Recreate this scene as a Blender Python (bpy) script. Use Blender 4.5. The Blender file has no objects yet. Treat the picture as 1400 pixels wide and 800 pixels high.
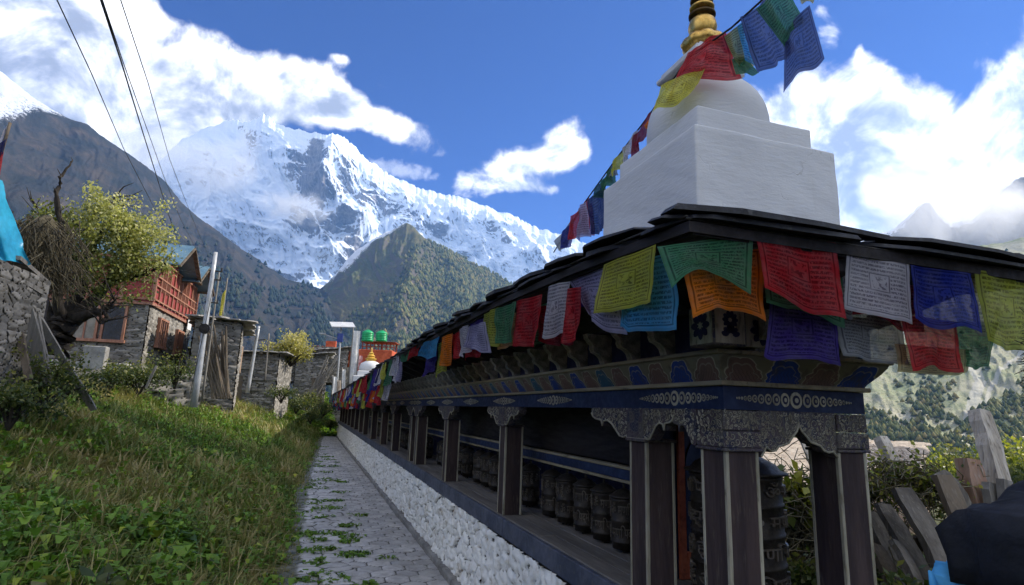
import bpy, math, random
import numpy as np
from mathutils import Vector, Matrix, Euler
R = math.radians
random.seed(7); RNG = np.random.default_rng(11)
SC = bpy.context.scene
COL = SC.collection
# ------------------------------------------------------------------ camera
CW = np.array([[0.94679426, 0.09345343, 0.30797253], [-0.32023748, 0.178198, 0.93042648], [0.03207146, -0.9795468, 0.19864413]])
F_PX = 799.0
cam = bpy.data.objects.new('camera', bpy.data.cameras.new('camera')); COL.objects.link(cam)
rt, dn, fw = CW[:, 0], CW[:, 1], CW[:, 2]
M3 = Matrix(((rt[0], -dn[0], -fw[0]), (rt[1], -dn[1], -fw[1]), (rt[2], -dn[2], -fw[2])))
cam.matrix_world = M3.to_4x4()
cam.data.sensor_width = 36.0; cam.data.lens = F_PX / 1400 * 36
cam.data.clip_start = 0.05; cam.data.clip_end = 60000
SC.camera = cam
# ------------------------------------------------------------------ light
SUN_EL, SUN_AZ = R(38), R(88)          # azimuth from +Y towards +X
S_DIR = Vector((math.cos(SUN_EL) * math.sin(SUN_AZ), math.cos(SUN_EL) * math.cos(SUN_AZ), math.sin(SUN_EL)))
sl = bpy.data.lights.new('sun', 'SUN'); sl.energy = 2.3; sl.angle = R(0.53); sl.color = (1.0, 0.93, 0.82)
so = bpy.data.objects.new('sun', sl); COL.objects.link(so)
so.rotation_euler = (-S_DIR).to_track_quat('-Z', 'Y').to_euler()
vs = SC.view_settings
vs.view_transform = 'Standard'; vs.look = 'None'; vs.gamma = 1.0; vs.use_curve_mapping = False
vs.exposure = 1.9
SC.cycles.use_denoising = True
SC.cycles.max_bounces = 6; SC.cycles.diffuse_bounces = 3; SC.cycles.glossy_bounces = 2
SC.cycles.transmission_bounces = 3; SC.cycles.transparent_max_bounces = 12; SC.cycles.volume_bounces = 2
SC.cycles.caustics_reflective = False; SC.cycles.caustics_refractive = False
SC.cycles.volume_step_rate = 1.0; SC.cycles.volume_max_steps = 64

def ray(px, py):
    v = np.array([px - 700.0, py - 400.0, F_PX]); return CW @ (v / np.linalg.norm(v))
def at(px, py, **k):
    r = ray(px, py)
    if 'x' in k: t = k['x'] / r[0]
    elif 'y' in k: t = k['y'] / r[1]
    elif 'z' in k: t = k['z'] / r[2]
    else: t = k['d'] / math.hypot(r[0], r[1])
    return Vector(r * t)
def azel(px, py):
    r = ray(px, py); return math.atan2(r[0], r[1]), math.atan2(r[2], math.hypot(r[0], r[1]))

# ------------------------------------------------------------------ node helpers
class NT:
    def __init__(s, tree): s.t = tree; s.n = tree.nodes; s.l = tree.links
    def put(s, v, sock):
        if isinstance(v, bpy.types.NodeSocket): s.l.new(v, sock)
        elif v is not None:
            if hasattr(sock.default_value, '__len__') and not hasattr(v, '__len__'): v = (v,) * len(sock.default_value)
            if hasattr(v, '__len__') and hasattr(sock.default_value, '__len__') and len(sock.default_value) == 4 and len(v) == 3: v = (*v, 1)
            sock.default_value = v
    def node(s, ty, ins=None, out=0, **props):
        nd = s.n.new(ty)
        for k, v in props.items(): setattr(nd, k, v)
        for k, v in (ins or {}).items(): s.put(v, nd.inputs[k])
        return nd.outputs[out]
    def m(s, op, a, b=None, c=None, clamp=False):
        nd = s.n.new('ShaderNodeMath'); nd.operation = op; nd.use_clamp = clamp
        s.put(a, nd.inputs[0])
        if b is not None: s.put(b, nd.inputs[1])
        if c is not None: s.put(c, nd.inputs[2])
        return nd.outputs[0]
    def vm(s, op, a, b=None, out=0):
        nd = s.n.new('ShaderNodeVectorMath'); nd.operation = op
        s.put(a, nd.inputs[0])
        if b is not None:
            if op == 'SCALE': s.put(b, nd.inputs[3])
            else: s.put(b, nd.inputs[1])
        return nd.outputs['Value'] if op in ('DOT_PRODUCT', 'LENGTH', 'DISTANCE') else nd.outputs[0]
    def mix(s, f, a, b, blend='MIX'):
        nd = s.n.new('ShaderNodeMix'); nd.data_type = 'RGBA'; nd.blend_type = blend
        s.put(f, nd.inputs[0]); s.put(a, nd.inputs[6]); s.put(b, nd.inputs[7]); return nd.outputs[2]
    def smooth(s, v, lo, hi, a=0.0, b=1.0):
        nd = s.n.new('ShaderNodeMapRange'); nd.interpolation_type = 'SMOOTHSTEP'
        s.put(v, nd.inputs[0]); s.put(lo, nd.inputs[1]); s.put(hi, nd.inputs[2]); s.put(a, nd.inputs[3]); s.put(b, nd.inputs[4]); return nd.outputs[0]
    def noise(s, vec, scale, detail=3, rough=.55, dist=0, out=0, dim='3D'):
        return s.node('ShaderNodeTexNoise', {'Vector': vec, 'Scale': scale, 'Detail': detail, 'Roughness': rough, 'Distortion': dist}, out, noise_dimensions=dim)
    def attr(s, name, out=2): return s.node('ShaderNodeAttribute', out=out, attribute_name=name)
    def ramp(s, f, stops):
        nd = s.n.new('ShaderNodeValToRGB'); cr = nd.color_ramp
        while len(cr.elements) < len(stops): cr.elements.new(.5)
        for e, (p, c) in zip(cr.elements, stops): e.position = p; e.color = (*c, 1)
        s.put(f, nd.inputs[0]); return nd.outputs[0]
    def bump(s, h, strength=.5, dist=.01, normal=None):
        return s.node('ShaderNodeBump', {'Height': h, 'Strength': strength, 'Distance': dist, 'Normal': normal})

MATS = {}
def new_mat(name):
    m = bpy.data.materials.new(name); m.use_nodes = True; m.node_tree.nodes.clear(); MATS[name] = m
    return m, NT(m.node_tree)
def finish(t, col, rough=.8, nrm=None, metal=0.0, spec=.5, alpha=None, extra=None):
    b = t.n.new('ShaderNodeBsdfPrincipled')
    t.put(col, b.inputs['Base Color']); t.put(rough, b.inputs['Roughness']); t.put(metal, b.inputs['Metallic'])
    t.put(spec, b.inputs['Specular IOR Level'])
    if nrm is not None: t.put(nrm, b.inputs['Normal'])
    if alpha is not None: t.put(alpha, b.inputs['Alpha'])
    for k, v in (extra or {}).items(): t.put(v, b.inputs[k])
    o = t.n.new('ShaderNodeOutputMaterial'); t.l.new(b.outputs[0], o.inputs[0]); return b, o
def rough_mat(name, c1, c2, scale=4, rough=.85, bump=.3, bdist=.01, detail=5, stretch=(1, 1, 1), metal=0, spec=.3, c3=None, coord='Object', fine=0):
    """two-tone weathered surface: noise mottling, a second finer layer of dirt and a bump"""
    m, t = new_mat(name)
    co = t.node('ShaderNodeTexCoord', out={'Object': 3, 'UV': 2, 'Generated': 0}[coord])
    v = t.vm('MULTIPLY', co, stretch)
    n1 = t.noise(v, scale, detail, .62, .3); n2 = t.noise(v, scale * 5.3, 4, .6)
    f = t.smooth(n1, .36, .64)
    col = t.mix(f, c1, c2)
    if c3: col = t.mix(t.m('MULTIPLY', t.smooth(n2, .55, .72), .75), col, c3)
    col = t.mix(t.smooth(n2, .3, .7, 0, .35), col, t.mix(1, col, (.45, .45, .45), 'MULTIPLY'))
    h = t.m('ADD', n1, t.m('MULTIPLY', n2, .5))
    finish(t, col, t.smooth(n2, .3, .7, max(rough - .12, 0), min(rough + .1, 1)), t.bump(h, bump, bdist), metal, spec)
    return m

# ------------------------------------------------------------------ numpy noise
def _h(ix, iy, seed):
    n = (ix.astype(np.int64) * 374761393 + iy.astype(np.int64) * 668265263 + seed * 982451653) & 0xffffffff
    n = ((n ^ (n >> 13)) * 1274126177) & 0xffffffff
    n = ((n ^ (n >> 16)) * 2246822519) & 0xffffffff
    return ((n ^ (n >> 15)) & 0xffffff) / float(0xffffff)
def vnoise(x, y, seed=0):
    x = np.asarray(x, float); y = np.asarray(y, float); x, y = np.broadcast_arrays(x, y)
    ix = np.floor(x); iy = np.floor(y); fx = x - ix; fy = y - iy
    u = fx * fx * fx * (fx * (fx * 6 - 15) + 10); v = fy * fy * fy * (fy * (fy * 6 - 15) + 10)
    a = _h(ix, iy, seed); b = _h(ix + 1, iy, seed); c = _h(ix, iy + 1, seed); d = _h(ix + 1, iy + 1, seed)
    return (a * (1 - u) + b * u) * (1 - v) + (c * (1 - u) + d * u) * v
def fbm(x, y, oct=5, seed=0, gain=.5, ridged=False):
    s = 0; a = 1; tot = 0; f = 1
    for o in range(oct):
        n = vnoise(x * f + o * 17.3, y * f - o * 9.1, seed + o)
        if ridged: n = (1 - np.abs(2 * n - 1)) ** 2
        s = s + n * a; tot += a; a *= gain; f *= 2.03
    return s / tot
def worley(x, y, seed=0, jit=.85, full=False):
    """F1, F2, id of the nearest cell"""
    x, y = np.broadcast_arrays(np.asarray(x, float), np.asarray(y, float))
    ix = np.floor(x); iy = np.floor(y)
    f1 = np.full(x.shape, 9.); f2 = np.full(x.shape, 9.); cid = np.zeros(x.shape); ox = np.zeros(x.shape); oy = np.zeros(x.shape)
    for dx in (-1, 0, 1):
        for dy in (-1, 0, 1):
            cx = ix + dx; cy = iy + dy
            qx = cx + .5 + (_h(cx, cy, seed) - .5) * jit; qy = cy + .5 + (_h(cx, cy, seed + 77) - .5) * jit
            d = np.hypot(qx - x, qy - y); i = _h(cx, cy, seed + 191)
            nf1 = d < f1
            f2 = np.where(nf1, f1, np.minimum(f2, d)); cid = np.where(nf1, i, cid); ox = np.where(nf1, x - qx, ox); oy = np.where(nf1, y - qy, oy); f1 = np.where(nf1, d, f1)
    return (f1, f2, cid, ox, oy) if full else (f1, f2, cid)
def sstep(x, a, b):
    t = np.clip((np.asarray(x, float) - a) / (b - a), 0, 1); return t * t * (3 - 2 * t)

# ------------------------------------------------------------------ mesh helpers
def tag(o, label=None, cat=None, group=None, kind=None):
    if label: o['label'] = label
    if cat: o['category'] = cat
    if group: o['group'] = group
    if kind: o['kind'] = kind
    return o
def link(name, me, mat=None, parent=None, smooth=False):
    o = bpy.data.objects.new(name, me); COL.objects.link(o)
    for mm in (mat if isinstance(mat, (list, tuple)) else [mat]):
        if mm is not None: me.materials.append(MATS[mm] if isinstance(mm, str) else mm)
    if parent is not None: o.parent = parent
    if smooth: me.polygons.foreach_set('use_smooth', [True] * len(me.polygons))
    return o
def np_mesh(name, V, Fc, attrs=None, uv=None, smooth=False):
    """V (n,3), Fc (m,k) with constant k; attrs: point float attributes; uv per vertex"""
    V = np.asarray(V, np.float32); Fc = np.asarray(Fc, np.int32); k = Fc.shape[1]
    me = bpy.data.meshes.new(name)
    me.vertices.add(len(V)); me.vertices.foreach_set('co', V.ravel())
    me.loops.add(Fc.size); me.loops.foreach_set('vertex_index', Fc.ravel())
    me.polygons.add(len(Fc)); me.polygons.foreach_set('loop_start', np.arange(0, Fc.size, k, dtype=np.int32))
    me.polygons.foreach_set('loop_total', np.full(len(Fc), k, np.int32))
    if smooth: me.polygons.foreach_set('use_smooth', np.ones(len(Fc), bool))
    for n, a in (attrs or {}).items():
        at_ = me.attributes.new(n, 'FLOAT', 'POINT'); at_.data.foreach_set('value', np.asarray(a, np.float32).ravel())
    if uv is not None:
        l = me.uv_layers.new(name='UVMap'); l.data.foreach_set('uv', np.asarray(uv, np.float32)[Fc.ravel()].ravel())
    me.update(calc_edges=True); me.validate(); return me
def grid_faces(nu, nv, wrap=False):
    """vertices indexed [i*nv + j], i<nu, j<nv"""
    i = np.arange(nu - (0 if wrap else 1)); j = np.arange(nv - 1)
    I, J = np.meshgrid(i, j, indexing='ij'); I2 = (I + 1) % nu
    return np.stack([I * nv + J, I2 * nv + J, I2 * nv + J + 1, I * nv + J + 1], -1).reshape(-1, 4)
class MB:
    """collects shapes, builds ONE mesh"""
    def __init__(s): s.v = []; s.f = []; s.u = []
    def add(s, vs, fs, M=None):
        o = len(s.v)
        s.v += [tuple(M @ Vector(p)) if M is not None else tuple(p) for p in vs]
        s.f += [tuple(o + i for i in q) for q in fs]; return s
    def box(s, c, size, rot=None, taper=1.0, bev=0.0):
        x, y, z = size[0] / 2, size[1] / 2, size[2] / 2; tp = taper
        M = Matrix.Translation(c) @ (rot.to_4x4() if rot is not None else Matrix())
        if bev > 0:
            vs = []
            b = min(bev, x * .49, y * .49, z * .49)
            import itertools
            idx = {}
            for sx in (-1, 1):
                for sy in (-1, 1):
                    for sz in (-1, 1):
                        k = tp if sz > 0 else 1
                        for a in range(3):
                            p = [sx * (x * k - b), sy * (y * k - b), sz * (z - b)]
                            p[a] += (sx, sy, sz)[a] * b
                            idx[(sx, sy, sz, a)] = len(vs); vs.append(p)
            fs = []
            g = lambda sx, sy, sz, a: idx[(sx, sy, sz, a)]
            for q in (-1, 1):
                for a in range(3):
                    o = [k for k in range(3) if k != a]
                    r = []
                    for (p1, p2) in ((-1, -1), (1, -1), (1, 1), (-1, 1)):
                        c3 = [0, 0, 0]; c3[a] = q; c3[o[0]] = p1; c3[o[1]] = p2; r.append(g(*c3, a))
                    fs.append(r)
            for a in range(3):          # edge quads, along axis a
                o = [k for k in range(3) if k != a]
                for p1 in (-1, 1):
                    for p2 in (-1, 1):
                        c1 = [0, 0, 0]; c2 = [0, 0, 0]; c1[a] = -1; c2[a] = 1
                        for cc in (c1, c2): cc[o[0]] = p1; cc[o[1]] = p2
                        fs.append([g(*c1, o[0]), g(*c2, o[0]), g(*c2, o[1]), g(*c1, o[1])])
            for sx in (-1, 1):
                for sy in (-1, 1):
                    for sz in (-1, 1): fs.append([g(sx, sy, sz, 0), g(sx, sy, sz, 1), g(sx, sy, sz, 2)])
            return s.add(vs, fs, M)
        vs = [(-x, -y, -z), (x, -y, -z), (x, y, -z), (-x, y, -z), (-x * tp, -y * tp, z), (x * tp, -y * tp, z), (x * tp, y * tp, z), (-x * tp, y * tp, z)]
        return s.add(vs, [(0, 3, 2, 1), (4, 5, 6, 7), (0, 1, 5, 4), (1, 2, 6, 5), (2, 3, 7, 6), (3, 0, 4, 7)], M)
    def bb(s, x0, x1, y0, y1, z0, z1, bev=0.0):
        return s.box(((x0 + x1) / 2, (y0 + y1) / 2, (z0 + z1) / 2), (abs(x1 - x0), abs(y1 - y0), abs(z1 - z0)), bev=bev)
    def beam(s, a, b, w, h, bev=0.0, up=(0, 0, 1), taper=1.0):
        a = Vector(a); b = Vector(b); d = b - a; q = d.normalized(); u = Vector(up)
        if abs(q.dot(u)) > .98: u = Vector((1, 0, 0))
        xx = q.cross(u).normalized(); yy = xx.cross(q).normalized()
        Rm = Matrix((xx, yy, q)).transposed()
        return s.box((a + b) / 2, (w, h, d.length), Rm, taper, bev)
    def tube(s, pts, rad, seg=8, cap=True):
        pts = [Vector(p) for p in pts]; n = len(pts); rs = rad if hasattr(rad, '__len__') else [rad] * n
        o = len(s.v); ref = None
        for i, p in enumerate(pts):
            d = (pts[min(i + 1, n - 1)] - pts[max(i - 1, 0)]).normalized()
            if ref is None: ref = Vector((0, 0, 1)) if abs(d.z) < .9 else Vector((1, 0, 0))
            xx = d.cross(ref).normalized(); yy = d.cross(xx).normalized(); ref = -yy if False else ref
            for k in range(seg):
                a = 2 * math.pi * k / seg; s.v.append(tuple(p + xx * (rs[i] * math.cos(a)) + yy * (rs[i] * math.sin(a))))
        for i in range(n - 1):
            for k in range(seg):
                k2 = (k + 1) % seg; s.f.append((o + i * seg + k, o + i * seg + k2, o + (i + 1) * seg + k2, o + (i + 1) * seg + k))
        if cap: s.f.append(tuple(o + k for k in range(seg))[::-1]); s.f.append(tuple(o + (n - 1) * seg + k for k in range(seg)))
        return s
    def lathe(s, prof, c=(0, 0, 0), seg=24, rfun=None):
        o = len(s.v); n = len(prof)
        for (r, z) in prof:
            for k in range(seg):
                a = 2 * math.pi * k / seg; rr = r * (rfun(a, z) if rfun else 1)
                s.v.append((c[0] + rr * math.cos(a), c[1] + rr * math.sin(a), c[2] + z))
        for i in range(n - 1):
            for k in range(seg):
                k2 = (k + 1) % seg; s.f.append((o + i * seg + k, o + i * seg + k2, o + (i + 1) * seg + k2, o + (i + 1) * seg + k))
        s.f.append(tuple(o + k for k in range(seg))[::-1]); s.f.append(tuple(o + (n - 1) * seg + k for k in range(seg)))
        return s
    def prism(s, poly, axis, a0, a1):
        """2-D outline extruded along an axis ('x': poly is (y,z); 'y': (x,z); 'z': (x,y))"""
        f = {'x': lambda p, a: (a, p[0], p[1]), 'y': lambda p, a: (p[0], a, p[1]), 'z': lambda p, a: (p[0], p[1], a)}[axis]
        o = len(s.v); n = len(poly)
        s.v += [f(p, a0) for p in poly] + [f(p, a1) for p in poly]
        s.f.append(tuple(range(o, o + n))[::-1]); s.f.append(tuple(range(o + n, o + 2 * n)))
        for i in range(n): j = (i + 1) % n; s.f.append((o + i, o + j, o + n + j, o + n + i))
        return s
    def build(s, name, mat, parent=None, smooth=False, loc=None, rot=None):
        import bmesh
        me = bpy.data.meshes.new(name); me.from_pydata(s.v, [], s.f)
        bm = bmesh.new(); bm.from_mesh(me); bmesh.ops.recalc_face_normals(bm, faces=bm.faces[:]); bm.to_mesh(me); bm.free()
        o = link(name, me, mat, parent, smooth)
        if loc is not None: o.location = loc
        if rot is not None: o.rotation_euler = rot
        if smooth:
            try: me.shade_auto_smooth  # not present in 4.5
            except AttributeError: pass
        return o
def empty(name, loc=(0, 0, 0), rz=0.0):
    o = bpy.data.objects.new(name, None); COL.objects.link(o); o.location = loc; o.rotation_euler = (0, 0, rz)
    o.empty_display_size = .1; return o
def copy_tree(o, parent=None):
    c = o.copy(); COL.objects.link(c); c.parent = parent
    for ch in [q for q in bpy.data.objects if q.parent == o]: copy_tree(ch, c)
    return c
# ------------------------------------------------------------------ world: Nishita sky and clouds laid out by azimuth and elevation
W = bpy.data.worlds.new('World'); SC.world = W; W.use_nodes = True; W.node_tree.nodes.clear()
t = NT(W.node_tree)
sky = t.n.new('ShaderNodeTexSky'); sky.sky_type = 'NISHITA'; sky.sun_disc = False
sky.sun_elevation = SUN_EL; sky.sun_rotation = SUN_AZ; sky.altitude = 3300; sky.air_density = 1.0; sky.dust_density = 0.3; sky.ozone_density = 2.5
skyc = t.mix(1, sky.outputs[0], (.003, .062, .215), 'MULTIPLY')
d = t.node('ShaderNodeTexCoord', out=0)
sx = t.n.new('ShaderNodeSeparateXYZ'); t.l.new(d, sx.inputs[0])
az = t.m('ARCTAN2', sx.outputs[0], sx.outputs[1]); el = t.m('ARCSINE', sx.outputs[2])
# warp the coordinates so that the banks get billowed edges
wn = t.node('ShaderNodeTexNoise', {'Vector': d, 'Scale': 5.5, 'Detail': 3, 'Roughness': .55}, 1)
ws = t.n.new('ShaderNodeSeparateXYZ'); t.l.new(wn, ws.inputs[0])
azw = t.m('ADD', az, t.m('MULTIPLY', t.m('SUBTRACT', ws.outputs[0], .5), .10))
elw = t.m('ADD', el, t.m('MULTIPLY', t.m('SUBTRACT', ws.outputs[1], .5), .10))
# cloud banks: pixel centre, half width, half height (px), tilt (deg), weight
BANKS = [(-60, 60, 230, 110, 0, 1.25), (90, 70, 120, 100, 20, 1.0), (40, 170, 120, 60, 0, .9), (190, 160, 130, 90, 15, 1.3), (285, 95, 48, 52, 0, 1.0),
         (240, 215, 120, 70, 20, 1.2), (330, 150, 110, 42, 5, 1.1), (410, 118, 62, 40, 20, 1.0), (465, 150, 60, 28, 12, 1.0), (540, 175, 60, 22, 14, 1.0),
         (530, 122, 24, 12, 5, .55), (700, 235, 62, 34, -15, 1.0), (775, 200, 42, 28, -35, .95), (725, 268, 70, 12, 0, .6), (762, 296, 26, 7, -5, .5),
         (640, 225, 26, 40, 10, .35), (472, 90, 16, 10, 0, .5), (205, 22, 30, 12, 25, .5), (560, 232, 40, 9, 5, .6),
         (1080, 160, 120, 75, 10, 1.1), (1180, 230, 160, 90, 5, 1.2), (1290, 270, 140, 110, 0, 1.3), (1370, 180, 100, 80, -35, 1.2), (1470, 130, 130, 110, -30, 1.2),
         (1205, 108, 30, 20, 10, .6), (1190, 85, 10, 14, 0, .45), (1130, 60, 30, 50, 20, .35), (1240, 190, 50, 20, 10, .6), (1100, 260, 120, 60, 0, 1.0), (1120, 10, 20, 16, 0, .4)]
acc = None
for (cx, cy, hw, hh, tilt, wgt) in BANKS:
    a0, e0 = azel(cx, cy)
    ax, ex = azel(cx + hw * math.cos(R(tilt)), cy + hw * math.sin(R(tilt))); ux, uy = ax - a0, ex - e0
    ay, ey = azel(cx - hh * math.sin(R(tilt)), cy + hh * math.cos(R(tilt))); vx, vy = ay - a0, ey - e0
    det = ux * vy - uy * vx
    da = t.m('SUBTRACT', azw, a0); de = t.m('SUBTRACT', elw, e0)
    p = t.m('ADD', t.m('MULTIPLY', da, vy / det), t.m('MULTIPLY', de, -vx / det))
    q = t.m('ADD', t.m('MULTIPLY', da, -uy / det), t.m('MULTIPLY', de, ux / det))
    g = t.m('MULTIPLY', t.m('POWER', 2.718, t.m('MULTIPLY', t.m('ADD', t.m('MULTIPLY', p, p), t.m('MULTIPLY', q, q)), -1.15)), wgt)
    acc = g if acc is None else t.m('ADD', acc, g)
acc = t.m('MINIMUM', acc, 1.35)
# unseen cloud cover added behind and above the camera to brighten the near scene
back = t.smooth(sx.outputs[1], .30, -.10); low = t.smooth(el, 3.0, 2.0)
nb = t.noise(d, 2.2, 4, .55)
acc = t.m('ADD', acc, t.m('MULTIPLY', t.m('MULTIPLY', back, low), t.smooth(nb, .25, .48, .5, 1.3)))
f1 = t.noise(d, 9.0, 9, .60, .4); f2 = t.noise(t.vm('ADD', d, (3.1, 1.7, .4)), 26.0, 6, .6, .5)
det_ = t.m('ADD', t.m('MULTIPLY', t.m('SUBTRACT', f1, .5), 1.75), t.m('MULTIPLY', t.m('SUBTRACT', f2, .5), .55))
dens = t.m('ADD', acc, det_)
alpha = t.smooth(dens, .42, .90)
core = t.smooth(dens, .7, 1.9)
# shade: the same billows read again a little way towards the sun give a lit and a shaded side
dsh = t.vm('ADD', d, (S_DIR.x * .02, S_DIR.y * .02, .03))
f1s = t.noise(dsh, 9.0, 9, .60, .4)
relief = t.m('MULTIPLY', t.m('SUBTRACT', f1, f1s), 2.8)
brt = t.m('ADD', t.m('SUBTRACT', .95, t.m('MULTIPLY', core, .42)), relief)
brt = t.m('MAXIMUM', t.m('MINIMUM', brt, 1.12), .42)
ccol = t.mix(t.smooth(brt, .45, .95), (.62, .67, .80), (1.0, .985, .965))
ccol = t.vm('SCALE', ccol, t.m('MULTIPLY', brt, 3.55))
fin = t.mix(alpha, skyc, ccol)
bg = t.n.new('ShaderNodeBackground'); t.l.new(fin, bg.inputs[0]); bg.inputs[1].default_value = .15
wo = t.n.new('ShaderNodeOutputWorld'); t.l.new(bg.outputs[0], wo.inputs[0])
W.cycles.sampling_method = 'MANUAL'; W.cycles.sample_map_resolution = 512
# ------------------------------------------------------------------ the ground: one sheet
def path_left(y): return np.interp(y, [-10, 6, 12, 19, 31, 34], [-.05, -.02, .04, .26, .66, .8])
def ground_h(x, y):
    x = np.asarray(x, float); y = np.asarray(y, float)
    u = np.clip(path_left(y) - x, 0, None)
    us = np.where(u < .25, u * u * 2, u - .125)
    left = 3.05 * (1 - np.exp(-(us * .52 / 3.05) ** 1.12)) + .02 * np.clip(us - 6, 0, 60)
    far = .30 * np.clip(y - 33.5, 0, 8) * sstep(x, 1.7, .7) * np.exp(-u / 2.2)
    n = (fbm(x * .55, y * .55, 4, 5) - .5) * .42 * sstep(u, 0.1, 1.2) + (fbm(x * 1.9, y * 1.9, 3, 9) - .5) * .10 * sstep(u, 0.05, .5)
    v = np.clip(x - 2.8, 0, None)
    right = -(.16 * np.clip(v - 1.5, 0, 40)) - .085 * np.clip(v - 41, 0, 650)
    right = right * sstep(y, -60, -5) + (fbm(x * .5, y * .5, 3, 15) - .5) * .25 * sstep(v, .2, 2)
    return -1.68 + left + far * 1.0 + n + right
def axis_pts(lo, hi, fine, growth, c0, c1):
    """spacing `fine` between c0 and c1, then growing geometrically out to lo / hi"""
    mid = list(np.arange(c0, c1, fine)); a = []; s = fine; p = c0
    while p > lo: s *= growth; p -= s; a.append(p)
    b = []; s = fine; p = mid[-1]
    while p < hi: s *= growth; p += s; b.append(p)
    return np.array(a[::-1] + mid + b)
gx = axis_pts(-9000, 9000, .14, 1.09, -6.5, 4.5); gy = axis_pts(-9000, 9000, .18, 1.07, 1.5, 36)
GX, GY = np.meshgrid(gx, gy, indexing='ij')
GZ = ground_h(GX, GY)
pathm = (GX > path_left(GY) - .02) & (GX < 1.62)
GZ = np.where(pathm & (GY < 34), np.minimum(GZ, -1.69), GZ)
me = np_mesh('ground', np.stack([GX, GY, GZ], -1).reshape(-1, 3), grid_faces(len(gx), len(gy)), smooth=True)
m, t = new_mat('soil')
co = t.node('ShaderNodeTexCoord', out=3)
n1 = t.noise(co, .9, 6, .6); n2 = t.noise(co, 9, 5, .6)
c = t.mix(t.smooth(n1, .4, .62), (.050, .055, .022), (.085, .070, .040)); c = t.mix(t.smooth(n2, .45, .7, 0, .6), c, (.040, .058, .016))
finish(t, c, .95, t.bump(n2, .6, .05), spec=.1)
g = link('ground', me, 'soil'); tag(g, kind='structure')

# ------------------------------------------------------------------ mountains
def seg_dist(px, py, poly):
    """distance of points to a polyline, and the position 0..1 along it"""
    best = np.full(px.shape, 1e9); pos = np.zeros(px.shape); side = np.zeros(px.shape); n = len(poly) - 1
    for i in range(n):
        ax_, ay_ = poly[i]; bx_, by_ = poly[i + 1]; dx, dy = bx_ - ax_, by_ - ay_
        tt = np.clip(((px - ax_) * dx + (py - ay_) * dy) / (dx * dx + dy * dy), 0, 1)
        dd = np.hypot(px - ax_ - tt * dx, py - ay_ - tt * dy)
        k = dd < best; best = np.where(k, dd, best); pos = np.where(k, (i + tt) / n, pos)
    return best, pos
KX = 799.0                            # one radian of bearing in relief units
def mountain(name, mat, ridge, D, front, z0, nu, nv, ribs=(), amp=.02, freq=26, ridged=True, seed=1, jag=3.0, prof=1.0, back=.25, attrs=None, dfun=None, vamp=0.5, skew=0.0, bands=0.0, fine=.28):
    """ridge: skyline points (px); turned into bearing and height at distance D. The front slope runs down towards the viewer over `front` metres."""
    az_, el_ = zip(*[azel(*p) for p in ridge]); az_ = np.array(az_); el_ = np.array(el_)
    A = np.linspace(az_[0], az_[-1], nu)
    E = np.interp(A, az_, el_)
    E = E + (fbm(A * KX * .06, A * 0 + seed, 5, seed, .55) - .5) * jag * 2 / KX + (fbm(A * KX * .3, A * 0 + seed, 4, seed + 5, .6) - .5) * jag * .9 / KX
    Dr = np.full(nu, float(D)) if dfun is None else dfun(A)
    T = np.concatenate([-np.linspace(1, 0, 7)[:-1], np.linspace(0, 1, nv) ** 1.15])
    AA, TT = np.meshgrid(A, T, indexing='ij'); EE = E[:, None] + TT * 0; DD = Dr[:, None] + TT * 0
    zr = DD * np.tan(EE); tf = np.clip(TT, 0, 1); tb = np.clip(-TT, 0, 1)
    Z = np.where(TT >= 0, z0 + (zr - z0) * (1 - tf) ** prof, z0 + (zr - z0) * (1 - tb))
    Rr = DD - tf * front + tb * back * DD
    # nominal bearing/elevation of each vertex, in relief units
    U = AA * KX; Vv = np.arctan2(Z, Rr) * KX
    Us = U + skew * Vv + (fbm(U * .02, Vv * .02, 3, seed + 31) - .5) * 70
    n = fbm(Us * freq / 799 + seed * 3.3, Vv * freq / 799 * .8, 7, seed, .52, ridged)
    n2 = fbm(Us * freq / 199 + Vv * freq / 500, Vv * freq / 399, 5, seed + 9, .55, True)
    env = sstep(tf, 0, .05) * (1 - sstep(tf, .9, 1)) 
    env = sstep(tf, .0, .16) * (1 - sstep(tf, .9, 1)); env2 = sstep(tf, .0, .05) * (1 - sstep(tf, .9, 1))
    disp = (n - .5) * amp * D * env + (n2 - .5) * amp * fine * D * env
    if bands: disp = disp + bands * D * env * (fbm(U * .012, Vv * .075 + fbm(U * .02, Vv * .02, 2, 5) * 2, 4, seed + 41) - .5)
    for (poly, w, a) in ribs:
        pp = [(azel(*q)[0] * KX, azel(*q)[1] * KX) for q in poly]
        dd, ps = seg_dist(U, Vv, pp)
        wob = 1 + .5 * (fbm(U * .05, Vv * .05, 3, seed + 3) - .5)
        disp = disp + a * D * np.exp(-np.abs(dd / (w * wob)) ** 1.3) * (.35 * env2 + .65 * env)
    th = np.arctan2(zr - z0, front); Rr = Rr - disp * np.sin(th); Z = Z + disp * np.cos(th) * vamp * 2
    V = np.stack([Rr * np.sin(AA), Rr * np.cos(AA), Z], -1).reshape(-1, 3)
    at_ = {}
    if attrs:
        for k, fn in attrs.items(): at_[k] = fn(U, Vv, TT, n).ravel()
    me = np_mesh(name, V, grid_faces(nu, len(T)), at_, smooth=True)
    o = link(name, me, mat); return tag(o, kind='structure'), (A, T, V.reshape(nu, len(T), 3))
def rel(px, py):
    a, e = azel(px, py); return a * KX, e * KX
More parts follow.
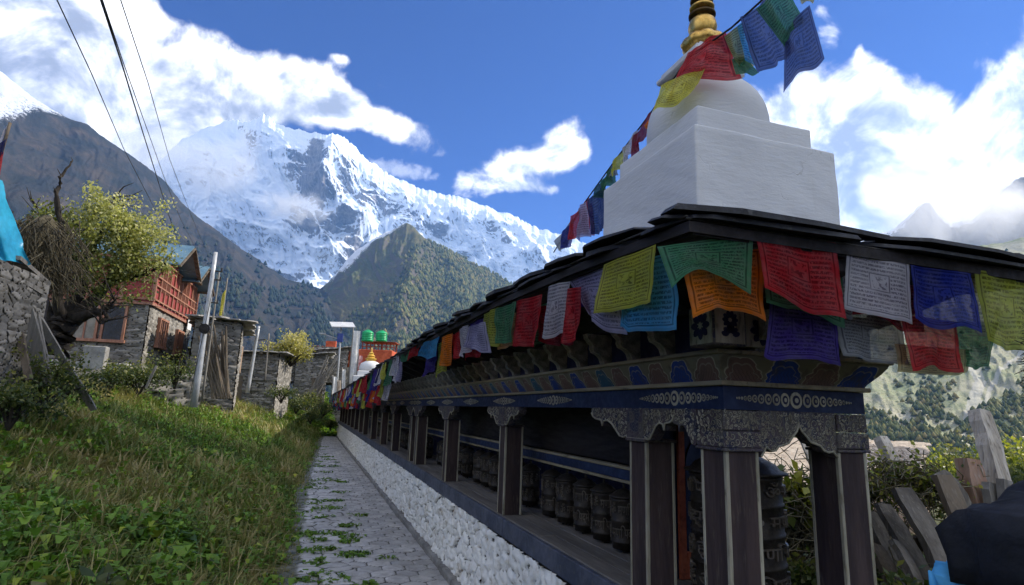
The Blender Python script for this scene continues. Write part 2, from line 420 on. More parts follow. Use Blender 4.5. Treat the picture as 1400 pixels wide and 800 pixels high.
def hill_mat(name, stops, rock, scale, treecol=None, snow=None, slope=.62, bump=1.0, bdist=4.0, tree_scale=None):
    m, t = new_mat(name)
    co = t.node('ShaderNodeTexCoord', out=3); geo = t.node('ShaderNodeNewGeometry', out=1)
    sxn = t.n.new('ShaderNodeSeparateXYZ'); t.l.new(geo, sxn.inputs[0])
    n1 = t.noise(co, scale, 8, .62, .4); n2 = t.noise(co, scale * 9, 6, .65); n3 = t.noise(co, scale * 40, 4, .6)
    c = t.ramp(n1, stops)
    c = t.mix(t.smooth(n3, .38, .66, 0, .55), c, t.mix(1, c, (.35, .38, .36), 'MULTIPLY'))
    rk = t.m('MULTIPLY', t.smooth(t.m('ADD', sxn.outputs[2], t.m('MULTIPLY', t.m('SUBTRACT', n2, .5), .9)), slope, slope - .2), .8)
    c = t.mix(rk, c, rock)
    if snow:
        sn = t.attr('snow'); ns = t.m('ADD', sn, t.m('MULTIPLY', t.m('SUBTRACT', n2, .5), 1.1))
        ns = t.m('ADD', ns, t.m('MULTIPLY', t.m('SUBTRACT', n3, .5), .7))
        c = t.mix(t.smooth(ns, .45, .62), c, snow)
    hgt = t.m('ADD', t.m('MULTIPLY', n2, 1.0), t.m('MULTIPLY', n3, .45))
    finish(t, c, .95, t.bump(hgt, bump, bdist), spec=.05); return m

# snow massif
m, t = new_mat('snow_rock')
co = t.node('ShaderNodeTexCoord', out=3); geo = t.node('ShaderNodeNewGeometry', out=1)
sn_ = t.n.new('ShaderNodeSeparateXYZ'); t.l.new(geo, sn_.inputs[0])
st = t.vm('MULTIPLY', co, (1, 1, .33))
n1 = t.noise(st, .0042, 9, .68, .6); n2 = t.noise(st, .022, 7, .65, .4); n3 = t.noise(co, .09, 4, .6)
rk = t.attr('rock')
v = t.m('ADD', rk, t.m('MULTIPLY', t.m('SUBTRACT', n1, .5), 1.3)); v = t.m('ADD', v, t.m('MULTIPLY', t.m('SUBTRACT', n2, .5), 1.5))
v = t.m('ADD', v, t.m('MULTIPLY', t.m('SUBTRACT', .55, sn_.outputs[2]), .5))
c = t.mix(t.smooth(v, .60, .78), (.76, .83, .94), t.mix(t.smooth(n2, .4, .6), (.11, .10, .10), (.25, .23, .215)))
finish(t, c, .75, t.bump(t.m('ADD', n2, t.m('MULTIPLY', n3, .25)), .7, 30), spec=.15)
SNOW_RIDGE = [(150, 330), (175, 262), (215, 225), (250, 190), (285, 172), (318, 161), (340, 166), (352, 160), (360, 153), (369, 162), (377, 170), (400, 178), (432, 180), (455, 184), (476, 190), (486, 200), (492, 212), (510, 223), (530, 236),
              (552, 248), (575, 258), (600, 262), (625, 266), (650, 275), (672, 284), (700, 296), (722, 306), (742, 314), (760, 318), (785, 325), (820, 345), (900, 380), (1100, 480)]
def snow_rock_attr(U, V, T, n):
    r = np.zeros(U.shape)
    for poly, w, a in (([(432, 200), (428, 230), (424, 262), (436, 275)], 13, 1.15), ([(408, 228), (418, 250)], 12, .8), ([(478, 225), (470, 255), (455, 275)], 13, .45),
                       ([(500, 270), (560, 300), (600, 318)], 12, .55), ([(525, 245), (560, 275), (590, 300)], 8, .3), ([(400, 305), (430, 312), (470, 310)], 14, .55), ([(470, 330), (492, 350), (470, 370)], 12, .6), ([(330, 175), (345, 190)], 7, .5), ([(280, 215), (300, 235)], 8, .3),
                       ([(300, 345), (390, 378), (430, 372)], 6, .6), ([(640, 290), (700, 330)], 10, .25)):
        dd, _ = seg_dist(U, V, [rel(*q) for q in poly]); r = np.maximum(r, a * np.exp(-(dd / w) ** 2))
    bs = [rel(x, y) for x, y in ((180, 300), (230, 330), (300, 352), (350, 372), (400, 385), (450, 384), (560, 345), (620, 345), (700, 400))]
    by = np.interp(U, [b[0] for b in bs], [b[1] for b in bs]); r = np.maximum(r, .9 * sstep(by - V, 0, 26))
    return r
snow_ribs = [([(362, 158), (352, 180), (330, 205), (300, 240)], 13, .020), ([(362, 158), (385, 195), (405, 215)], 9, .012),
             ([(455, 184), (450, 215), (440, 240), (438, 270)], 17, .060), ([(486, 200), (500, 225), (520, 250)], 12, .030),
             ([(440, 272), (470, 290), (500, 315)], 14, .022), ([(530, 236), (560, 275), (600, 310)], 10, .018), ([(600, 262), (625, 290), (660, 330)], 12, .028),
             ([(650, 275), (675, 300), (710, 350)], 11, .028), ([(700, 296), (720, 325), (745, 360)], 10, .026), ([(575, 258), (590, 285), (620, 320)], 8, .016),
             ([(540, 262), (580, 300)], 8, .010), ([(218, 305), (260, 318), (330, 316), (400, 330), (440, 348)], 15, .030), ([(400, 300), (440, 305), (470, 300), (495, 318)], 14, .030),
             ([(500, 312), (478, 330), (455, 345)], 12, .022), ([(250, 205), (270, 240), (310, 290)], 14, .018), ([(215, 240), (240, 280), (262, 305)], 12, .016)]
snow_d = lambda A: np.interp(A, [azel(q, 250)[0] for q in (150, 250, 350, 440, 480, 520, 760, 1100)], [10700, 10200, 9500, 8700, 8900, 9200, 9000, 9000])
snowM, _ = mountain('mountain', 'snow_rock', SNOW_RIDGE, 9000, 1900, -40, 900, 420, snow_ribs, dfun=snow_d, amp=.062, freq=17, seed=3, jag=4.5, prof=1.15, vamp=.12, skew=.7, bands=.030, fine=.13, attrs={'rock': snow_rock_attr})
# small snowy spur between the massif and the wooded hill, and the wooded hill itself
hill_mat('wooded_hill', [(.30, (.05, .065, .03)), (.45, (.085, .095, .038)), (.58, (.14, .125, .055)), (.75, (.20, .155, .085))], (.12, .10, .085), .0035, snow=(.80, .82, .86), bump=1, bdist=14)
MID = [(330, 470), (378, 440), (405, 425), (425, 405), (445, 388), (462, 372), (474, 356), (490, 340), (508, 328), (528, 318), (545, 313), (556, 312), (567, 316), (580, 326), (600, 336), (630, 350), (660, 366), (690, 382), (760, 420), (900, 470), (1050, 500)]
def mid_snow(U, V, T, n):
    a = [rel(x, y) for x, y in ((440, 392), (470, 372), (500, 345), (530, 328), (556, 320), (570, 318))]
    by = np.interp(U, [q[0] for q in a], [q[1] for q in a]); xl = rel(585, 320)[0]
    return .85 * sstep(V - by, -16, 14) * (1 - sstep(U, xl - 40, xl))
midM, MIDG = mountain('hill', 'wooded_hill', MID, 4900, 2300, -30, 560, 260, [([(556, 312), (520, 345), (470, 400), (440, 432)], 16, .012), ([(556, 312), (575, 350), (560, 400), (545, 450)], 22, .030), ([(600, 336), (625, 385), (640, 430)], 16, .014)],
                      amp=.022, freq=22, seed=21, jag=2.2, vamp=.5, attrs={'snow': mid_snow})
# the long bare slope on the left; dark colours stand in for its shade
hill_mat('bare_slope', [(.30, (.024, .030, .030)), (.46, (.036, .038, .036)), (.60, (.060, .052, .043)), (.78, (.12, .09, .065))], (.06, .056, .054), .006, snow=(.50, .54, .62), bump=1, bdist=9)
LEFT = [(-160, 20), (-60, 62), (0, 97), (40, 128), (70, 150), (98, 163), (118, 170), (135, 182), (160, 200), (200, 226), (225, 248), (250, 278), (275, 300), (300, 318), (330, 340), (360, 360), (392, 381), (415, 388), (440, 395), (470, 418), (500, 440), (560, 470), (640, 500)]
def left_snow(U, V, T, n):
    a = [rel(x, y) for x, y in ((-100, 175), (0, 172), (60, 166), (100, 168), (135, 186))]
    by = np.interp(U, [q[0] for q in a], [q[1] for q in a]); xl = rel(128, 180)[0]
    return sstep(V - by, -6, 14) * (1 - sstep(U, xl - 14, xl + 16)) * (.62 + .30 * sstep(V - by, 5, 60))
leftM, LEFTG = mountain('mountain_slope', 'bare_slope', LEFT, 4300, 2700, -10, 560, 260, [([(130, 178), (200, 300), (240, 420)], 22, .016), ([(0, 110), (60, 165), (120, 176)], 10, .012), ([(300, 318), (330, 400), (350, 460)], 20, .014)],
                     amp=.012, freq=22, seed=41, jag=1.6, vamp=.45, prof=1.15, attrs={'snow': left_snow})
# right: the cloudy high slopes, then the sunlit hillside across the valley
hill_mat('grey_rock_slope', [(.30, (.10, .10, .095)), (.5, (.16, .15, .14)), (.7, (.24, .22, .20))], (.20, .19, .18), .004, snow=(.85, .87, .9), bump=1, bdist=12)
RHI = [(1000, 470), (1100, 380), (1180, 330), (1225, 312), (1245, 292), (1258, 281), (1272, 276), (1283, 292), (1300, 306), (1330, 300), (1350, 280), (1372, 258), (1392, 246), (1420, 236), (1480, 215), (1560, 200)]
def hi_snow(U, V, T, n): return .62 * (1 - sstep(T, .0, .10)) + .1
hiM, _ = mountain('mountain_slope', 'grey_rock_slope', RHI, 4600, 1800, -60, 300, 160, [([(1272, 276), (1255, 300)], 8, .02), ([(1400, 244), (1370, 300), (1350, 340)], 14, .02)], amp=.03, freq=26, seed=61, jag=3, attrs={'snow': hi_snow})
m, t = new_mat('sunlit_hillside')
co = t.node('ShaderNodeTexCoord', out=3)
n1 = t.noise(co, .010, 8, .62, .5); n2 = t.noise(co, .085, 6, .66); n3 = t.noise(co, .35, 4, .6)
c = t.ramp(n1, [(.32, (.20, .235, .12)), (.44, (.28, .29, .17)), (.56, (.36, .34, .23)), (.70, (.43, .40, .30))])
c = t.mix(t.smooth(n2, .56, .70, 0, .7), c, (.06, .085, .04)); c = t.mix(t.smooth(n3, .64, .72, 0, .4), c, (.40, .36, .29))
c = t.mix(t.smooth(n3, .32, .44, .7, 0), c, (.028, .042, .018))
sc_ = t.attr('scar'); c = t.mix(t.m('MULTIPLY', .7, t.smooth(t.m('ADD', sc_, t.m('MULTIPLY', t.m('SUBTRACT', n2, .5), .8)), .42, .62)), c, (.50, .47, .40))
finish(t, c, .95, t.bump(t.m('ADD', n2, t.m('MULTIPLY', n3, .5)), .8, 4), spec=.05)
RLO = [(900, 520), (960, 440), (1050, 395), (1150, 365), (1250, 352), (1330, 338), (1400, 325), (1500, 300), (1600, 280), (1700, 270)]
def scar(U, V, T, n):
    r = np.zeros(U.shape)
    for poly, w, a in (([(1330, 478), (1332, 505), (1340, 520), (1330, 545), (1322, 575), (1325, 590)], 6, 1), ([(1398, 478), (1372, 500), (1352, 530), (1345, 565)], 2.6, .9), ([(1305, 592), (1325, 582), (1350, 575), (1385, 545)], 2.6, .8), ([(1340, 545), (1352, 562), (1362, 570)], 4, .7)):
        dd, _ = seg_dist(U, V, [rel(*q) for q in poly]); r = np.maximum(r, a * np.exp(-(dd / w) ** 2))
    return r
loM, LOG = mountain('hillside', 'sunlit_hillside', RLO, 2600, 1700, -80, 420, 240, [], amp=.010, freq=26, seed=81, jag=2, prof=1.15, vamp=.4, attrs={'scar': scar})

# forest on the wooded hill and at the foot of the hillside: thousands of little conifers, one mass
def forest(name, G, n, pick, size, mat, seed, aspect=2.4):
    A, T, V = G; rng = np.random.default_rng(seed); vs = []; fs = []; at_ = []
    nu, nt = V.shape[:2]; cnt = 0; tries = 0; P = []
    iu = rng.integers(0, nu - 1, n * 8); iv = rng.integers(6, nt - 1, n * 8); fu = rng.random(n * 8); fv = rng.random(n * 8)
    pos = (V[iu, iv] * ((1 - fu) * (1 - fv))[:, None] + V[iu + 1, iv] * (fu * (1 - fv))[:, None] + V[iu, iv + 1] * ((1 - fu) * fv)[:, None] + V[iu + 1, iv + 1] * (fu * fv)[:, None])
    U = np.arctan2(pos[:, 0], pos[:, 1]) * KX; E = np.arctan2(pos[:, 2], np.hypot(pos[:, 0], pos[:, 1])) * KX
    keep = rng.random(len(pos)) < pick(U, E, pos); pos = pos[keep][:n]
    k = len(pos); h = size * (.6 + .8 * rng.random(k)); r = h / aspect * (.8 + .4 * rng.random(k)); seg = 5
    ang = np.arange(seg) * 2 * np.pi / seg
    rings = [(0.08, .55), (.12, 1.0), (.55, .62), (1.0, .02)]
    L = []
    for zz, rr in rings:
        jit = .8 + .4 * rng.random((k, seg))
        L.append(np.stack([pos[:, None, 0] + r[:, None] * rr * np.cos(ang) * jit, pos[:, None, 1] + r[:, None] * rr * np.sin(ang) * jit, pos[:, None, 2] + h[:, None] * zz + 0 * jit], -1))
    Vt = np.stack(L, 1).reshape(-1, 3); nr = len(rings)
    base = (np.arange(k) * nr * seg)[:, None]; F = []
    for i in range(nr - 1):
        for s in range(seg): F.append(base + np.array([i * seg + s, i * seg + (s + 1) % seg, (i + 1) * seg + (s + 1) % seg, (i + 1) * seg + s]))
    F = np.concatenate(F, 0); tone = np.repeat(rng.random(k), nr * seg)
    me = np_mesh(name, Vt, F, {'tone': tone}); return link(name, me, mat)
m, t = new_mat('conifer_mass')
tn = t.attr('tone'); c = t.ramp(tn, [(0, (.035, .050, .020)), (.4, (.075, .090, .032)), (.8, (.14, .14, .045)), (1, (.20, .16, .06))])
finish(t, c, .9, spec=.1)
def pick_mid(U, E, pos):
    b = [rel(x, y) for x, y in ((430, 480), (480, 440), (540, 400), (560, 350), (600, 342), (690, 384))]
    lim = np.interp(U, [q[0] for q in b], [q[1] for q in b])
    return sstep(lim - E, -20, 25) * (.25 + .75 * sstep(fbm(U * .05, E * .05, 3, 5), .38, .55))
fo = forest('hill_forest', MIDG, 30000, pick_mid, 25, 'conifer_mass', 5); tag(fo, 'dark and olive conifers covering the pointed hill in front of the snow peak', 'forest', kind='stuff')
def pick_left(U, E, pos):
    b = [rel(x, y) for x, y in ((0, 330), (150, 300), (250, 330), (330, 370), (420, 400), (500, 450))]
    lim = np.interp(U, [q[0] for q in b], [q[1] for q in b])
    return sstep(lim - E, -30, 40) * (.1 + .9 * sstep(fbm(U * .045, E * .045, 4, 15), .46, .56))
m, t = new_mat('dark_conifer_mass')
tn = t.attr('tone'); c = t.ramp(tn, [(0, (.014, .026, .022)), (.6, (.026, .038, .028)), (1, (.050, .055, .034))]); finish(t, c, .9, spec=.1)
fo = forest('slope_forest', LEFTG, 3500, pick_left, 26, 'dark_conifer_mass', 9); tag(fo, 'dark conifers scattered over the shaded bare slope at the left', 'forest', kind='stuff')
def pick_lo(U, E, pos):
    b = [rel(x, y) for x, y in ((1150, 560), (1200, 560), (1290, 590), (1340, 560), (1400, 520))]
    lim = np.interp(U, [q[0] for q in b], [q[1] for q in b]); dd, _ = seg_dist(U, E, [rel(1275, 500), rel(1270, 545), rel(1275, 590)])
    return np.clip(sstep(lim - E, -4, 14) * .9 + .5 * np.exp(-(dd / 16) ** 2), 0, 1) * (.2 + .8 * sstep(fbm(U * .08, E * .08, 3, 8), .36, .52)) * (E < rel(1280, 490)[1]) + .004
fo = forest('hillside_forest', LOG, 9000, pick_lo, 8.5, 'conifer_mass', 6, 2.0); tag(fo, 'green and yellowing woods at the foot of the sunlit hillside across the valley', 'forest', kind='stuff')

# added, unseen spur on the right, its crest shaped to shade the near ground
def spur():
    ny, nx = 90, 31; x_r = 380.0; tn = math.tan(SUN_EL) / math.sin(SUN_AZ); ct = math.cos(SUN_AZ) / math.sin(SUN_AZ)
    yy = np.linspace(-260, 66, ny); dy = x_r * ct
    # height of the shadow's upper edge above the point x=-3 on the ground, by y
    edge = np.interp(yy, [-30, 9, 13, 16.5, 19, 22, 30, 64], [2.6, 2.4, 1.9, .2, -4, -30, -70, -420])
    zr = edge + (x_r + 3) * tn
    zr = np.where(yy < -60, zr * np.clip(1 + (yy + 60) / 260, .2, 1), zr); zr = np.maximum(zr, -20)
    u = np.linspace(-1, 1, nx); Y, Uu = np.meshgrid(yy, u, indexing='ij')
    w = 150
    X = x_r + np.where(Uu < 0, Uu * w * .5, Uu * w * 1.2)
    Z = -40 + (zr[:, None] + 40) * (1 - np.abs(Uu)) ** .9 + (fbm(Y * .05, X * .05, 4, 4) - .5) * 14 * np.abs(Uu)
    me = np_mesh('added_shade_spur', np.stack([X, Y + dy, Z], -1).reshape(-1, 3), grid_faces(ny, nx), {'scar': np.zeros(ny * nx)}, smooth=True)
    tag(link('added_shade_spur', me, 'sunlit_hillside'), kind='structure')
spur()
# haze: one closed box of thin even air
hz = MB(); hz.bb(-12500, 12500, -12500, 12500, -1900, 4300)
m, t = new_mat('thin_air'); pv = t.n.new('ShaderNodeVolumePrincipled')
pv.inputs['Color'].default_value = (.26, .52, 1.0, 1); pv.inputs['Density'].default_value = 4.2e-5; pv.inputs['Anisotropy'].default_value = .25
o_ = t.n.new('ShaderNodeOutputMaterial'); t.l.new(pv.outputs[0], o_.inputs['Volume'])
hzo = hz.build('haze', 'thin_air'); tag(hzo, 'thin blue mountain haze that pales the distant snow peak and slopes', 'haze', kind='stuff')

# clouds lying on the peaks: real volumes of drop-filled air with ragged edges
def cloud(name, px, py, d, rx, ry, rz, dens, seed, label, scale=3.0, thr=.5, rot=0):
    c = at(px, py, d=d); mb = MB(); n = 18
    mb.lathe([(max(math.sin(math.pi * k / n), .02), -math.cos(math.pi * k / n)) for k in range(n + 1)], seg=24)
    m, t = new_mat(name + '_air_%d' % seed); co = t.node('ShaderNodeTexCoord', out=3); r = t.vm('LENGTH', co)
    nz = t.noise(t.vm('ADD', t.vm('MULTIPLY', co, (rx / rz, ry / rz, 1)), (seed * 3.1, seed, 0)), scale, 5, .6, .3)
    v = t.m('ADD', t.m('SUBTRACT', 1.0, r), t.m('MULTIPLY', t.m('SUBTRACT', nz, .5), 2.2))
    dn_ = t.m('MULTIPLY', t.m('MULTIPLY', t.smooth(v, thr, thr + .4), t.smooth(r, 1.0, .85)), dens)
    pv = t.n.new('ShaderNodeVolumePrincipled'); pv.inputs['Color'].default_value = (1, 1, 1, 1); t.put(dn_, pv.inputs['Density']); pv.inputs['Anisotropy'].default_value = .3
    pv.inputs['Emission Strength'].default_value = 0
    o_ = t.n.new('ShaderNodeOutputMaterial'); t.l.new(pv.outputs[0], o_.inputs['Volume']); m.cycles.volume_step_rate = .7
    o = mb.build(name, m); o.location = c; o.scale = (rx, ry, rz); o.rotation_euler = (0, 0, rot); return tag(o, label, 'cloud', kind='stuff')
cloud('cloud', 262, 215, 8300, 1150, 500, 760, .0014, 1, 'soft cloud hanging over the left shoulder of the snow peak', 1.5, .15)
cloud('cloud', 405, 284, 7400, 560, 260, 260, .0035, 2, 'small bright cloud wisp in front of the middle of the snow peak', 1.5, .2)
cloud('cloud', 545, 232, 8000, 700, 260, 150, .0022, 3, 'thin streak of cloud beside the right shoulder of the snow peak', 1.2, .2)
cloud('cloud', 1320, 285, 3700, 760, 340, 300, .0022, 4, 'grey white cloud wrapped round the peaks at the right edge', 1.4, .1)
# ------------------------------------------------------------------ paved path, kerb
def adaptive(y0, y1, k, lo):
    a = [y0]
    while a[-1] < y1: a.append(a[-1] + max(lo, k * a[-1]))
    return np.array(a)
ys = adaptive(4.2, 33.6, .0035, .014); xs = np.arange(-.25, 1.60, .017)
PX, PY = np.meshgrid(xs, ys, indexing='ij')
# hexagonal pavers: nearest centre on a staggered lattice
def hexcell(x, y, w, h):
    best = np.full(x.shape, 9.); sec = np.full(x.shape, 9.); cid = np.zeros(x.shape)
    for par in (0, 1):
        r = np.round((y / h - par) / 2) * 2 + par
        for dr in (-2, 0, 2):
            rr = r + dr
            c = np.round(x / w - .5 * par) + .5 * par
            for dc in (-1, 0, 1):
                cc = c + dc; d = np.hypot((x - cc * w), (y - rr * h) * 1.0); i = _h(np.round(cc * 2), rr, 5)
                nb_ = d < best; sec = np.where(nb_, best, np.minimum(sec, d)); cid = np.where(nb_, i, cid); best = np.where(nb_, d, best)
    return best, sec, cid
wx = PX + (fbm(PX * 3, PY * 3, 2, 3) - .5) * .03; wy = PY + (fbm(PX * 3, PY * 3, 2, 8) - .5) * .03
b1, b2, cid = hexcell(wx, wy, .24, .205)
edge = (b2 - b1)
# the left half is older, broken flagstones
w1, w2, wid = worley(PX * 4.2, PY * 4.6, 12)
old = sstep(PX + (fbm(PX * 1.1, PY * .8, 3, 31) - .5) * .7, .72, .52)
joint = np.where(old > .5, sstep((w2 - w1) * .22, .0, .035), sstep(edge, .0, .030)); ident = np.where(old > .5, wid, cid)
hh = joint * .012 + ident * .010 + (fbm(PX * 14, PY * 14, 3, 2) - .5) * .010 + (fbm(PX * .9, PY * .9, 3, 6) - .5) * .05
PZ = -1.655 + hh
moss = np.clip(sstep(fbm(PX * 2.6, PY * 1.7, 4, 41), .50, .66) * sstep(PX, 1.1, .2) * (1.25 - joint) + sstep(PX, path_left(PY) + .16, path_left(PY)) * .7, 0, 1)
me = np_mesh('path', np.stack([PX, PY, PZ], -1).reshape(-1, 3), grid_faces(len(xs), len(ys)), {'joint': joint.ravel(), 'ident': ident.ravel(), 'moss': moss.ravel()}, smooth=True)
m, t = new_mat('paving')
co = t.node('ShaderNodeTexCoord', out=3); j = t.attr('joint'); i = t.attr('ident'); mo = t.attr('moss')
n1 = t.noise(co, 7, 6, .65); n2 = t.noise(co, 60, 4, .6)
c = t.ramp(i, [(0, (.34, .33, .32)), (.4, (.43, .415, .40)), (.75, (.50, .48, .46)), (1, (.56, .54, .52))])
c = t.mix(t.smooth(n1, .4, .65, 0, .5), c, (.20, .19, .18)); c = t.mix(t.smooth(n2, .5, .7, 0, .3), c, (.36, .35, .33))
c = t.mix(t.smooth(j, .75, .2), c, (.055, .052, .040)); c = t.mix(t.smooth(t.m('ADD', mo, t.m('MULTIPLY', t.m('SUBTRACT', n1, .5), .7)), .45, .75, 0, .8), c, (.060, .065, .030))
finish(t, c, t.smooth(n1, .3, .7, .42, .8), t.bump(t.m('ADD', n2, t.m('MULTIPLY', n1, 2)), .35, .006), spec=.45)
tag(link('path', me, 'paving'), kind='structure')
rough_mat('cement', (.19, .185, .18), (.30, .29, .27), 3, .85, .4, .008, c3=(.12, .115, .10))
kb = MB()
y = 4.0
while y < 33.5:
    L = random.uniform(.9, 1.5); kb.box((1.455 + random.uniform(-.006, .006), y + L / 2, -1.625), (.075, L - .008, .10), bev=.012); y += L
k = kb.build('kerb', 'cement'); tag(k, kind='structure')

# ------------------------------------------------------------------ vegetation as one mass
def leaf_cloud(name, pts, nrm_up, size, kind, tone, rng):
    """blades (kind 0) and broad leaves (kind 1) as folded quads"""
    n = len(pts); a = rng.random(n) * 2 * np.pi; d = np.stack([np.cos(a), np.sin(a), 0 * a], -1); s = np.stack([-np.sin(a), np.cos(a), 0 * a], -1)
    lean = np.where(kind == 0, .25 + .7 * rng.random(n) ** 1.5, .55 + .5 * rng.random(n))[:, None]
    w = np.where(kind == 0, .030, np.where(kind == 2, .5, .34))[:, None] * size[:, None] * (.7 + .6 * rng.random(n))[:, None]
    L = size[:, None]; up = np.array([0, 0, 1.])
    p0 = pts - s * w * .3; p1 = pts + s * w * .3
    mid = pts + (d * lean * .5 + up * (1 - lean * .35)) * L * .55
    tip = pts + (d * lean * 1.1 + up * (1 - lean * .75)) * L
    lift = (up * w * .35)
    V = np.stack([p0, p1, mid + s * w + lift, mid - s * w + lift, tip, mid], 1).reshape(-1, 3)
    o = (np.arange(n) * 6)[:, None]
    F = np.concatenate([o + np.array([[0, 1, 5, 3]]), o + np.array([[1, 2, 5, 5]])[:, :4]], 0)
    F1 = o + np.array([[0, 5, 3, 3]]); # triangles kept as tris
    T = np.concatenate([o + np.array([[0, 1, 5]]), o + np.array([[0, 5, 3]]), o + np.array([[1, 2, 5]]), o + np.array([[3, 5, 4]]), o + np.array([[5, 2, 4]])], 0)
    return V, T, np.repeat(tone, 6), np.repeat(kind, 6)
def veg_material(name, stops, broad, thr=.35, sat=None):
    m, t = new_mat(name); tn = t.attr('tone'); kd = t.attr('kindv')
    c = t.ramp(tn, stops); c2 = t.ramp(tn, broad); c = t.mix(t.smooth(kd, .4, .6), c, c2)
    b = t.n.new('ShaderNodeBsdfPrincipled'); t.put(c, b.inputs['Base Color']); b.inputs['Roughness'].default_value = .55; b.inputs['Specular IOR Level'].default_value = .3
    tr = t.n.new('ShaderNodeBsdfTranslucent'); t.put(t.mix(1, c, (1.15, 1.25, .6), 'MULTIPLY'), tr.inputs[0])
    mx = t.n.new('ShaderNodeMixShader'); mx.inputs[0].default_value = thr; t.l.new(b.outputs[0], mx.inputs[1]); t.l.new(tr.outputs[0], mx.inputs[2])
    o = t.n.new('ShaderNodeOutputMaterial'); t.l.new(mx.outputs[0], o.inputs[0]); return m
veg_material('undergrowth', [(0, (.07, .10, .026)), (.3, (.14, .18, .045)), (.55, (.25, .24, .08)), (.8, (.34, .28, .13)), (1, (.46, .37, .20))],
             [(0, (.05, .10, .020)), (.35, (.11, .215, .032)), (.7, (.19, .31, .04)), (.9, (.34, .37, .045)), (1, (.50, .44, .06))])
def undergrowth():
    rng = np.random.default_rng(4)
    Vs, Fs, Ts, Ks = [], [], [], []; off = 0
    def put(x, y, size, kind, tone):
        nonlocal off
        z = ground_h(x, y) - .01; P = np.stack([x, y, z], -1)
        V, T, to, kk = leaf_cloud('', P, None, size, kind, tone, rng)
        Vs.append(V); Fs.append(T + off); Ts.append(to); Ks.append((kk > 0).astype(float)); off += len(V)
    # density falls with distance: sample in (log y, x)
    n = 260000
    y = np.exp(rng.uniform(math.log(2.2), math.log(42), n)); u = rng.random(n) ** .9 * (1.2 + y * .36)
    x = path_left(y) + .03 - u
    drift = fbm(x * .6, y * .45, 4, 70); dry = .8 * sstep(fbm(x * .35 + 5, y * .22, 3, 90), .54, .64); lush = sstep(drift, .50, .60)
    track = np.exp(-((x - np.interp(y, [8, 12, 17, 24], [-1.75, -2.0, -1.9, -1.6])) / .16) ** 2) * (y > 8.5) * (y < 15)
    keep = rng.random(n) > track * .93; 
    size = (.07 + .16 * rng.random(n) ** 1.6) * (1 + .6 * dry + .3 * lush) * np.clip(.55 + y * .035, .6, 1.7) * (.55 + .9 * sstep(u, .0, .5))
    tone = np.clip(.30 + .38 * dry + .5 * (rng.random(n) - .5) + (fbm(x * 2, y * 2, 3, 50) - .5) * .9 - .1 * lush, 0, 1)
    kind = (rng.random(n) < .34 + .40 * lush - .12 * dry).astype(int)
    size = np.where(kind == 1, size * .42, size)
    k = keep; put(x[k], y[k], size[k], kind[k], tone[k])
    # leafy stems: leaves set above the ground along little plants
    ns = 5200; y = np.exp(rng.uniform(math.log(2.2), math.log(34), ns)); x = path_left(y) - .02 - rng.random(ns) ** .8 * (1.1 + y * .34)
    dr = sstep(fbm(x * .6, y * .45, 4, 70), .46, .56); kk = rng.random(ns) < .35 + .65 * dr; x, y = x[kk], y[kk]; ns = len(x)
    hgt = (.10 + .28 * rng.random(ns) ** 1.5) * np.clip(.7 + y * .02, .8, 1.3)
    for q in range(9):
        fr = rng.random(ns); jx = (rng.random(ns) - .5) * .16; jy = (rng.random(ns) - .5) * .16
        P = np.stack([x + jx, y + jy, ground_h(x, y) + hgt * fr], -1)
        V, T, to, k2 = leaf_cloud('', P, None, (.045 + .055 * rng.random(ns)), np.ones(ns, int), np.clip(.28 + .55 * fr * rng.random(ns) + .25 * (rng.random(ns) - .4), 0, 1), rng)
        Vs.append(V); Fs.append(T + off); Ts.append(to); Ks.append(np.ones(len(V))); off += len(V)
    # big broad leaves in a few places, long dry stems, and growth at the end of the path
    for (cx, cy, r_, nn, sz) in [(at(250, 730, z=-1.1).x, at(250, 730, z=-1.1).y, .30, 70, .10), (at(215, 725, z=-1.1).x, at(215, 725, z=-1.1).y, .25, 50, .11), (at(330, 640, z=-1.2).x, at(330, 640, z=-1.2).y, .5, 90, .10), (at(240, 690, z=-1.0).x, at(240, 690, z=-1.0).y, .35, 60, .09), (at(60, 690, z=-.8).x, at(60, 690, z=-.8).y, .3, 40, .09)]:
        X = cx + rng.normal(size=nn) * r_ * .5; Y = cy + rng.normal(size=nn) * r_ * .6; P = np.stack([X, Y, ground_h(X, Y) + .05 + .12 * rng.random(nn)], -1)
        V, T, to, k2 = leaf_cloud('', P, None, sz * (.7 + .6 * rng.random(nn)), np.full(nn, 2), np.clip(.35 + .3 * rng.normal(size=nn), 0, .85), rng); Vs.append(V); Fs.append(T + off); Ts.append(to); Ks.append(np.ones(len(V))); off += len(V)
    nn = 2600; Y = np.exp(rng.uniform(math.log(2.4), math.log(26), nn)); X = path_left(Y) - .15 - rng.random(nn) * (1 + Y * .33); P = np.stack([X, Y, ground_h(X, Y)], -1)
    V, T, to, k2 = leaf_cloud('', P, None, .28 + .30 * rng.random(nn), np.zeros(nn, int), np.clip(.75 + .2 * rng.normal(size=nn), 0, 1), rng); Vn = V.reshape(-1, 6, 3); cen = Vn[:, 5:6] * 1.0; Vn[:, [2, 3]] = cen + (Vn[:, [2, 3]] - cen) * .25; V = Vn.reshape(-1, 3)
    Vs.append(V); Fs.append(T + off); Ts.append(to); Ks.append(np.zeros(len(V))); off += len(V)
    nn = 9000; X = rng.uniform(-3, 1.9, nn); Y = rng.uniform(33.4, 44, nn); P = np.stack([X, Y, ground_h(X, Y)], -1); V, T, to, k2 = leaf_cloud('', P, None, .2 + .25 * rng.random(nn), (rng.random(nn) < .4).astype(int), np.clip(.3 + .25 * rng.normal(size=nn), 0, 1), rng)
    Vs.append(V); Fs.append(T + off); Ts.append(to); Ks.append((k2 > 0).astype(float)); off += len(V)
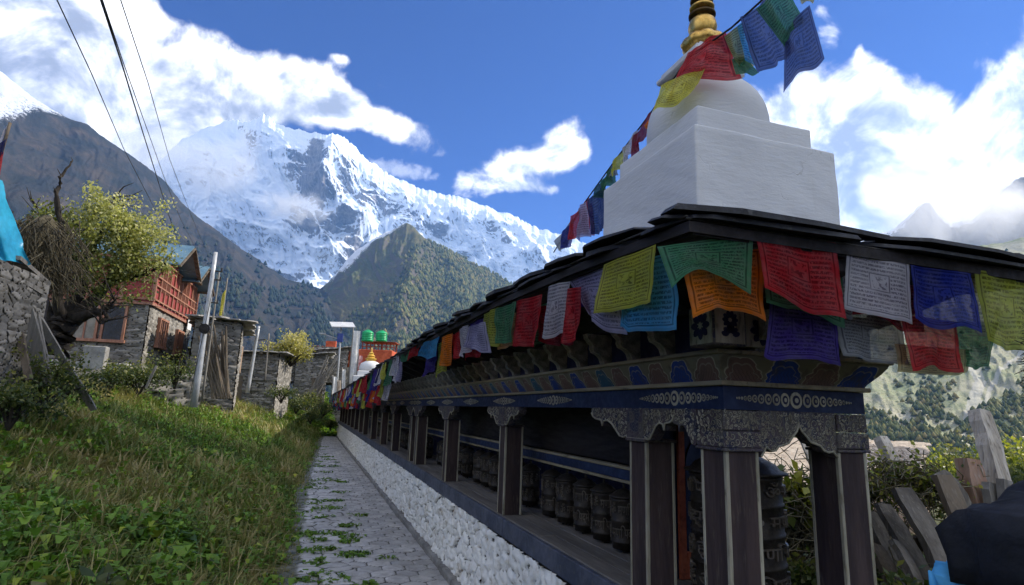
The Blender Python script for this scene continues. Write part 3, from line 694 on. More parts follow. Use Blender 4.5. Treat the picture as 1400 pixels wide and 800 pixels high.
    # weeds in the joints of the path
    for (cx, cy, r, nn) in [(float(path_left(q)) + rng.random() ** 1.6 * .75, q, .05 + .12 * rng.random(), int(rng.integers(20, 80))) for q in np.exp(rng.uniform(math.log(5), math.log(26), 46))] + [(.30, 6.3, .20, 130), (.62, 7.2, .16, 100), (.28, 8.4, .2, 110), (.66, 8.9, .12, 90), (.42, 10.4, .2, 110), (.85, 9.7, .12, 60), (.72, 12.2, .15, 90), (.55, 14.2, .2, 100), (.62, 17.3, .25, 120), (.55, 20.5, .28, 110),
                           (.60, 7.9, .10, 60), (.95, 7.0, .07, 30), (.20, 7.5, .15, 90), (.30, 12.8, .2, 90), (.45, 15.8, .18, 70), (.62, 6.0, .10, 60)]:
        a = rng.random(nn) * 6.28; rr = r * np.sqrt(rng.random(nn)); X = cx + rr * np.cos(a) * 1.3; Y = cy + rr * np.sin(a); P = np.stack([X, Y, 0 * X - 1.652], -1)
        V, T, to, k2 = leaf_cloud('', P, None, .03 + .05 * rng.random(nn), (rng.random(nn) < .5).astype(int), np.clip(.2 + .4 * rng.random(nn), 0, 1), rng)
        Vs.append(V); Fs.append(T + off); Ts.append(to); Ks.append((k2 > 0).astype(float)); off += len(V)
    me = np_mesh('undergrowth', np.concatenate(Vs), np.concatenate(Fs), {'tone': np.concatenate(Ts), 'kindv': np.concatenate(Ks)})
    tag(link('undergrowth', me, 'undergrowth'), 'rank green and dry weeds and grass covering the slope left of the path', 'grass', kind='stuff')
undergrowth()
# ------------------------------------------------------------------ the prayer wheel wall (mani wall) with its slate roof
XP = 1.54; YC = 1.953; XR = 2.27; YE = 34.0; LEDGE = -.822; BB = .034
rough_mat('dark_wood', (.030, .020, .022), (.060, .040, .038), 9, .8, .6, .004, c3=(.12, .095, .08), stretch=(1, 1, .12))
rough_mat('pale_trim', (.25, .23, .17), (.40, .37, .28), 10, .75, .5, .003, c3=(.10, .085, .06), stretch=(1, 1, .2))
rough_mat('beam_trim', (.21, .18, .12), (.31, .27, .18), 8, .75, .5, .003, c3=(.09, .075, .05), stretch=(1, .15, 1))
rough_mat('blue_paint', (.007, .014, .050), (.014, .028, .080), 5, .7, .4, .003, c3=(.035, .05, .09))
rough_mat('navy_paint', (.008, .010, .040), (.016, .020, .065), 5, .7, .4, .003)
rough_mat('slate_blue_ledge', (.055, .065, .095), (.10, .11, .15), 4, .75, .5, .006, c3=(.16, .155, .15))
rough_mat('worn_boards', (.11, .10, .09), (.20, .18, .16), 7, .8, .7, .005, c3=(.26, .24, .21), stretch=(1, .12, 1))
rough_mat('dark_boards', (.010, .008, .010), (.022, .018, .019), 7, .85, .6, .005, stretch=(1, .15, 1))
rough_mat('roof_slate', (.010, .010, .013), (.030, .030, .036), 5, .7, .8, .008, c3=(.10, .10, .105))
rough_mat('red_oxide', (.23, .045, .025), (.34, .085, .04), 6, .7, .4, .003, c3=(.14, .04, .03))
m, t = new_mat('whitewash'); co = t.node('ShaderNodeTexCoord', out=3)
n1 = t.noise(co, 2.2, 5, .6); n2 = t.noise(t.vm('MULTIPLY', co, (9, 9, 1.3)), 1.5, 5, .6, .4); n3 = t.noise(t.vm('MULTIPLY', co, (1, 1, 4)), 16, 4, .6); n4 = t.noise(co, 90, 3, .6)
c = t.mix(t.smooth(n1, .35, .7), (.56, .56, .565), (.62, .62, .62)); c = t.mix(t.smooth(n2, .60, .78, 0, .30), c, (.50, .48, .44)); c = t.mix(t.smooth(n4, .66, .72, 0, .35), c, (.45, .43, .40))
ck = t.node('ShaderNodeTexVoronoi', {'Vector': t.vm('ADD', co, t.vm('SCALE', t.node('ShaderNodeTexNoise', {'Vector': co, 'Scale': 6.0, 'Detail': 4}, 1), .35)), 'Scale': 2.2}, 0, feature='DISTANCE_TO_EDGE')
crk = t.m('MULTIPLY', t.smooth(ck, .010, .003), t.smooth(n1, .5, .62)); c = t.mix(t.m('MULTIPLY', crk, .25), c, (.25, .24, .23))
finish(t, c, .9, t.bump(t.m('ADD', t.m('ADD', n3, t.m('MULTIPLY', n4, .3)), t.m('MULTIPLY', crk, -.5)), .5, .006), spec=.2)
rough_mat('gold', (.60, .36, .09), (.78, .50, .14), 8, .38, .25, .003, metal=.85, c3=(.25, .14, .04))
rough_mat('dark_gold', (.05, .03, .012), (.12, .07, .02), 8, .5, .3, .003, metal=.6)
rough_mat('iron', (.025, .022, .022), (.05, .045, .042), 12, .5, .4, .002, metal=.6)

# carved and painted scrollwork: pale curling lines over a dark ground
m, t = new_mat('carved_scrolls')
co = t.node('ShaderNodeTexCoord', out=3)
w = t.node('ShaderNodeTexNoise', {'Vector': co, 'Scale': 14, 'Detail': 1}, 1)
cw_ = t.vm('ADD', co, t.vm('SCALE', t.vm('SUBTRACT', w, (.5, .5, .5)), .035))
vd = t.node('ShaderNodeTexVoronoi', {'Vector': cw_, 'Scale': 24.0, 'Randomness': .75}, 0, feature='F1')
ve = t.node('ShaderNodeTexVoronoi', {'Vector': cw_, 'Scale': 24.0, 'Randomness': .75}, 0, feature='DISTANCE_TO_EDGE')
ring = t.m('ABSOLUTE', t.m('SINE', t.m('ADD', t.m('MULTIPLY', vd, 9.0), t.m('MULTIPLY', t.noise(co, 30, 1), 2.4))))
line = t.m('MAXIMUM', t.smooth(ring, .30, .10), t.m('MULTIPLY', t.smooth(ve, .05, .025), .45))
dirt = t.noise(co, 18, 4, .6)
vcol = t.node('ShaderNodeTexVoronoi', {'Vector': cw_, 'Scale': 24.0, 'Randomness': .75}, 1, feature='F1')
vs_ = t.n.new('ShaderNodeSeparateColor'); t.l.new(vcol, vs_.inputs[0])
ground_ = t.mix(t.smooth(vs_.outputs[0], .6, .62), (.065, .050, .062), t.mix(t.smooth(vs_.outputs[1], .5, .52), (.030, .030, .055), (.085, .075, .070)))
c = t.mix(t.m('MULTIPLY', line, .55), ground_, (.20, .19, .155)); c = t.mix(t.smooth(dirt, .5, .68, 0, .5), c, (.07, .06, .055))
finish(t, c, .7, t.bump(line, .8, .006), spec=.3)
rough_mat('painted_grey', (.17, .165, .14), (.33, .31, .26), 22, .75, .6, .004, c3=(.10, .09, .08))
# band of lotus petals: u counts petals, v is the height
m, t = new_mat('lotus_band')
uv = t.node('ShaderNodeTexCoord', out=2); s_ = t.n.new('ShaderNodeSeparateXYZ'); t.l.new(uv, s_.inputs[0])
pid = t.m('FLOOR', s_.outputs[0]); fu = t.m('SUBTRACT', t.m('FRACT', s_.outputs[0]), .5); v = s_.outputs[1]
bend = t.m('ADD', fu, t.m('MULTIPLY', t.m('SUBTRACT', .5, v), -.16))
ang = t.m('ARCTAN2', bend, t.m('ADD', v, .05)); rr = t.m('SQRT', t.m('ADD', t.m('MULTIPLY', t.m('MULTIPLY', bend, bend), 3.4), t.m('MULTIPLY', v, v)))
sc_ = t.m('ADD', .80, t.m('MULTIPLY', t.m('ABSOLUTE', t.m('SINE', t.m('MULTIPLY', ang, 6.0))), .10))
dd_ = t.m('SUBTRACT', sc_, rr)                                # >0 inside the petal
k3 = t.m('FRACT', t.m('DIVIDE', pid, 3.0)); k2 = t.m('FRACT', t.m('DIVIDE', pid, 2.0))
pc = t.mix(t.m('GREATER_THAN', k2, .25), (.16, .10, .085), t.mix(t.m('GREATER_THAN', k3, .4), (.020, .050, .23), (.030, .095, .16)))
veins = t.smooth(t.m('ABSOLUTE', t.m('SINE', t.m('MULTIPLY', t.m('ADD', bend, t.m('MULTIPLY', v, .25)), 34.0))), .35, .1)
veins = t.m('MULTIPLY', veins, t.smooth(v, .62, .35))
pc = t.mix(t.m('MULTIPLY', veins, .75), pc, (.035, .03, .035)); 
inner = t.smooth(t.m('ABSOLUTE', t.m('SUBTRACT', dd_, .20)), .03, .012); pc = t.mix(t.m('MULTIPLY', inner, .5), pc, (.30, .28, .22))
bgc = (.17, .155, .11); c = t.mix(t.smooth(dd_, 0, .02), bgc, pc); c = t.mix(t.smooth(t.m('ABSOLUTE', dd_), .035, .015), c, (.34, .32, .25))
nn = t.noise(t.node('ShaderNodeTexCoord', out=3), 16, 5, .6); c = t.mix(t.smooth(nn, .48, .68, 0, .6), c, (.07, .06, .05))
finish(t, c, .75, t.bump(dd_, .3, .004), spec=.25)

mani = empty('prayer_wheel_shelter', (XP, YC, LEDGE)); tag(mani, 'long dark timber arcade of prayer wheels on a whitewashed rubble wall under a slate roof', 'prayer wheel wall')
mani_inv = Matrix.Translation((-XP, -YC, -LEDGE))
def mp(mb, name, mat, parent=mani, smooth=False):          # geometry is written in world space; the part is moved under its thing
    mb.v = [tuple(Vector(p) - Vector((XP, YC, LEDGE))) for p in mb.v]
    return mb.build(name, mat, parent, smooth)
def mp_obj(o, parent=mani): o.parent = parent; o.location = -Vector((XP, YC, LEDGE)); return o

# rubble wall: real relief, one cell per stone
def rubble(name, P0, P1, z0, z1, du, dv, scale, depth, mat, seed, batter=0.0, u0=None, out=(-1, 0), parent=None, flat=.5, aspect=1.6, off=None):
    """a relief of stones on the vertical strip from P0 to P1; out is the outward direction"""
    P0 = np.array(P0, float); P1 = np.array(P1, float); L = np.linalg.norm(P1 - P0); e = (P1 - P0) / L
    U = du if hasattr(du, '__len__') else np.linspace(0, L, max(int(L / du), 2)); Vv = np.linspace(0, 1, max(int((z1 - z0) / dv), 2))
    UU, VV = np.meshgrid(U, Vv, indexing='ij'); ZZ = z0 + (z1 - z0) * VV
    wob = (fbm(UU * 2.2, ZZ * 2.2, 3, seed) - .5)
    f1, f2, cid, ox_, oy_ = worley((UU + wob * .10) * scale / aspect, (ZZ + wob * .06) * scale, seed, .95, True)
    g = sstep(f2 - f1, .01, .11); f1b, f2b, cb = worley(UU * scale * 2.1, ZZ * scale * 2.4, seed + 3, .9)
    hgt = g * (.35 + .55 * cid + ox_ * (_h(cid * 9973, cid * 0, 3) - .5) * 1.1 + oy_ * (_h(cid * 7919, cid * 0, 4) - .5) * 1.3) + sstep(f2b - f1b, .0, .12) * (.10 + .28 * cb) * g + (fbm(UU * 26, ZZ * 26, 3, seed + 5) - .5) * .30
    D = hgt * depth + batter * (1 - VV) 
    X = P0[0] + e[0] * UU + out[0] * D; Y = P0[1] + e[1] * UU + out[1] * D
    Vt = np.stack([X, Y, ZZ + (cid - .5) * .0], -1).reshape(-1, 3)
    if off is not None: Vt = Vt - np.array(off)
    me = np_mesh(name, Vt, grid_faces(len(U), len(Vv)), {'gap': g.ravel(), 'ident': cid.ravel(), 'small': cb.ravel()}, smooth=False)
    return link(name, me, mat, parent)
def stone_mat(name, stops, gapc, wash=None, rough=.9, dirtc=(.10, .085, .06), dirt=.5):
    m, t = new_mat(name); g = t.attr('gap'); i = t.attr('ident'); co = t.node('ShaderNodeTexCoord', out=3)
    n1 = t.noise(co, 5, 6, .65); n2 = t.noise(co, 38, 5, .65)
    c = t.ramp(t.m('ADD', t.m('MULTIPLY', i, .75), t.m('MULTIPLY', t.m('SUBTRACT', n2, .4), .5)), stops)
    if wash:
        szz = t.n.new('ShaderNodeSeparateXYZ'); t.l.new(co, szz.inputs[0])
        c = t.mix(t.smooth(t.m('ADD', n1, t.m('MULTIPLY', n2, .25)), .34, .62, .35, 1), c, wash)
    c = t.mix(t.smooth(t.m('ADD', g, t.m('MULTIPLY', t.m('SUBTRACT', n2, .5), .9)), .72, .22), c, gapc)
    c = t.mix(t.smooth(n1, .52, .70, 0, dirt), c, dirtc)
    finish(t, c, rough, t.bump(n2, .55, .006), spec=.2); return m
stone_mat('limewashed_rubble', [(0, (.34, .29, .23)), (.35, (.56, .52, .46)), (.7, (.72, .70, .65)), (1, (.50, .44, .36))], (.050, .042, .034), wash=(.80, .79, .75), dirtc=(.36, .28, .19), dirt=.6)
UU_ = adaptive(5.0, YE, .0032, .013) - 5.0
wl = rubble('base_wall', (1.525, 5.0), (1.525, YE), -1.66, -.955, UU_, .012, 9.5, .038, 'limewashed_rubble', 5, batter=.03, aspect=1.7)
mp_obj(wl)
bw = MB(); bw.bb(1.535, 2.33, YC - .10, YE, -1.75, -.96); mp(bw, 'base_core', 'limewashed_rubble')
wl2 = rubble('base_wall', (1.5, YC - .12), (1.5, 5.05), -1.66, -.955, .02, .02, 12.5, .032, 'limewashed_rubble', 6, aspect=1.25); mp_obj(wl2)
wl3 = rubble('base_wall', (2.33, YC - .115), (1.5, YC - .115), -1.66, -.955, .02, .02, 12.5, .032, 'limewashed_rubble', 7, out=(0, -1), aspect=1.25); mp_obj(wl3)
# ledge: slate blue fascia and worn boards on top
fa = MB(); y = YC - .16
while y < YE:
    L = min(random.uniform(2.2, 3.6), YE + .02 - y); fa.box((1.515 + random.uniform(-.004, .004), y + L / 2, -.892 + random.uniform(-.004, .004)), (.035, L - .006, .132), bev=.005); y += L
mp(fa, 'ledge_fascia', 'slate_blue_ledge')
lb = MB()
for k, x in enumerate((1.60, 1.735, 1.87, 2.005, 2.14, 2.275)):
    y = YC - .16
    while y < YE:
        L = min(random.uniform(2.0, 3.4), YE + .02 - y); lb.box((x, y + L / 2, LEDGE - .02 + random.uniform(-.003, .002)), (.131, L - .005, .04), bev=.004); y += L
mp(lb, 'ledge_boards', 'worn_boards')
# pillars, each with pale corner trims and its own carved bracket
PW = .153
PIL = [2.53, 4.70, 6.90, 8.95, 9.52, 11.7, 13.65, 15.9, 18.3, 20.0, 22.1, 24.3, 26.5, 28.7, 31.0, 33.2]
def cusp(a, b, zt, zb, mirror=False):
    """half bracket outline from the pillar edge (a) out to the tip (b): stepped cusps"""
    pts = [(0, 0), (0.02, -.02), (.10, -.04), (.20, -.22), (.30, -.48), (.36, -.60), (.46, -.60), (.58, -.53), (.66, -.86), (.72, -.62), (.84, -.46), (.96, -.44), (1.0, -.20), (1.0, 0)]
    L = b - a; H = zt - zb; k = 1.0
    prof = [(1.0, 0), (1.0, -.22), (.95, -.36), (.86, -.43), (.70, -.47), (.665, -.66), (.63, -.50), (.52, -.46), (.40, -.56), (.27, -.80), (.18, -.97), (.09, -1.0), (.0, -.93)]
    return [(a + L * u, zt + H * v) for u, v in prof]
def bracket_poly(c0, c1, reach0, reach1, zt, zb):
    r = cusp(c1, c1 + reach1, zt, zb); l = cusp(c0, c0 - reach0, zt, zb)
    return l + [(c0, zb)] + [(c1, zb)] + r[::-1]
def pillar(x0, y0, name='pillar'):
    p = MB(); p.bb(x0, x0 + PW, y0, y0 + PW, LEDGE, BB - .145, bev=.004); P = mp(p, name, 'dark_wood')
    tm = MB(); w = .016; g = .0022
    for (cx, cy) in ((x0, y0), (x0, y0 + PW), (x0 + PW, y0), (x0 + PW, y0 + PW)):
        sx = w / 2 - g if cx == x0 else -w / 2 + g; sy = w / 2 - g if cy == y0 else -w / 2 + g
        tm.box((cx + sx, cy + sy, (LEDGE + BB - .145) / 2), (w, w, BB - .145 - LEDGE - .004), bev=.002)
    o = mp(tm, 'trim', 'pale_trim', P); o.parent = P
    return P
def block_and_bracket(y0, reach0, reach1):
    b = MB(); b.prism(bracket_poly(y0 - .01, y0 + PW + .01, reach0, reach1, BB, BB - .150), 'x', XP - .012, XP + .05); B = mp(b, 'bracket', 'carved_scrolls')
    if y0 < 12:
        pl_ = bracket_poly(y0 - .01, y0 + PW + .01, reach0, reach1, BB, BB - .150)
        e_ = MB(); e_.tube([(XP - .013, a, b + .004) for a, b in pl_[1:-1]], .005, 5); mp(e_, 'bracket_edging', 'pale_trim', B)
    s = MB(); s.bb(XP - .020, XP + PW + .01, y0 - .014, y0 + PW + .014, BB - .160, BB - .145, bev=.003); s.bb(XP - .0165, XP + .02, y0 - .006, y0 + PW + .006, BB - .145, BB - .006, bev=.003); o = mp(s, 'capital', 'carved_scrolls', B)
pillar(XP, YC); pillar(2.10, YC)
cap = MB(); cap.bb(XP - .018, XP + PW + .016, YC - .018, YC + PW + .016, BB - .160, BB - .148, bev=.003); cap.bb(XP - .013, XP + PW + .012, YC - .013, YC + PW + .012, BB - .148, BB - .083, bev=.004); cap.bb(XP - .010, XP + PW + .010, YC - .010, YC + PW + .010, BB - .081, BB - .003, bev=.004)
mp(cap, 'capital', 'carved_scrolls'); cap = MB()
cap.bb(2.09, 2.27, YC - .014, YC + PW + .012, BB - .160, BB - .148, bev=.003); cap.bb(2.092, 2.268, YC - .012, YC + PW + .010, BB - .146, BB - .083, bev=.004); cap.bb(2.10, 2.264, YC - .010, YC + PW + .009, BB - .076, BB - .003, bev=.004)
mp(cap, 'capital', 'carved_scrolls')
hb = MB()     # half bracket from the corner pillar along the long side, and the arch between the two end pillars
hb.prism([(YC + PW + .012, BB)] + [(YC + PW + .012, BB - .15)] + cusp(YC + PW + .012, YC + PW + .20, BB, BB - .150)[::-1], 'x', XP - .012, XP + .05)
mp(hb, 'bracket', 'carved_scrolls')
ar = MB(); xm = 1.898
left = [(1.702, -.148), (1.720, -.125), (1.728, -.110), (1.752, -.128), (1.775, -.124), (1.790, -.108), (1.815, -.103), (1.840, -.095), (1.862, -.070), (1.885, -.048), (1.894, -.030), (xm, -.012)]
right = [(1.902, -.030), (1.912, -.048), (1.935, -.068), (1.955, -.090), (1.985, -.098), (2.005, -.104), (2.020, -.122), (2.045, -.130), (2.068, -.126), (2.082, -.142), (2.092, -.148)]
ar.prism([(1.702, BB)] + [(a, b + .0) for a, b in left] + right + [(2.092, BB)], 'y', YC - .006, YC + .05); mp(ar, 'arch_bracket', 'carved_scrolls')
# pale edging following the arch
ed = MB(); ed.tube([(a, YC - .008, b + .004) for a, b in left + right], .0045, 5); mp(ed, 'arch_edging', 'pale_trim')
for k, y0 in enumerate(PIL):
    pillar(XP, y0)
    r1 = .34; r0 = .34
    if k == 0: r0 = .245; r1 = .40
    if k == 3: r1 = .19
    if k == 4: r0 = .19
    block_and_bracket(y0, r0, r1)
# far and back pillars of the end bay
pillar(2.10, 2.72)
# main beam in blue with bead motif, trims, lotus band, cornice
bm_ = MB(); bm_.bb(XP, XP + .14, YC, YE, BB, .126); bm_.bb(XP + .002, XR, YC + .001, YC + .14, BB + .001, .125); bm_.bb(XR - .14, XR - .002, YC + .1, YE, BB + .002, .124); mp(bm_, 'beam', 'blue_paint')
tr = MB(); tr.bb(XP - .022, XP + .10, YC - .022, YE, .127, .146, bev=.003); tr.bb(XP + .1, XR + .022, YC - .0215, YC + .1, .1272, .1458, bev=.003); mp(tr, 'beam_trim', 'beam_trim')
def bead_row(c, axis, face, z):
    ring_bd, hole_bd = MB(), MB()
    r = .031; u = 0; sizes = [.031, .022, .019, .017, .015, .012, .0095, .007, .005, .004, .003]
    pos = [0]; 
    for a, b in zip(sizes[:-1], sizes[1:]): pos.append(pos[-1] + a + b + .004)
    for k, (p, s) in enumerate(zip(pos, sizes)):
        for sg in ((1,) if k == 0 else (1, -1)):
            zs = min(s * 1.3, .034)
            for tgt, f, lift in ((ring_bd, 1.0, .0025), (hole_bd, .62, .0040), (ring_bd, .30, .0055)):
                if s < .006 and f < 1: continue
                o = len(tgt.v); seg = 14
                for q in range(seg):
                    a = 2 * math.pi * q / seg; uu = c + sg * p + s * f * math.cos(a); zz = z + zs * f * math.sin(a)
                    for l in (0, lift):
                        tgt.v.append((face - l, uu, zz) if axis == 'y' else (uu, face - l, zz))
                for q in range(seg): q2 = (q + 1) % seg; tgt.f.append((o + 2 * q, o + 2 * q2, o + 2 * q2 + 1, o + 2 * q + 1))
                tgt.f.append(tuple(o + 2 * q + 1 for q in range(seg)))
    p_ = mp(ring_bd, 'painted_beads', 'pale_trim'); mp(hole_bd, 'bead_centres', 'navy_paint', p_)
bead_row(1.898, 'x', YC, .080); bead_row(2.285, 'y', XP, .080)
for a, b in zip(PIL[:-1], PIL[1:]): bead_row((a + b) / 2 + PW / 2 + .0, 'y', XP, .080)
for a in PIL[1:6]: bead_row(a + PW / 2, 'y', XP, .080)
# lotus band: a concave strip with uv; long side then end side
def strip(name, pts0, pts1, prof, mat, per, parent=mani):
    """prof: list of (outward, z); pts0/pts1 horizontal ends; outward direction from the right hand of travel"""
    V = []; UV = []; F = []; n = len(prof)
    a = Vector(pts0[:2]); b = Vector(pts1[:2]); L = (b - a).length; e = (b - a) / L; nrm = Vector(pts0[2])
    cuts = max(int(L / 1.0), 1)
    for i in range(cuts + 1):
        s = i / cuts
        for j, (o, z) in enumerate(prof):
            mit0 = o if len(pts0) > 3 else 0; mit1 = o if len(pts1) > 3 else 0
            pos = a + e * (L * s) + nrm * o
            if i == 0: pos = pos - e * mit0
            if i == cuts: pos = pos + e * mit1
            V.append((pos.x, pos.y, z)); UV.append((L * s / per, j / (n - 1)))
    me = np_mesh(name, V, grid_faces(cuts + 1, n), uv=UV, smooth=True); o = link(name, me, mat); return mp_obj(o, parent)
prof = [(0.004, .146), (.012, .160), (.030, .180), (.052, .205), (.070, .232), (.074, .243)]
strip('lotus_band', (XP, YC, (-1, 0), 1), (XP, YE, (-1, 0)), prof, 'lotus_band', .1725)
strip('lotus_band', (XP, YC, (0, -1), 1), (XR, YC, (0, -1), 1), prof, 'lotus_band', .185)
strip('lotus_band', (XR, YC, (1, 0), 1), (XR, YE, (1, 0)), prof, 'lotus_band', .1725)
co_ = MB(); co_.bb(XP - .088, XP + .02, YC - .088, YE, .244, .262, bev=.003); co_.bb(XP + .02, XR + .088, YC - .0875, YC + .02, .2442, .2618, bev=.003); mp(co_, 'cornice_trim', 'beam_trim')
# painted S shaped rafter ends against a navy board
S_PROF = [(0, 0), (-.010, .030), (-.030, .048), (-.058, .060), (-.066, .078), (-.064, .096), (-.080, .112), (-.098, .130), (-.104, .155)]
nb_ = MB(); nb_.bb(XP - .03, XP, YC - .03, YE, .262, .42); nb_.bb(XP, XR + .03, YC - .0295, YC, .262, .42); nb_.bb(XR, XR + .0295, YC - .03, YE, .262, .42); mp(nb_, 'frieze_board', 'navy_paint')
def rafter(y, w=.052):
    r = MB(); x0 = XP - .074; r.prism([(x0 + a, .263 + b) for a, b in S_PROF] + [(XP - .028, .418), (XP - .028, .263)], 'y', y - w / 2, y + w / 2); return r
ys_r = [YC + .30 + .295 * k for k in range(int((YE - YC - .4) / .295))]
r0 = mp(rafter(ys_r[0]), 'rafter_end', 'painted_grey')
for y in ys_r[1:88]:
    c_ = r0.copy(); COL.objects.link(c_); c_.parent = mani; c_.location = (0, y - ys_r[0], 0)
rest = MB()
for y in ys_r[88:]:
    q = rafter(y); o = len(rest.v); rest.v += q.v; rest.f += [tuple(o + i for i in f) for f in q.f]
ro = mp(rest, 'rafter_ends', 'painted_grey'); ro['kind'] = 'stuff'
# end side: painted panels with flowers at the corner and rafter ends
x = XP + .10
k = 0
while x < XR:
    r = MB(); y0 = YC - .074; r.prism([(y0 + a, .263 + b) for a, b in S_PROF] + [(YC - .028, .418), (YC - .028, .263)], 'x', x, x + .10); mp(r, 'rafter_end', 'painted_grey'); x += .215; k += 1
cp = MB(); cp.box((XP - .085, YC - .085, .342), (.15, .15, .156), bev=.004); cpo = mp(cp, 'corner_block', 'carved_scrolls')
def flower(mb, cu, cz, r, axis, face, n=8, up=False):
    for k in range(n):
        a = (math.pi * (k + .5) / n if up else 2 * math.pi * k / n); 
        o = len(mb.v); L = r; w = r * .24; pts = [(.22, 0), (.45, .9), (.72, 1.0), (.93, .55), (1.0, 0), (.93, -.55), (.72, -1.0), (.45, -.9)]
        for (l, s) in pts:
            u = cu + L * l * math.cos(a) - w * s * math.sin(a); z = cz + L * l * math.sin(a) + w * s * math.cos(a)
            for lift in (0, .003): mb.v.append((face - lift, u, z) if axis == 'y' else (u, face - lift, z))
        m_ = len(pts)
        mb.f.append(tuple(o + 2 * i + 1 for i in range(m_)))
        for i in range(m_): j = (i + 1) % m_; mb.f.append((o + 2 * i, o + 2 * j, o + 2 * j + 1, o + 2 * i + 1))
fp = MB(); fp.bb(XP - .1625, XP - .1605, YC - .155, YC - .02, .272, .412); fp.bb(XP - .152, XP - .02, YC - .1625, YC - .1605, .272, .412); fp.bb(XP + .04, XP + .20, YC - .095, YC - .045, .275, .405)
mp(fp, 'flower_panels', 'pale_trim')
fl = MB(); flower(fl, YC - .088, .342, .055, 'y', XP - .1625); flower(fl, XP - .086, .36, .035, 'x', YC - .1625, 10); flower(fl, XP - .086, .300, .042, 'x', YC - .1625, 6, True); flower(fl, XP + .12, .34, .058, 'x', YC - .095, 8)
mp(fl, 'painted_flowers', 'navy_paint')
# inner parts: rail above the wheels, back boards, painted end panel
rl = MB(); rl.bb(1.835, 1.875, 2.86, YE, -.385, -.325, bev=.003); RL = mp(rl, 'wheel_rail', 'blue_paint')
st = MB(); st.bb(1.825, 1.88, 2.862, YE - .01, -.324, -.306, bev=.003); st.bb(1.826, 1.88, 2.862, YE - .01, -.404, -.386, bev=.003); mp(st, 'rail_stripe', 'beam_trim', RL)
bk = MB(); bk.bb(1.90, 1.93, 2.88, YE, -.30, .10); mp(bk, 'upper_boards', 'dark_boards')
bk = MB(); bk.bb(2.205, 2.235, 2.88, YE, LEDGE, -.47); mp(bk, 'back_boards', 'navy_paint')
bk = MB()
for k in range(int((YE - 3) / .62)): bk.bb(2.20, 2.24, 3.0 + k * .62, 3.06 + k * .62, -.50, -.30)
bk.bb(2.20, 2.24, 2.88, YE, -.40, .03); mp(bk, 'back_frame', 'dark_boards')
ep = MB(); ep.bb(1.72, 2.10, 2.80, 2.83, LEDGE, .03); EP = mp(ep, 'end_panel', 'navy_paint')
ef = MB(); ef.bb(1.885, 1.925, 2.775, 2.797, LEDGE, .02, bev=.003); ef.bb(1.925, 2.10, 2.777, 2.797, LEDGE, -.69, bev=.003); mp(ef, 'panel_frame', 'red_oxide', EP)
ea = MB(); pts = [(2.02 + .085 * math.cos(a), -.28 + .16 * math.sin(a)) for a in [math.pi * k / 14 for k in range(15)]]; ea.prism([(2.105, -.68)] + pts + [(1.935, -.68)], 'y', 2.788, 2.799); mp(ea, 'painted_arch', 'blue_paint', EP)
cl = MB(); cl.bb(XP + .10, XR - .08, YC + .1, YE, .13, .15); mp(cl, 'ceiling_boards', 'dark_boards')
# eaves and roof
EAVE_PX = [(940, 262), (900, 280), (860, 300), (750, 352), (685, 388), (600, 441), (560, 468)]
XE = 1.047; YE0 = 1.46
ev = [(p.y, p.z) for p in (at(*q, x=XE) for q in EAVE_PX)] + [(13.0, .70), (20, .62), (34.2, .60)]
ey = [e[0] for e in ev]; ez = [e[1] - .05 for e in ev]
def eave_z(y): return float(np.interp(y, ey, ez))
XM = 1.905; RISE = .17                        # ridge
def roof_z(x, y):
    """top of the roof deck"""
    dx = (XM - XE) - abs(x - XM); dy = y - YE0; d = max(min(dx, dy), -.05); return eave_z(y) + d * RISE - .02
rd = MB(); step = [YE0, YE0 + .43, YE0 + .86] + [YE0 + .86 + 1.2 * k for k in range(1, 28)]
o = 0; vs = []; fs = []; xs_ = (XE + .01, XE + .43, XM, 2 * XM - XE - .43, 2 * XM - XE - .01)
for y in step:
    for x in xs_: vs.append((x, y + .01, roof_z(x, y) - .02))
    for x in xs_: vs.append((x, y + .01, roof_z(x, y) - .055))
for i in range(len(step) - 1):
    for j in range(4):
        a = i * 10 + j; fs.append((a, a + 1, a + 11, a + 10)); fs.append((a + 5, a + 15, a + 16, a + 6))
    fs.append((i * 10, i * 10 + 10, i * 10 + 15, i * 10 + 5)); fs.append((i * 10 + 4, i * 10 + 9, i * 10 + 19, i * 10 + 14))
for j in range(4): fs.append((j, j + 5, j + 6, j + 1))
rd.v = vs; rd.f = fs; mp(rd, 'roof_deck', 'dark_boards')
sf = MB()   # rafters running out under the deck
for y in np.arange(YC + .05, 30, .59):
    sf.beam((XP - .05, y, .43), (XE + .04, y, eave_z(y) - .10), .05, .06)
sf.bb(XP - .10, XR + .10, YC - .10, YE, .419, .435)
for x in (1.7, 2.0, 2.3): sf.beam((x, YC - .05, .43), (x, YE0 + .04, eave_z(YE0) - .10), .05, .06)
mp(sf, 'rafters', 'dark_boards')
fs_ = MB(); 
for a, b in zip(step[:-1], step[1:]): fs_.beam((XE + .045, max(a, YE0 + .03), roof_z(XE, a) - .035), (XE + .045, b + .01, roof_z(XE, b) - .035), .03, .05)
fs_.bb(XE + .03, 2 * XM - XE - .03, YE0 + .02, YE0 + .05, eave_z(YE0) - .080, eave_z(YE0) - .03); mp(fs_, 'eave_board', 'dark_boards')
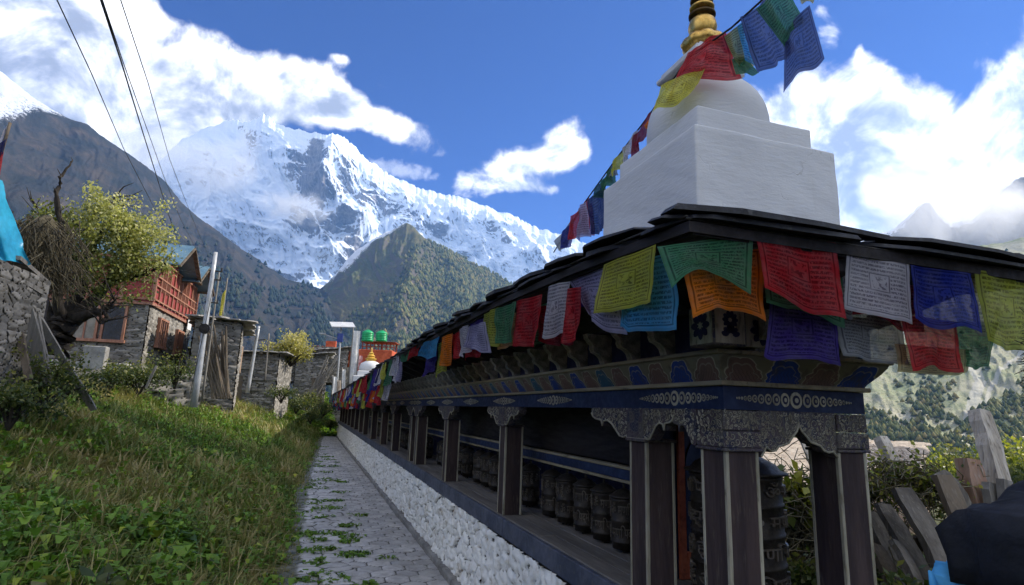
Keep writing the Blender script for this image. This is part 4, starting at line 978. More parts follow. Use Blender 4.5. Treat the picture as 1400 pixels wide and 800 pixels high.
def slab(mb, c, sx, sy, th, rx, ry, rz, rng=random):
    """an irregular split slate"""
    n = 9; pts = []
    for k in range(n):
        a = 2 * math.pi * (k + rng.uniform(-.25, .25)) / n; q = max(abs(math.cos(a)), abs(math.sin(a))); r = (1 / q) * rng.uniform(.88, 1.02)
        pts.append((sx / 2 * r * math.cos(a), sy / 2 * r * math.sin(a)))
    M = Matrix.Translation(c) @ Euler((rx, ry, rz)).to_matrix().to_4x4(); o = len(mb.v)
    for z in (-th / 2, th / 2):
        for p in pts: mb.v.append(tuple(M @ Vector((p[0] * (1 - .04 * (z > 0)), p[1] * (1 - .04 * (z > 0)), z + rng.uniform(-.15, .15) * th))))
    mb.f.append(tuple(range(o, o + n))[::-1]); mb.f.append(tuple(range(o + n, o + 2 * n)))
    for i in range(n): j = (i + 1) % n; mb.f.append((o + i, o + j, o + n + j, o + n + i))
sl_ = MB(); sa = math.atan(RISE)
for side in (-1, 1):
    for row, (d, lift) in enumerate(((.115, -.020), (.12, .012), (.36, .012), (.58, .012), (.80, .012))):
        y = YE0 + (0 if row < 2 else d * .6)
        while y < YE + .1:
            L = random.uniform(.30, .62); x = XM + side * (XM - XE - d + (.02 if row == 1 else 0)); yy = y + L / 2
            if yy - YE0 > d * 1.0 + .12 or row < 1:
                z = eave_z(yy) + (d) * RISE + lift - .012
                sly = (eave_z(yy + .2) - eave_z(yy - .2)) / .4
                slab(sl_, (x + random.uniform(-.015, .02), yy, z + random.uniform(0, .012)), random.uniform(.27, .34), L * 1.06, random.uniform(.010, .020), math.atan(sly) + random.uniform(-.015, .015), side * sa + random.uniform(-.03, .03), random.uniform(-.04, .04))
            y += L
for row, (d, lift) in enumerate(((.125, -.022), (.11, .012), (.36, .012), (.58, .012))):
    x = XE - .03 + (0 if row < 2 else d * .9); xe = 2 * XM - XE + .03 - (0 if row < 2 else d * .9)
    while x < xe - .1:
        L = min(random.uniform(.45, .95), xe - x + .02); slab(sl_, (x + L / 2, YE0 + d - .02 + random.uniform(-.012, .012), eave_z(YE0) + d * RISE + lift - .012 + random.uniform(0, .01)), L * 1.06, random.uniform(.27, .33), random.uniform(.010, .020), sa + random.uniform(-.02, .02), random.uniform(-.012, .012), random.uniform(-.03, .03)); x += L
mp(sl_, 'roof_slates', 'roof_slate')

# ------------------------------------------------------------------ the white stupa on the roof
ST = empty('stupa', (1.906, 2.47, .92)); tag(ST, 'whitewashed stupa with stepped square plinth, dome and gilded spire standing on the slate roof', 'stupa')
def stp(mb, name, mat, parent=ST, smooth=False):
    mb.v = [tuple(Vector(p) - Vector((1.906, 2.47, .92))) for p in mb.v]; return mb.build(name, mat, parent, smooth)
def plaster_box(x0, x1, y0, y1, z0, z1, seed, n=26, amp=.006):
    """a box with slightly uneven plastered faces and softened edges"""
    import bmesh
    bm = bmesh.new(); bmesh.ops.create_cube(bm, size=1.0)
    for v_ in bm.verts: v_.co = Vector(((v_.co.x + .5) * (x1 - x0) + x0, (v_.co.y + .5) * (y1 - y0) + y0, (v_.co.z + .5) * (z1 - z0) + z0))
    bmesh.ops.bevel(bm, geom=bm.edges[:], offset=.010, segments=3, affect='EDGES', profile=.5)
    bmesh.ops.subdivide_edges(bm, edges=[e for e in bm.edges if e.calc_length() > .2], cuts=n, use_grid_fill=True)
    c = Vector(((x0 + x1) / 2, (y0 + y1) / 2, (z0 + z1) / 2))
    P = np.array([v_.co for v_ in bm.verts]); d = (fbm((P[:, 0] + P[:, 2]) * 6 + seed, (P[:, 1] - P[:, 2]) * 6, 4, seed) - .5) * amp * 2
    for v_, dd in zip(bm.verts, d):
        q = v_.co - c; q.normalize(); v_.co += q * dd
    mb = MB(); bm.verts.ensure_lookup_table(); mb.v = [tuple(v_.co) for v_ in bm.verts]; mb.f = [tuple(v_.index for v_ in f.verts) for f in bm.faces]; bm.free(); return mb
stp(plaster_box(1.506, 2.312, 2.030, 2.912, .78, 1.287, 3), 'plinth', 'whitewash', smooth=True)
stp(plaster_box(1.576, 2.242, 2.103, 2.840, 1.285, 1.428, 5), 'plinth_step', 'whitewash', smooth=True)
dm = MB(); R_ = .318; cx, cy = 1.905, 2.472
prf = [(R_ * .97, 1.40), (R_ * 1.0, 1.46), (R_ * 1.0, 1.52)] + [(R_ * math.cos(a) ** .92, 1.52 + .30 * math.sin(a)) for a in [math.pi / 2 * k / 12 for k in range(1, 12)]]
dm.lathe([(r, z) for r, z in prf], (cx, cy, 0), 48); stp(dm, 'dome', 'whitewash', smooth=True)
hk = MB(); hk.box((cx, cy, 1.835), (.30, .30, .06), bev=.008); hk.box((cx, cy, 1.878), (.38, .38, .032), bev=.008); hk.box((cx, cy, 1.91), (.34, .34, .03), bev=.006); stp(hk, 'harmika', 'whitewash')
nk = MB(); nk.box((cx, cy, 1.945), (.24, .24, .04), bev=.006); nk.box((cx, cy, 1.985), (.17, .17, .05), bev=.006); stp(nk, 'neck', 'whitewash')
sp = MB(); sp.lathe([(.070, 2.01), (.100, 2.03), (.112, 2.055), (.098, 2.085), (.072, 2.10)], (cx, cy, 0), 32, lambda a, z: 1 + .13 * abs(math.sin(a * 4)))
sp.lathe([(.05, 2.095), (.070, 2.12), (.080, 2.16), (.072, 2.20), (.048, 2.225)], (cx, cy, 0), 28)
SP = stp(sp, 'spire', 'gold', smooth=True)
z = 2.222; r = .074
for k in range(9):
    rg = MB(); rg.lathe([(r * .6, z), (r, z + .010), (r * 1.02, z + .022), (r * .70, z + .034), (r * .52, z + .05)], (cx, cy, 0), 24); stp(rg, 'spire_ring', 'dark_gold' if k % 2 == 0 else 'gold', SP, smooth=True); z += .048; r *= .92
tp = MB(); tp.lathe([(.03, z), (.055, z + .03), (.05, z + .06), (.015, z + .10), (.004, z + .17)], (cx, cy, 0), 16); stp(tp, 'spire_finial', 'gold', SP, smooth=True)

# ------------------------------------------------------------------ prayer wheels
def text_points(s, size, extrude=.0):
    cu = bpy.data.curves.new('lettering', 'FONT'); cu.body = s; cu.size = size; cu.align_x = 'LEFT'; cu.extrude = extrude; cu.resolution_u = 2
    o = bpy.data.objects.new('lettering', cu); COL.objects.link(o); bpy.context.view_layer.update()
    me = o.to_mesh(); V = [tuple(v.co) for v in me.vertices]; F = [tuple(p.vertices) for p in me.polygons]; o.to_mesh_clear()
    bpy.data.objects.remove(o); bpy.data.curves.remove(cu); return V, F
def wheel(r, h, name, rows, tsize, cap_h, foot=True):
    W_ = empty(name)
    d = MB(); prof = [(r * .5, -.035), (r * .88, -.032), (r * .90, 0)]
    prof += [(r * .98, .002), (r * 1.03, .008), (r * 1.03, .016), (r, .02)]
    for k in range(1, rows):
        z = h * k / rows; prof += [(r, z - .008), (r * 1.03, z - .005), (r * 1.03, z + .005), (r, z + .008)]
    prof += [(r, h - .02), (r * 1.03, h - .016), (r * 1.03, h - .006), (r * .98, h)]
    d.lathe(prof, seg=36); d.build('drum', 'bronze', W_, smooth=True)
    V, F = text_points('ॐ मणि पद्मे हूँ', 1.0, .04); xs_ = [v[0] for v in V]; ys__ = [v[1] for v in V]; w = max(xs_) - min(xs_); hh_ = max(ys__) - min(ys__)
    L = MB(); reps = 2
    for k in range(rows):
        zc = h * (k + .5) / rows; th = (h / rows) * .70
        for rep in range(reps):
            o = len(L.v)
            for v in V:
                a = -math.pi + (rep + (v[0] - min(xs_)) / (w * 1.06)) * 2 * math.pi / reps; a += k * .5
                rr = r + (.006 if v[2] > 0 else -.002) * (r / .088); zz = zc + ((v[1] - min(ys__)) / hh_ - .5) * th
                L.v.append((rr * math.cos(a), rr * math.sin(a), zz))
            L.f += [tuple(o + i for i in f) for f in F]
    L.build('raised_lettering', 'bronze_letters', W_)
    c = MB(); c.lathe([(r * 1.0, h), (r * 1.14, h + .004), (r * 1.14, h + .012), (r * 1.0, h + .018), (r * .86, h + cap_h * .45), (r * .55, h + cap_h * .8), (r * .2, h + cap_h), (r * .10, h + cap_h * 1.05)], seg=40, rfun=lambda a, z: 1 + (.05 * abs(math.sin(a * 8)) if z > h + .02 else 0)); c.build('cap', 'bronze', W_, smooth=True)
    s = MB(); s.tube([(0, 0, -.08), (0, 0, h + cap_h + .09)], r * .10, 8)
    if foot: s.box((0, 0, -.068), (.018, .05, .012)); s.box((0, -.028, -.058), (.014, .010, .035)); s.box((0, .028, -.058), (.014, .010, .035))
    s.build('axle', 'iron', W_)
    return W_
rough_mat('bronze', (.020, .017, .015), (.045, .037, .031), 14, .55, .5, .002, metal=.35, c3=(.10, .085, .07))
rough_mat('bronze_letters', (.10, .085, .070), (.17, .145, .12), 14, .45, .4, .002, metal=.35, c3=(.24, .21, .17))
w0 = wheel(.080, .262, 'prayer_wheel', 2, .1, .055)
bays = [(2.90, 4.70), (4.86, 6.90), (7.06, 8.95), (9.70, 11.70), (11.87, 13.65), (13.8, 15.9), (16.06, 18.3)]
yy = [3.135, 3.40, 3.67, 3.95, 4.27, 4.57]
names1 = ['bronze prayer wheel half hidden behind the second pillar', 'bronze prayer wheel with ribbed cap, largest fully visible one in the row', 'bronze prayer wheel third from the second pillar',
          'bronze prayer wheel fourth from the second pillar', 'bronze prayer wheel next to last in the nearest bay', 'bronze prayer wheel closest to the third pillar in the nearest bay']
first = True
def put_wheel(y, label, group, rot):
    global first
    o = w0 if first else copy_tree(w0); first = False
    o.location = (1.905, y, -.770); o.rotation_euler = (0, 0, rot); tag(o, label, 'prayer wheel', group)
for y, l in zip(yy, names1): put_wheel(y, l, 'prayer wheels in the nearest bay', random.uniform(0, 6))
words = ['second bay', 'third bay', 'bay beyond the paired pillars', 'fifth bay', 'sixth bay', 'seventh bay']
for (a, b), wd in zip(bays[1:], words):
    n = 6; 
    for k in range(n): put_wheel(a + (b - a) * (k + .62) / (n + .2), 'small dark prayer wheel in the row of the %s' % wd, 'prayer wheels in the ' + wd, random.uniform(0, 6))
wb = wheel(.205, .52, 'large_prayer_wheel', 4, .1, .10, False); wb.location = (1.955, 2.42, -.775); tag(wb, 'tall black banded prayer wheel in the end bay behind the corner pillar', 'prayer wheel')

# carved scrolls and leaves in relief on the nearest brackets
def inside(p, poly):
    c = False; n = len(poly)
    for i in range(n):
        a, b = poly[i], poly[i - 1]
        if (a[1] > p[1]) != (b[1] > p[1]) and p[0] < (b[0] - a[0]) * (p[1] - a[1]) / (b[1] - a[1] + 1e-12) + a[0]: c = not c
    return c
def scrollwork(poly, axis, face, n, seed, parent):
    rs_ = random.Random(seed); m_ = MB(); placed = []; us = [p[0] for p in poly]; vs_ = [p[1] for p in poly]; tries = 0
    P3 = (lambda u, v: (face, u, v)) if axis == 'y' else (lambda u, v: (u, face, v))
    while len(placed) < n and tries < 6000:
        tries += 1; r = rs_.choice((.020, .015, .011, .008)) if tries < 3000 else .007; u, v = rs_.uniform(min(us), max(us)), rs_.uniform(min(vs_), max(vs_))
        if not all(inside((u + r * 1.05 * math.cos(a), v + r * 1.05 * math.sin(a)), poly) for a in (0, 1.05, 2.1, 3.14, 4.2, 5.25)): continue
        if any(math.hypot(u - q[0], v - q[1]) < (r + q[2]) * .92 for q in placed): continue
        placed.append((u, v, r)); a0 = rs_.uniform(0, 6.28); s_ = rs_.choice((-1, 1)); pts = []
        if rs_.random() < .6:
            for k in range(15): a = a0 + s_ * k * .50; q = r * (1 - k / 17); pts.append(P3(u + q * math.cos(a), v + q * math.sin(a)))
            m_.tube(pts, [.0019 - .0009 * k / 14 for k in range(15)], 4)
        else:
            for sg in (-1, 1):
                pts = [P3(u + math.cos(a0) * r * (2 * f - 1) - math.sin(a0) * sg * r * .5 * math.sin(f * 3.1416), v + math.sin(a0) * r * (2 * f - 1) + math.cos(a0) * sg * r * .5 * math.sin(f * 3.1416)) for f in [k / 8 for k in range(9)]]; m_.tube(pts, .0015, 4)
            m_.tube([P3(u - math.cos(a0) * r * 1.3, v - math.sin(a0) * r * 1.3), P3(u + math.cos(a0) * r * .7, v + math.sin(a0) * r * .7)], .0012, 4)
    mp(m_, 'carved_scrolls', 'pale_trim', parent)
arch_poly = [(1.702, BB)] + left + right + [(2.092, BB)]
scrollwork(arch_poly, 'x', YC - .007, 110, 1, mani); scrollwork([(XP - .01, BB), (XP + PW + .01, BB), (XP + PW + .01, BB - .078), (XP - .01, BB - .078)], 'x', YC - .011, 34, 2, mani)
scrollwork([(XP - .01, BB - .086), (XP + PW + .01, BB - .086), (XP + PW + .01, BB - .143), (XP - .01, BB - .143)], 'x', YC - .014, 30, 3, mani); scrollwork([(2.10, BB), (2.262, BB), (2.262, BB - .14), (2.10, BB - .14)], 'x', YC - .013, 40, 4, mani)
scrollwork([(YC - .01, BB), (YC + PW + .01, BB), (YC + PW + .01, BB - .143), (YC - .01, BB - .143)], 'y', XP - .0145, 44, 5, mani)
scrollwork(bracket_poly(PIL[0] - .01, PIL[0] + PW + .01, .245, .40, BB, BB - .150), 'y', XP - .014, 120, 6, mani); scrollwork(bracket_poly(PIL[1] - .01, PIL[1] + PW + .01, .34, .34, BB, BB - .150), 'y', XP - .014, 90, 7, mani)
scrollwork([(YC + PW + .012, BB)] + [(YC + PW + .012, BB - .13)] + cusp(YC + PW + .012, YC + PW + .20, BB, BB - .150)[::-1], 'y', XP - .0135, 30, 8, mani)
# ------------------------------------------------------------------ prayer flags: thin printed cotton
FLAGC = dict(yellow=(.70, .68, .10), red=(.58, .035, .045), white=(.70, .68, .73), blue=(.035, .055, .38), green=(.08, .27, .14), orange=(.92, .24, .02), skyblue=(.09, .42, .80), violet=(.085, .055, .32),
             lavender=(.48, .46, .68), peach=(.78, .40, .22), olive=(.22, .27, .10), teal=(.03, .12, .12), pink=(.58, .33, .52), navy=(.02, .025, .12), grey=(.34, .36, .38), lime=(.42, .46, .07), maroon=(.28, .015, .03), paleyellow=(.62, .58, .30), dullblue=(.10, .14, .34))
def flag_mat(cname):
    if 'cloth_' + cname in MATS: return MATS['cloth_' + cname]
    m, t = new_mat('cloth_' + cname); base = FLAGC[cname]
    uv = t.node('ShaderNodeTexCoord', out=2); s = t.n.new('ShaderNodeSeparateXYZ'); t.l.new(uv, s.inputs[0]); u, v = s.outputs[0], s.outputs[1]
    oi = t.n.new('ShaderNodeObjectInfo'); rnd = oi.outputs['Random']
    rows = 15.0; row = t.m('FLOOR', t.m('MULTIPLY', v, rows)); fv = t.m('FRACT', t.m('MULTIPLY', v, rows))
    cmb = t.n.new('ShaderNodeCombineXYZ'); t.put(t.m('MULTIPLY', u, 52.0), cmb.inputs[0]); t.put(t.m('ADD', t.m('MULTIPLY', row, 7.3), t.m('MULTIPLY', fv, 1.6)), cmb.inputs[1]); t.put(t.m('MULTIPLY', rnd, 50), cmb.inputs[2])
    gl = t.noise(cmb.outputs[0], 1.0, 2, .7)
    ink = t.m('MULTIPLY', t.smooth(gl, .40, .52), t.m('MULTIPLY', t.smooth(fv, .12, .26), t.smooth(fv, .86, .70)))
    du = t.m('ABSOLUTE', t.m('SUBTRACT', u, .5)); dv = t.m('ABSOLUTE', t.m('SUBTRACT', v, .52))
    inner = t.m('MULTIPLY', t.smooth(du, .42, .40), t.smooth(dv, .43, .41)); ink = t.m('MULTIPLY', ink, inner)
    # centre square with the horse, as a small blot inside a frame
    sq = t.m('MAXIMUM', t.m('MULTIPLY', du, 1.0), t.m('MULTIPLY', t.m('ABSOLUTE', t.m('SUBTRACT', v, .56)), 1.0))
    ink = t.m('MULTIPLY', ink, t.smooth(sq, .145, .16)); fr = t.m('MULTIPLY', t.smooth(sq, .125, .132), t.smooth(sq, .150, .143))
    cc = t.n.new('ShaderNodeCombineXYZ'); t.put(t.m('MULTIPLY', u, 15.0), cc.inputs[0]); t.put(t.m('MULTIPLY', v, 15.0), cc.inputs[1]); t.put(t.m('MULTIPLY', rnd, 30), cc.inputs[2])
    blot = t.m('MULTIPLY', t.smooth(t.noise(cc.outputs[0], 1.0, 3, .6, .6), .50, .56), t.smooth(sq, .115, .095))
    bor = t.m('MAXIMUM', t.m('MULTIPLY', t.smooth(du, .425, .432), t.smooth(du, .452, .445)), t.m('MULTIPLY', t.smooth(dv, .432, .438), t.smooth(dv, .458, .452)))
    bor = t.m('MULTIPLY', bor, t.m('MULTIPLY', t.smooth(du, .455, .45), t.smooth(dv, .46, .455)))
    ink = t.m('MAXIMUM', t.m('MAXIMUM', ink, fr), t.m('MAXIMUM', blot, bor)); fade = t.noise(uv, 3.0, 3, .6)
    ink = t.m('MULTIPLY', ink, t.smooth(fade, .25, .6, .45, .85))
    co = t.node('ShaderNodeTexCoord', out=3); n1 = t.noise(uv, 4, 4, .6)
    c = t.mix(t.smooth(n1, .35, .7, 0, .55), base, tuple(min(x * .55 + .14, 1) for x in base)); n5 = t.noise(t.vm('ADD', uv, t.node('ShaderNodeCombineXYZ', {'X': rnd, 'Y': rnd})), 1.6, 3, .5); c = t.mix(t.smooth(n5, .38, .62, 0, .45), c, t.mix(1, c, (.55, .55, .60), 'MULTIPLY')); ic = t.mix(1, c, (.24, .22, .27), 'MULTIPLY'); c = t.mix(ink, c, ic)
    hem = t.m('MAXIMUM', t.smooth(du, .478, .485), t.smooth(dv, .478, .485)); c = t.mix(t.m('MULTIPLY', hem, .35), c, t.mix(1, c, (.5, .5, .5), 'MULTIPLY'))
    weave = t.noise(t.vm('MULTIPLY', uv, (260, 260, 1)), 1.0, 1, .5)
    nb = t.bump(t.m('ADD', t.m('MULTIPLY', n1, 1), t.m('MULTIPLY', weave, .08)), .5, .006)
    d = t.n.new('ShaderNodeBsdfDiffuse'); t.put(c, d.inputs[0]); t.l.new(nb, d.inputs[2])
    tr = t.n.new('ShaderNodeBsdfTranslucent'); t.put(t.mix(1, c, (1.25, 1.2, 1.15), 'MULTIPLY'), tr.inputs[0])
    tp = t.n.new('ShaderNodeBsdfTransparent'); t.put(t.mix(.6, (1, 1, 1), base), tp.inputs[0])
    a = t.n.new('ShaderNodeMixShader'); a.inputs[0].default_value = .6; t.l.new(d.outputs[0], a.inputs[1]); t.l.new(tr.outputs[0], a.inputs[2])
    b = t.n.new('ShaderNodeMixShader'); b.inputs[0].default_value = .15; t.l.new(a.outputs[0], b.inputs[1]); t.l.new(tp.outputs[0], b.inputs[2])
    o = t.n.new('ShaderNodeOutputMaterial'); t.l.new(b.outputs[0], o.inputs[0]); return m
FN = [0]
def flag3(cname, P, label, group='prayer flags along the eave', wave=.02, sag=0.0, fold=2.0, n=16, lift=None, name='prayer_flag'):
    """P: TL, TR, BR, BL in space. A cotton sheet hung from its top edge, with folds that deepen downwards."""
    FN[0] += 1; rs = np.random.default_rng(FN[0]); TL, TR, BR, BL = [np.array(p, float) for p in P]
    u, v = np.meshgrid(np.linspace(0, 1, n), np.linspace(0, 1, n), indexing='ij'); U = u[..., None]; Vv = v[..., None]
    X = (TL * (1 - U) + TR * U) * (1 - Vv) + (BL * (1 - U) + BR * U) * Vv
    nn = np.cross(TR - TL, BL - TL); nn = nn / (np.linalg.norm(nn) + 1e-9); sz = (np.linalg.norm(TR - TL) + np.linalg.norm(BL - TL)) / 2
    ph = rs.random() * 6.28; ph2 = rs.random() * 6.28; amp = 1.6 * wave * (.35 + .65 * v) 
    w = (np.sin(u * fold * 3.14 + ph + v * 1.1) * .8 + np.sin(u * fold * 6.6 + ph2 - v * 1.7) * .3 + (fbm(u * 3 + FN[0], v * 3, 3, FN[0]) - .5) * 1.2) * amp
    X = X + w[..., None] * nn
    X[..., 2] += -sag * np.sin(u * 3.1416) * (1 - v) - (fbm(u * 2.2 + FN[0] * 3.1, v * 0 + 1, 2, 5) - .5) * sz * .20 * v
    if lift is not None: X[..., 2] += lift * np.sin(u * 3.1416) ** 1.0 * v ** 1.5
    c0 = (TL + TR) / 2
    me = np_mesh(name, (X - c0).reshape(-1, 3), grid_faces(n, n), uv=np.stack([u, 1 - v], -1).reshape(-1, 2), smooth=True)
    o = link(name, me, flag_mat(cname)); o.location = c0; return tag(o, label, 'prayer flag', group)
def flag(cname, px, label, pl=None, ds=None, **k):
    P = [at(*q, **(pl[i] if isinstance(pl, list) else pl)) for i, q in enumerate(px)] if ds is None else [at(*q, d=ds[i]) for i, q in enumerate(px)]
    return flag3(cname, P, label, **k)
L1 = dict(x=1.055); L2 = dict(x=1.10); L3 = dict(x=1.13)
R1 = dict(y=1.475); R2 = dict(y=1.53); R3 = dict(y=1.58)
# left eave, near the corner
flag('yellow', [(826, 362), (897, 334), (893, 408), (814, 430)], 'bright yellow printed prayer flag overlapping a blue one near the roof corner', pl=L1, wave=.008, n=20)
flag('skyblue', [(846, 368), (922, 342), (921, 446), (846, 455)], 'light blue prayer flag hanging behind the bright yellow one', pl=L2, wave=.012, n=20)
flag('lavender', [(776, 384), (846, 358), (850, 456), (800, 430)], 'pale lavender prayer flag curving down left of the light blue one', pl=L2, wave=.014, lift=-.03)
flag('violet', [(786, 372), (832, 352), (832, 432), (790, 420)], 'deep violet prayer flag half behind the bright yellow one', pl=L3, wave=.012)
flag('green', [(898, 338), (1031, 318), (1026, 404), (918, 398)], 'sea green prayer flag arching across the roof corner', pl=[dict(d=1.80), R1, R1, dict(d=1.80)], wave=.006, lift=.075, fold=1, n=24)
flag('orange', [(930, 345), (1043, 340), (1043, 434), (944, 437)], 'vivid orange prayer flag under the arching green one', pl=dict(y=1.54), wave=.010, lift=.03, n=20)
# right eave
flag('red', [(1032, 320), (1142, 332), (1152, 442), (1042, 402)], 'large red printed prayer flag right of the roof corner', pl=R1, wave=.008, n=20)
flag('green', [(1044, 340), (1150, 345), (1156, 446), (1046, 412)], 'green prayer flag showing only a hem below the large red one', pl=R2, wave=.006)
flag('grey', [(1142, 335), (1168, 340), (1164, 436), (1148, 428)], 'narrow grey prayer flag between the large red and the white printed one', pl=R2, wave=.008)
flag('white', [(1158, 341), (1243, 360), (1250, 442), (1155, 423)], 'white prayer flag with dark print and central horse square', pl=R1, wave=.007, n=20)
flag('red', [(1186, 338), (1256, 350), (1254, 362), (1186, 352)], 'thin strip of red prayer flag tucked above the white printed one', pl=R2, wave=.004)
flag('maroon', [(1158, 380), (1262, 392), (1264, 458), (1158, 430)], 'dark red prayer flag peeping below the white printed one', pl=R2, wave=.010)
flag('blue', [(1243, 362), (1326, 374), (1341, 456), (1252, 440)], 'royal blue prayer flag between the white and the yellow printed ones', pl=R1, wave=.010, n=20)
flag('white', [(1252, 350), (1342, 364), (1342, 382), (1254, 366)], 'thin white prayer flag strip above the royal blue one', pl=R2, wave=.005)
flag('white', [(1320, 372), (1345, 376), (1345, 458), (1330, 452)], 'narrow white prayer flag beside the royal blue one', pl=R2, wave=.006)
flag('lime', [(1331, 369), (1415, 380), (1416, 480), (1346, 464)], 'yellow printed prayer flag at the right edge of the photo', pl=R1, wave=.010, n=20)
# second, lower row behind
flag('violet', [(1052, 405), (1140, 416), (1150, 492), (1046, 484)], 'deep violet prayer flag in the lower row below the large red one', pl=R3, wave=.010)
flag('grey', [(1138, 420), (1230, 432), (1241, 497), (1150, 490)], 'grey printed prayer flag in the lower row under the white one', pl=R3, wave=.010)
flag('red', [(1232, 430), (1308, 440), (1312, 502), (1244, 503)], 'red prayer flag hanging lowest, below the royal blue one', pl=R2, wave=.008)
flag('green', [(1306, 440), (1366, 440), (1352, 500), (1312, 500)], 'dark green prayer flag in the lower row below the yellow printed one', pl=R3, wave=.008)
flag('paleyellow', [(1222, 470), (1324, 478), (1323, 512), (1228, 508)], 'pale yellow prayer flag showing below the lowest red one', pl=R3, wave=.006)
# left eave, going away
mid = [('red', (774, 396, 793, 392, 788, 463, 770, 468), L1, 'red prayer flag right of the white printed one on the long eave'), ('maroon', (738, 420, 790, 408, 788, 466, 740, 472), L2, 'dark red prayer flag behind the white printed one on the long eave'),
       ('white', (748, 392, 777, 384, 771, 458, 741, 460), dict(x=1.04), 'narrow white printed prayer flag on the long eave'), ('green', (732, 420, 750, 414, 744, 470, 728, 476), L2, 'green prayer flag tip left of the white printed one'),
       ('red', (706, 412, 741, 402, 736, 465, 703, 472), L1, 'red prayer flag beside a green one on the long eave'), ('peach', (684, 430, 718, 426, 714, 468, 683, 477), L2, 'peach prayer flag peeping below the green one on the long eave'),
       ('green', (679, 422, 708, 412, 700, 466, 678, 467), dict(x=1.04), 'green printed prayer flag in the middle of the long eave'), ('lime', (661, 430, 681, 420, 678, 469, 658, 472), L1, 'yellow green prayer flag beside the green printed one'),
       ('violet', (640, 438, 664, 426, 664, 472, 645, 476), L2, 'dark violet prayer flag behind the pale fluttering one'), ('lavender', (642, 446, 664, 440, 671, 480, 633, 476), dict(x=1.03), 'pale violet prayer flag blown outwards in mid eave'),
       ('white', (627, 450, 640, 444, 641, 480, 629, 488), L1, 'slim white prayer flag left of the pale violet one'), ('red', (636, 472, 656, 468, 657, 489, 637, 492), L2, 'small red prayer flag below the pale violet one'),
       ('red', (618, 458, 630, 452, 628, 490, 619, 494), L2, 'slim dark red prayer flag right of the orange one'), ('orange', (603, 462, 618, 455, 616, 497, 600, 502), L1, 'orange prayer flag hanging straight far along the eave'),
       ('lime', (598, 470, 612, 466, 608, 506, 595, 514), L2, 'yellow prayer flag hem below the far orange one'), ('skyblue', (581, 468, 602, 460, 597, 484, 571, 486), L1, 'sky blue prayer flag blown sideways far along the eave'),
       ('violet', (583, 484, 597, 480, 595, 506, 580, 513), L2, 'violet prayer flag hanging lower, left of the far yellow one'), ('red', (560, 478, 575, 470, 572, 484, 558, 490), L1, 'small red prayer flag just left of the sky blue one'), ('green', (549, 486, 562, 478, 559, 494, 549, 498), L1, 'small green and far prayer flag on a rising eave')]
for cn, q, pl, lb in mid: flag(cn, [(q[0], q[1]), (q[2], q[3]), (q[4], q[5]), (q[6], q[7])], lb, pl=pl, wave=.014)
rs = random.Random(5); y = 9.3; seq = ['red', 'white', 'blue', 'green', 'yellow', 'red', 'navy', 'white', 'green', 'lime', 'violet', 'red', 'lavender', 'orange']; k = 0
for lane in range(2):
  y = 7.6 + lane * 1.2
  while y < 33:
      w = rs.uniform(.20, .32) * (1 + .012 * y); cn = seq[k % len(seq)] if rs.random() < .7 else rs.choice(seq); h = rs.uniform(.22, .34); x = 1.04 + rs.uniform(-.02, .05); z = eave_z(y) - .01; dr = rs.uniform(-.08, .10)
      z -= rs.uniform(0, .06) + lane * rs.uniform(.12, .30); x += .05 * lane; h *= 1 + .012 * y
      wd = {'navy': 'dark blue', 'lime': 'yellow green', 'lavender': 'pale violet'}.get(cn, cn)
      flag3(cn, [(x, y + w, z), (x, y, z), (x - rs.uniform(0, .06), y + dr, z - h), (x - rs.uniform(0, .06), y + w + dr, z - h)], 'small %s prayer flag in the distant stretch of the long eave' % wd, 'distant %s prayer flags on the eave' % wd, wave=.03, n=7)
      y += w * rs.uniform(.55, 1.5) * (1 + .012 * y); k += 1

# strings
def rope(name, pts, r, label, mat='rope_dark', cat='rope', group=None, sub=14):
    P = [Vector(p) for p in pts]; out = []
    for i in range(len(P) - 1):
        for s in range(sub): out.append(P[i].lerp(P[i + 1], s / sub))
    out.append(P[-1]); m_ = MB(); m_.tube(out, r, 6); o = m_.build(name, mat, smooth=True); return tag(o, label, cat, group)
rough_mat('rope_dark', (.02, .02, .022), (.05, .045, .04), 30, .8, .3, .002)
rope('flag_rope', [(1.05, 1.47, .61), (1.06, 1.9, .645), (1.06, 3, .69), (1.07, 5, .71), (1.07, 9, .70), (1.07, 20, .58), (1.07, 34, .57)], .004, 'dark cord carrying prayer flags under the long left eave')
rope('flag_rope', [(1.05, 1.475, .605), (1.8, 1.475, .60), (2.9, 1.475, .60)], .004, 'dark cord carrying prayer flags under the short right eave')
# the string over the stupa
TOPG = 'prayer flags on the string over the stupa'
D_ = 2.72
flag('red', [(985, 47), (938, 78), (903, 112), (900, 146)], 'x', ds=[2.75] * 4)  if False else None
flag('red', [(938, 70), (992, 44), (1008, 104), (901, 138)], 'translucent red prayer flag wrapped over the gilded spire base', ds=[2.84, 2.66, 2.72, 2.84], group=TOPG, wave=.025, lift=.05, n=22)
flag('yellow', [(904, 116), (966, 90), (950, 128), (893, 158)], 'yellow prayer flag lying across the left of the white dome', ds=[2.78, 2.74, 2.68, 2.72], group=TOPG, wave=.012)
flag('pink', [(984, 52), (1000, 42), (1008, 84), (992, 72)], 'small pink prayer flag between the red and olive ones', ds=[2.70, 2.66, 2.72, 2.74], group=TOPG, wave=.010)
flag('olive', [(990, 50), (1016, 30), (1018, 92), (1004, 84)], 'olive prayer flag right of the gilded spire', ds=[2.62, 2.58, 2.66, 2.66], group=TOPG, wave=.012)
flag('green', [(1000, 80), (1020, 78), (1038, 100), (1006, 104)], 'small green prayer flag on the stone collar above the dome', ds=[2.66] * 4, group=TOPG, wave=.010)
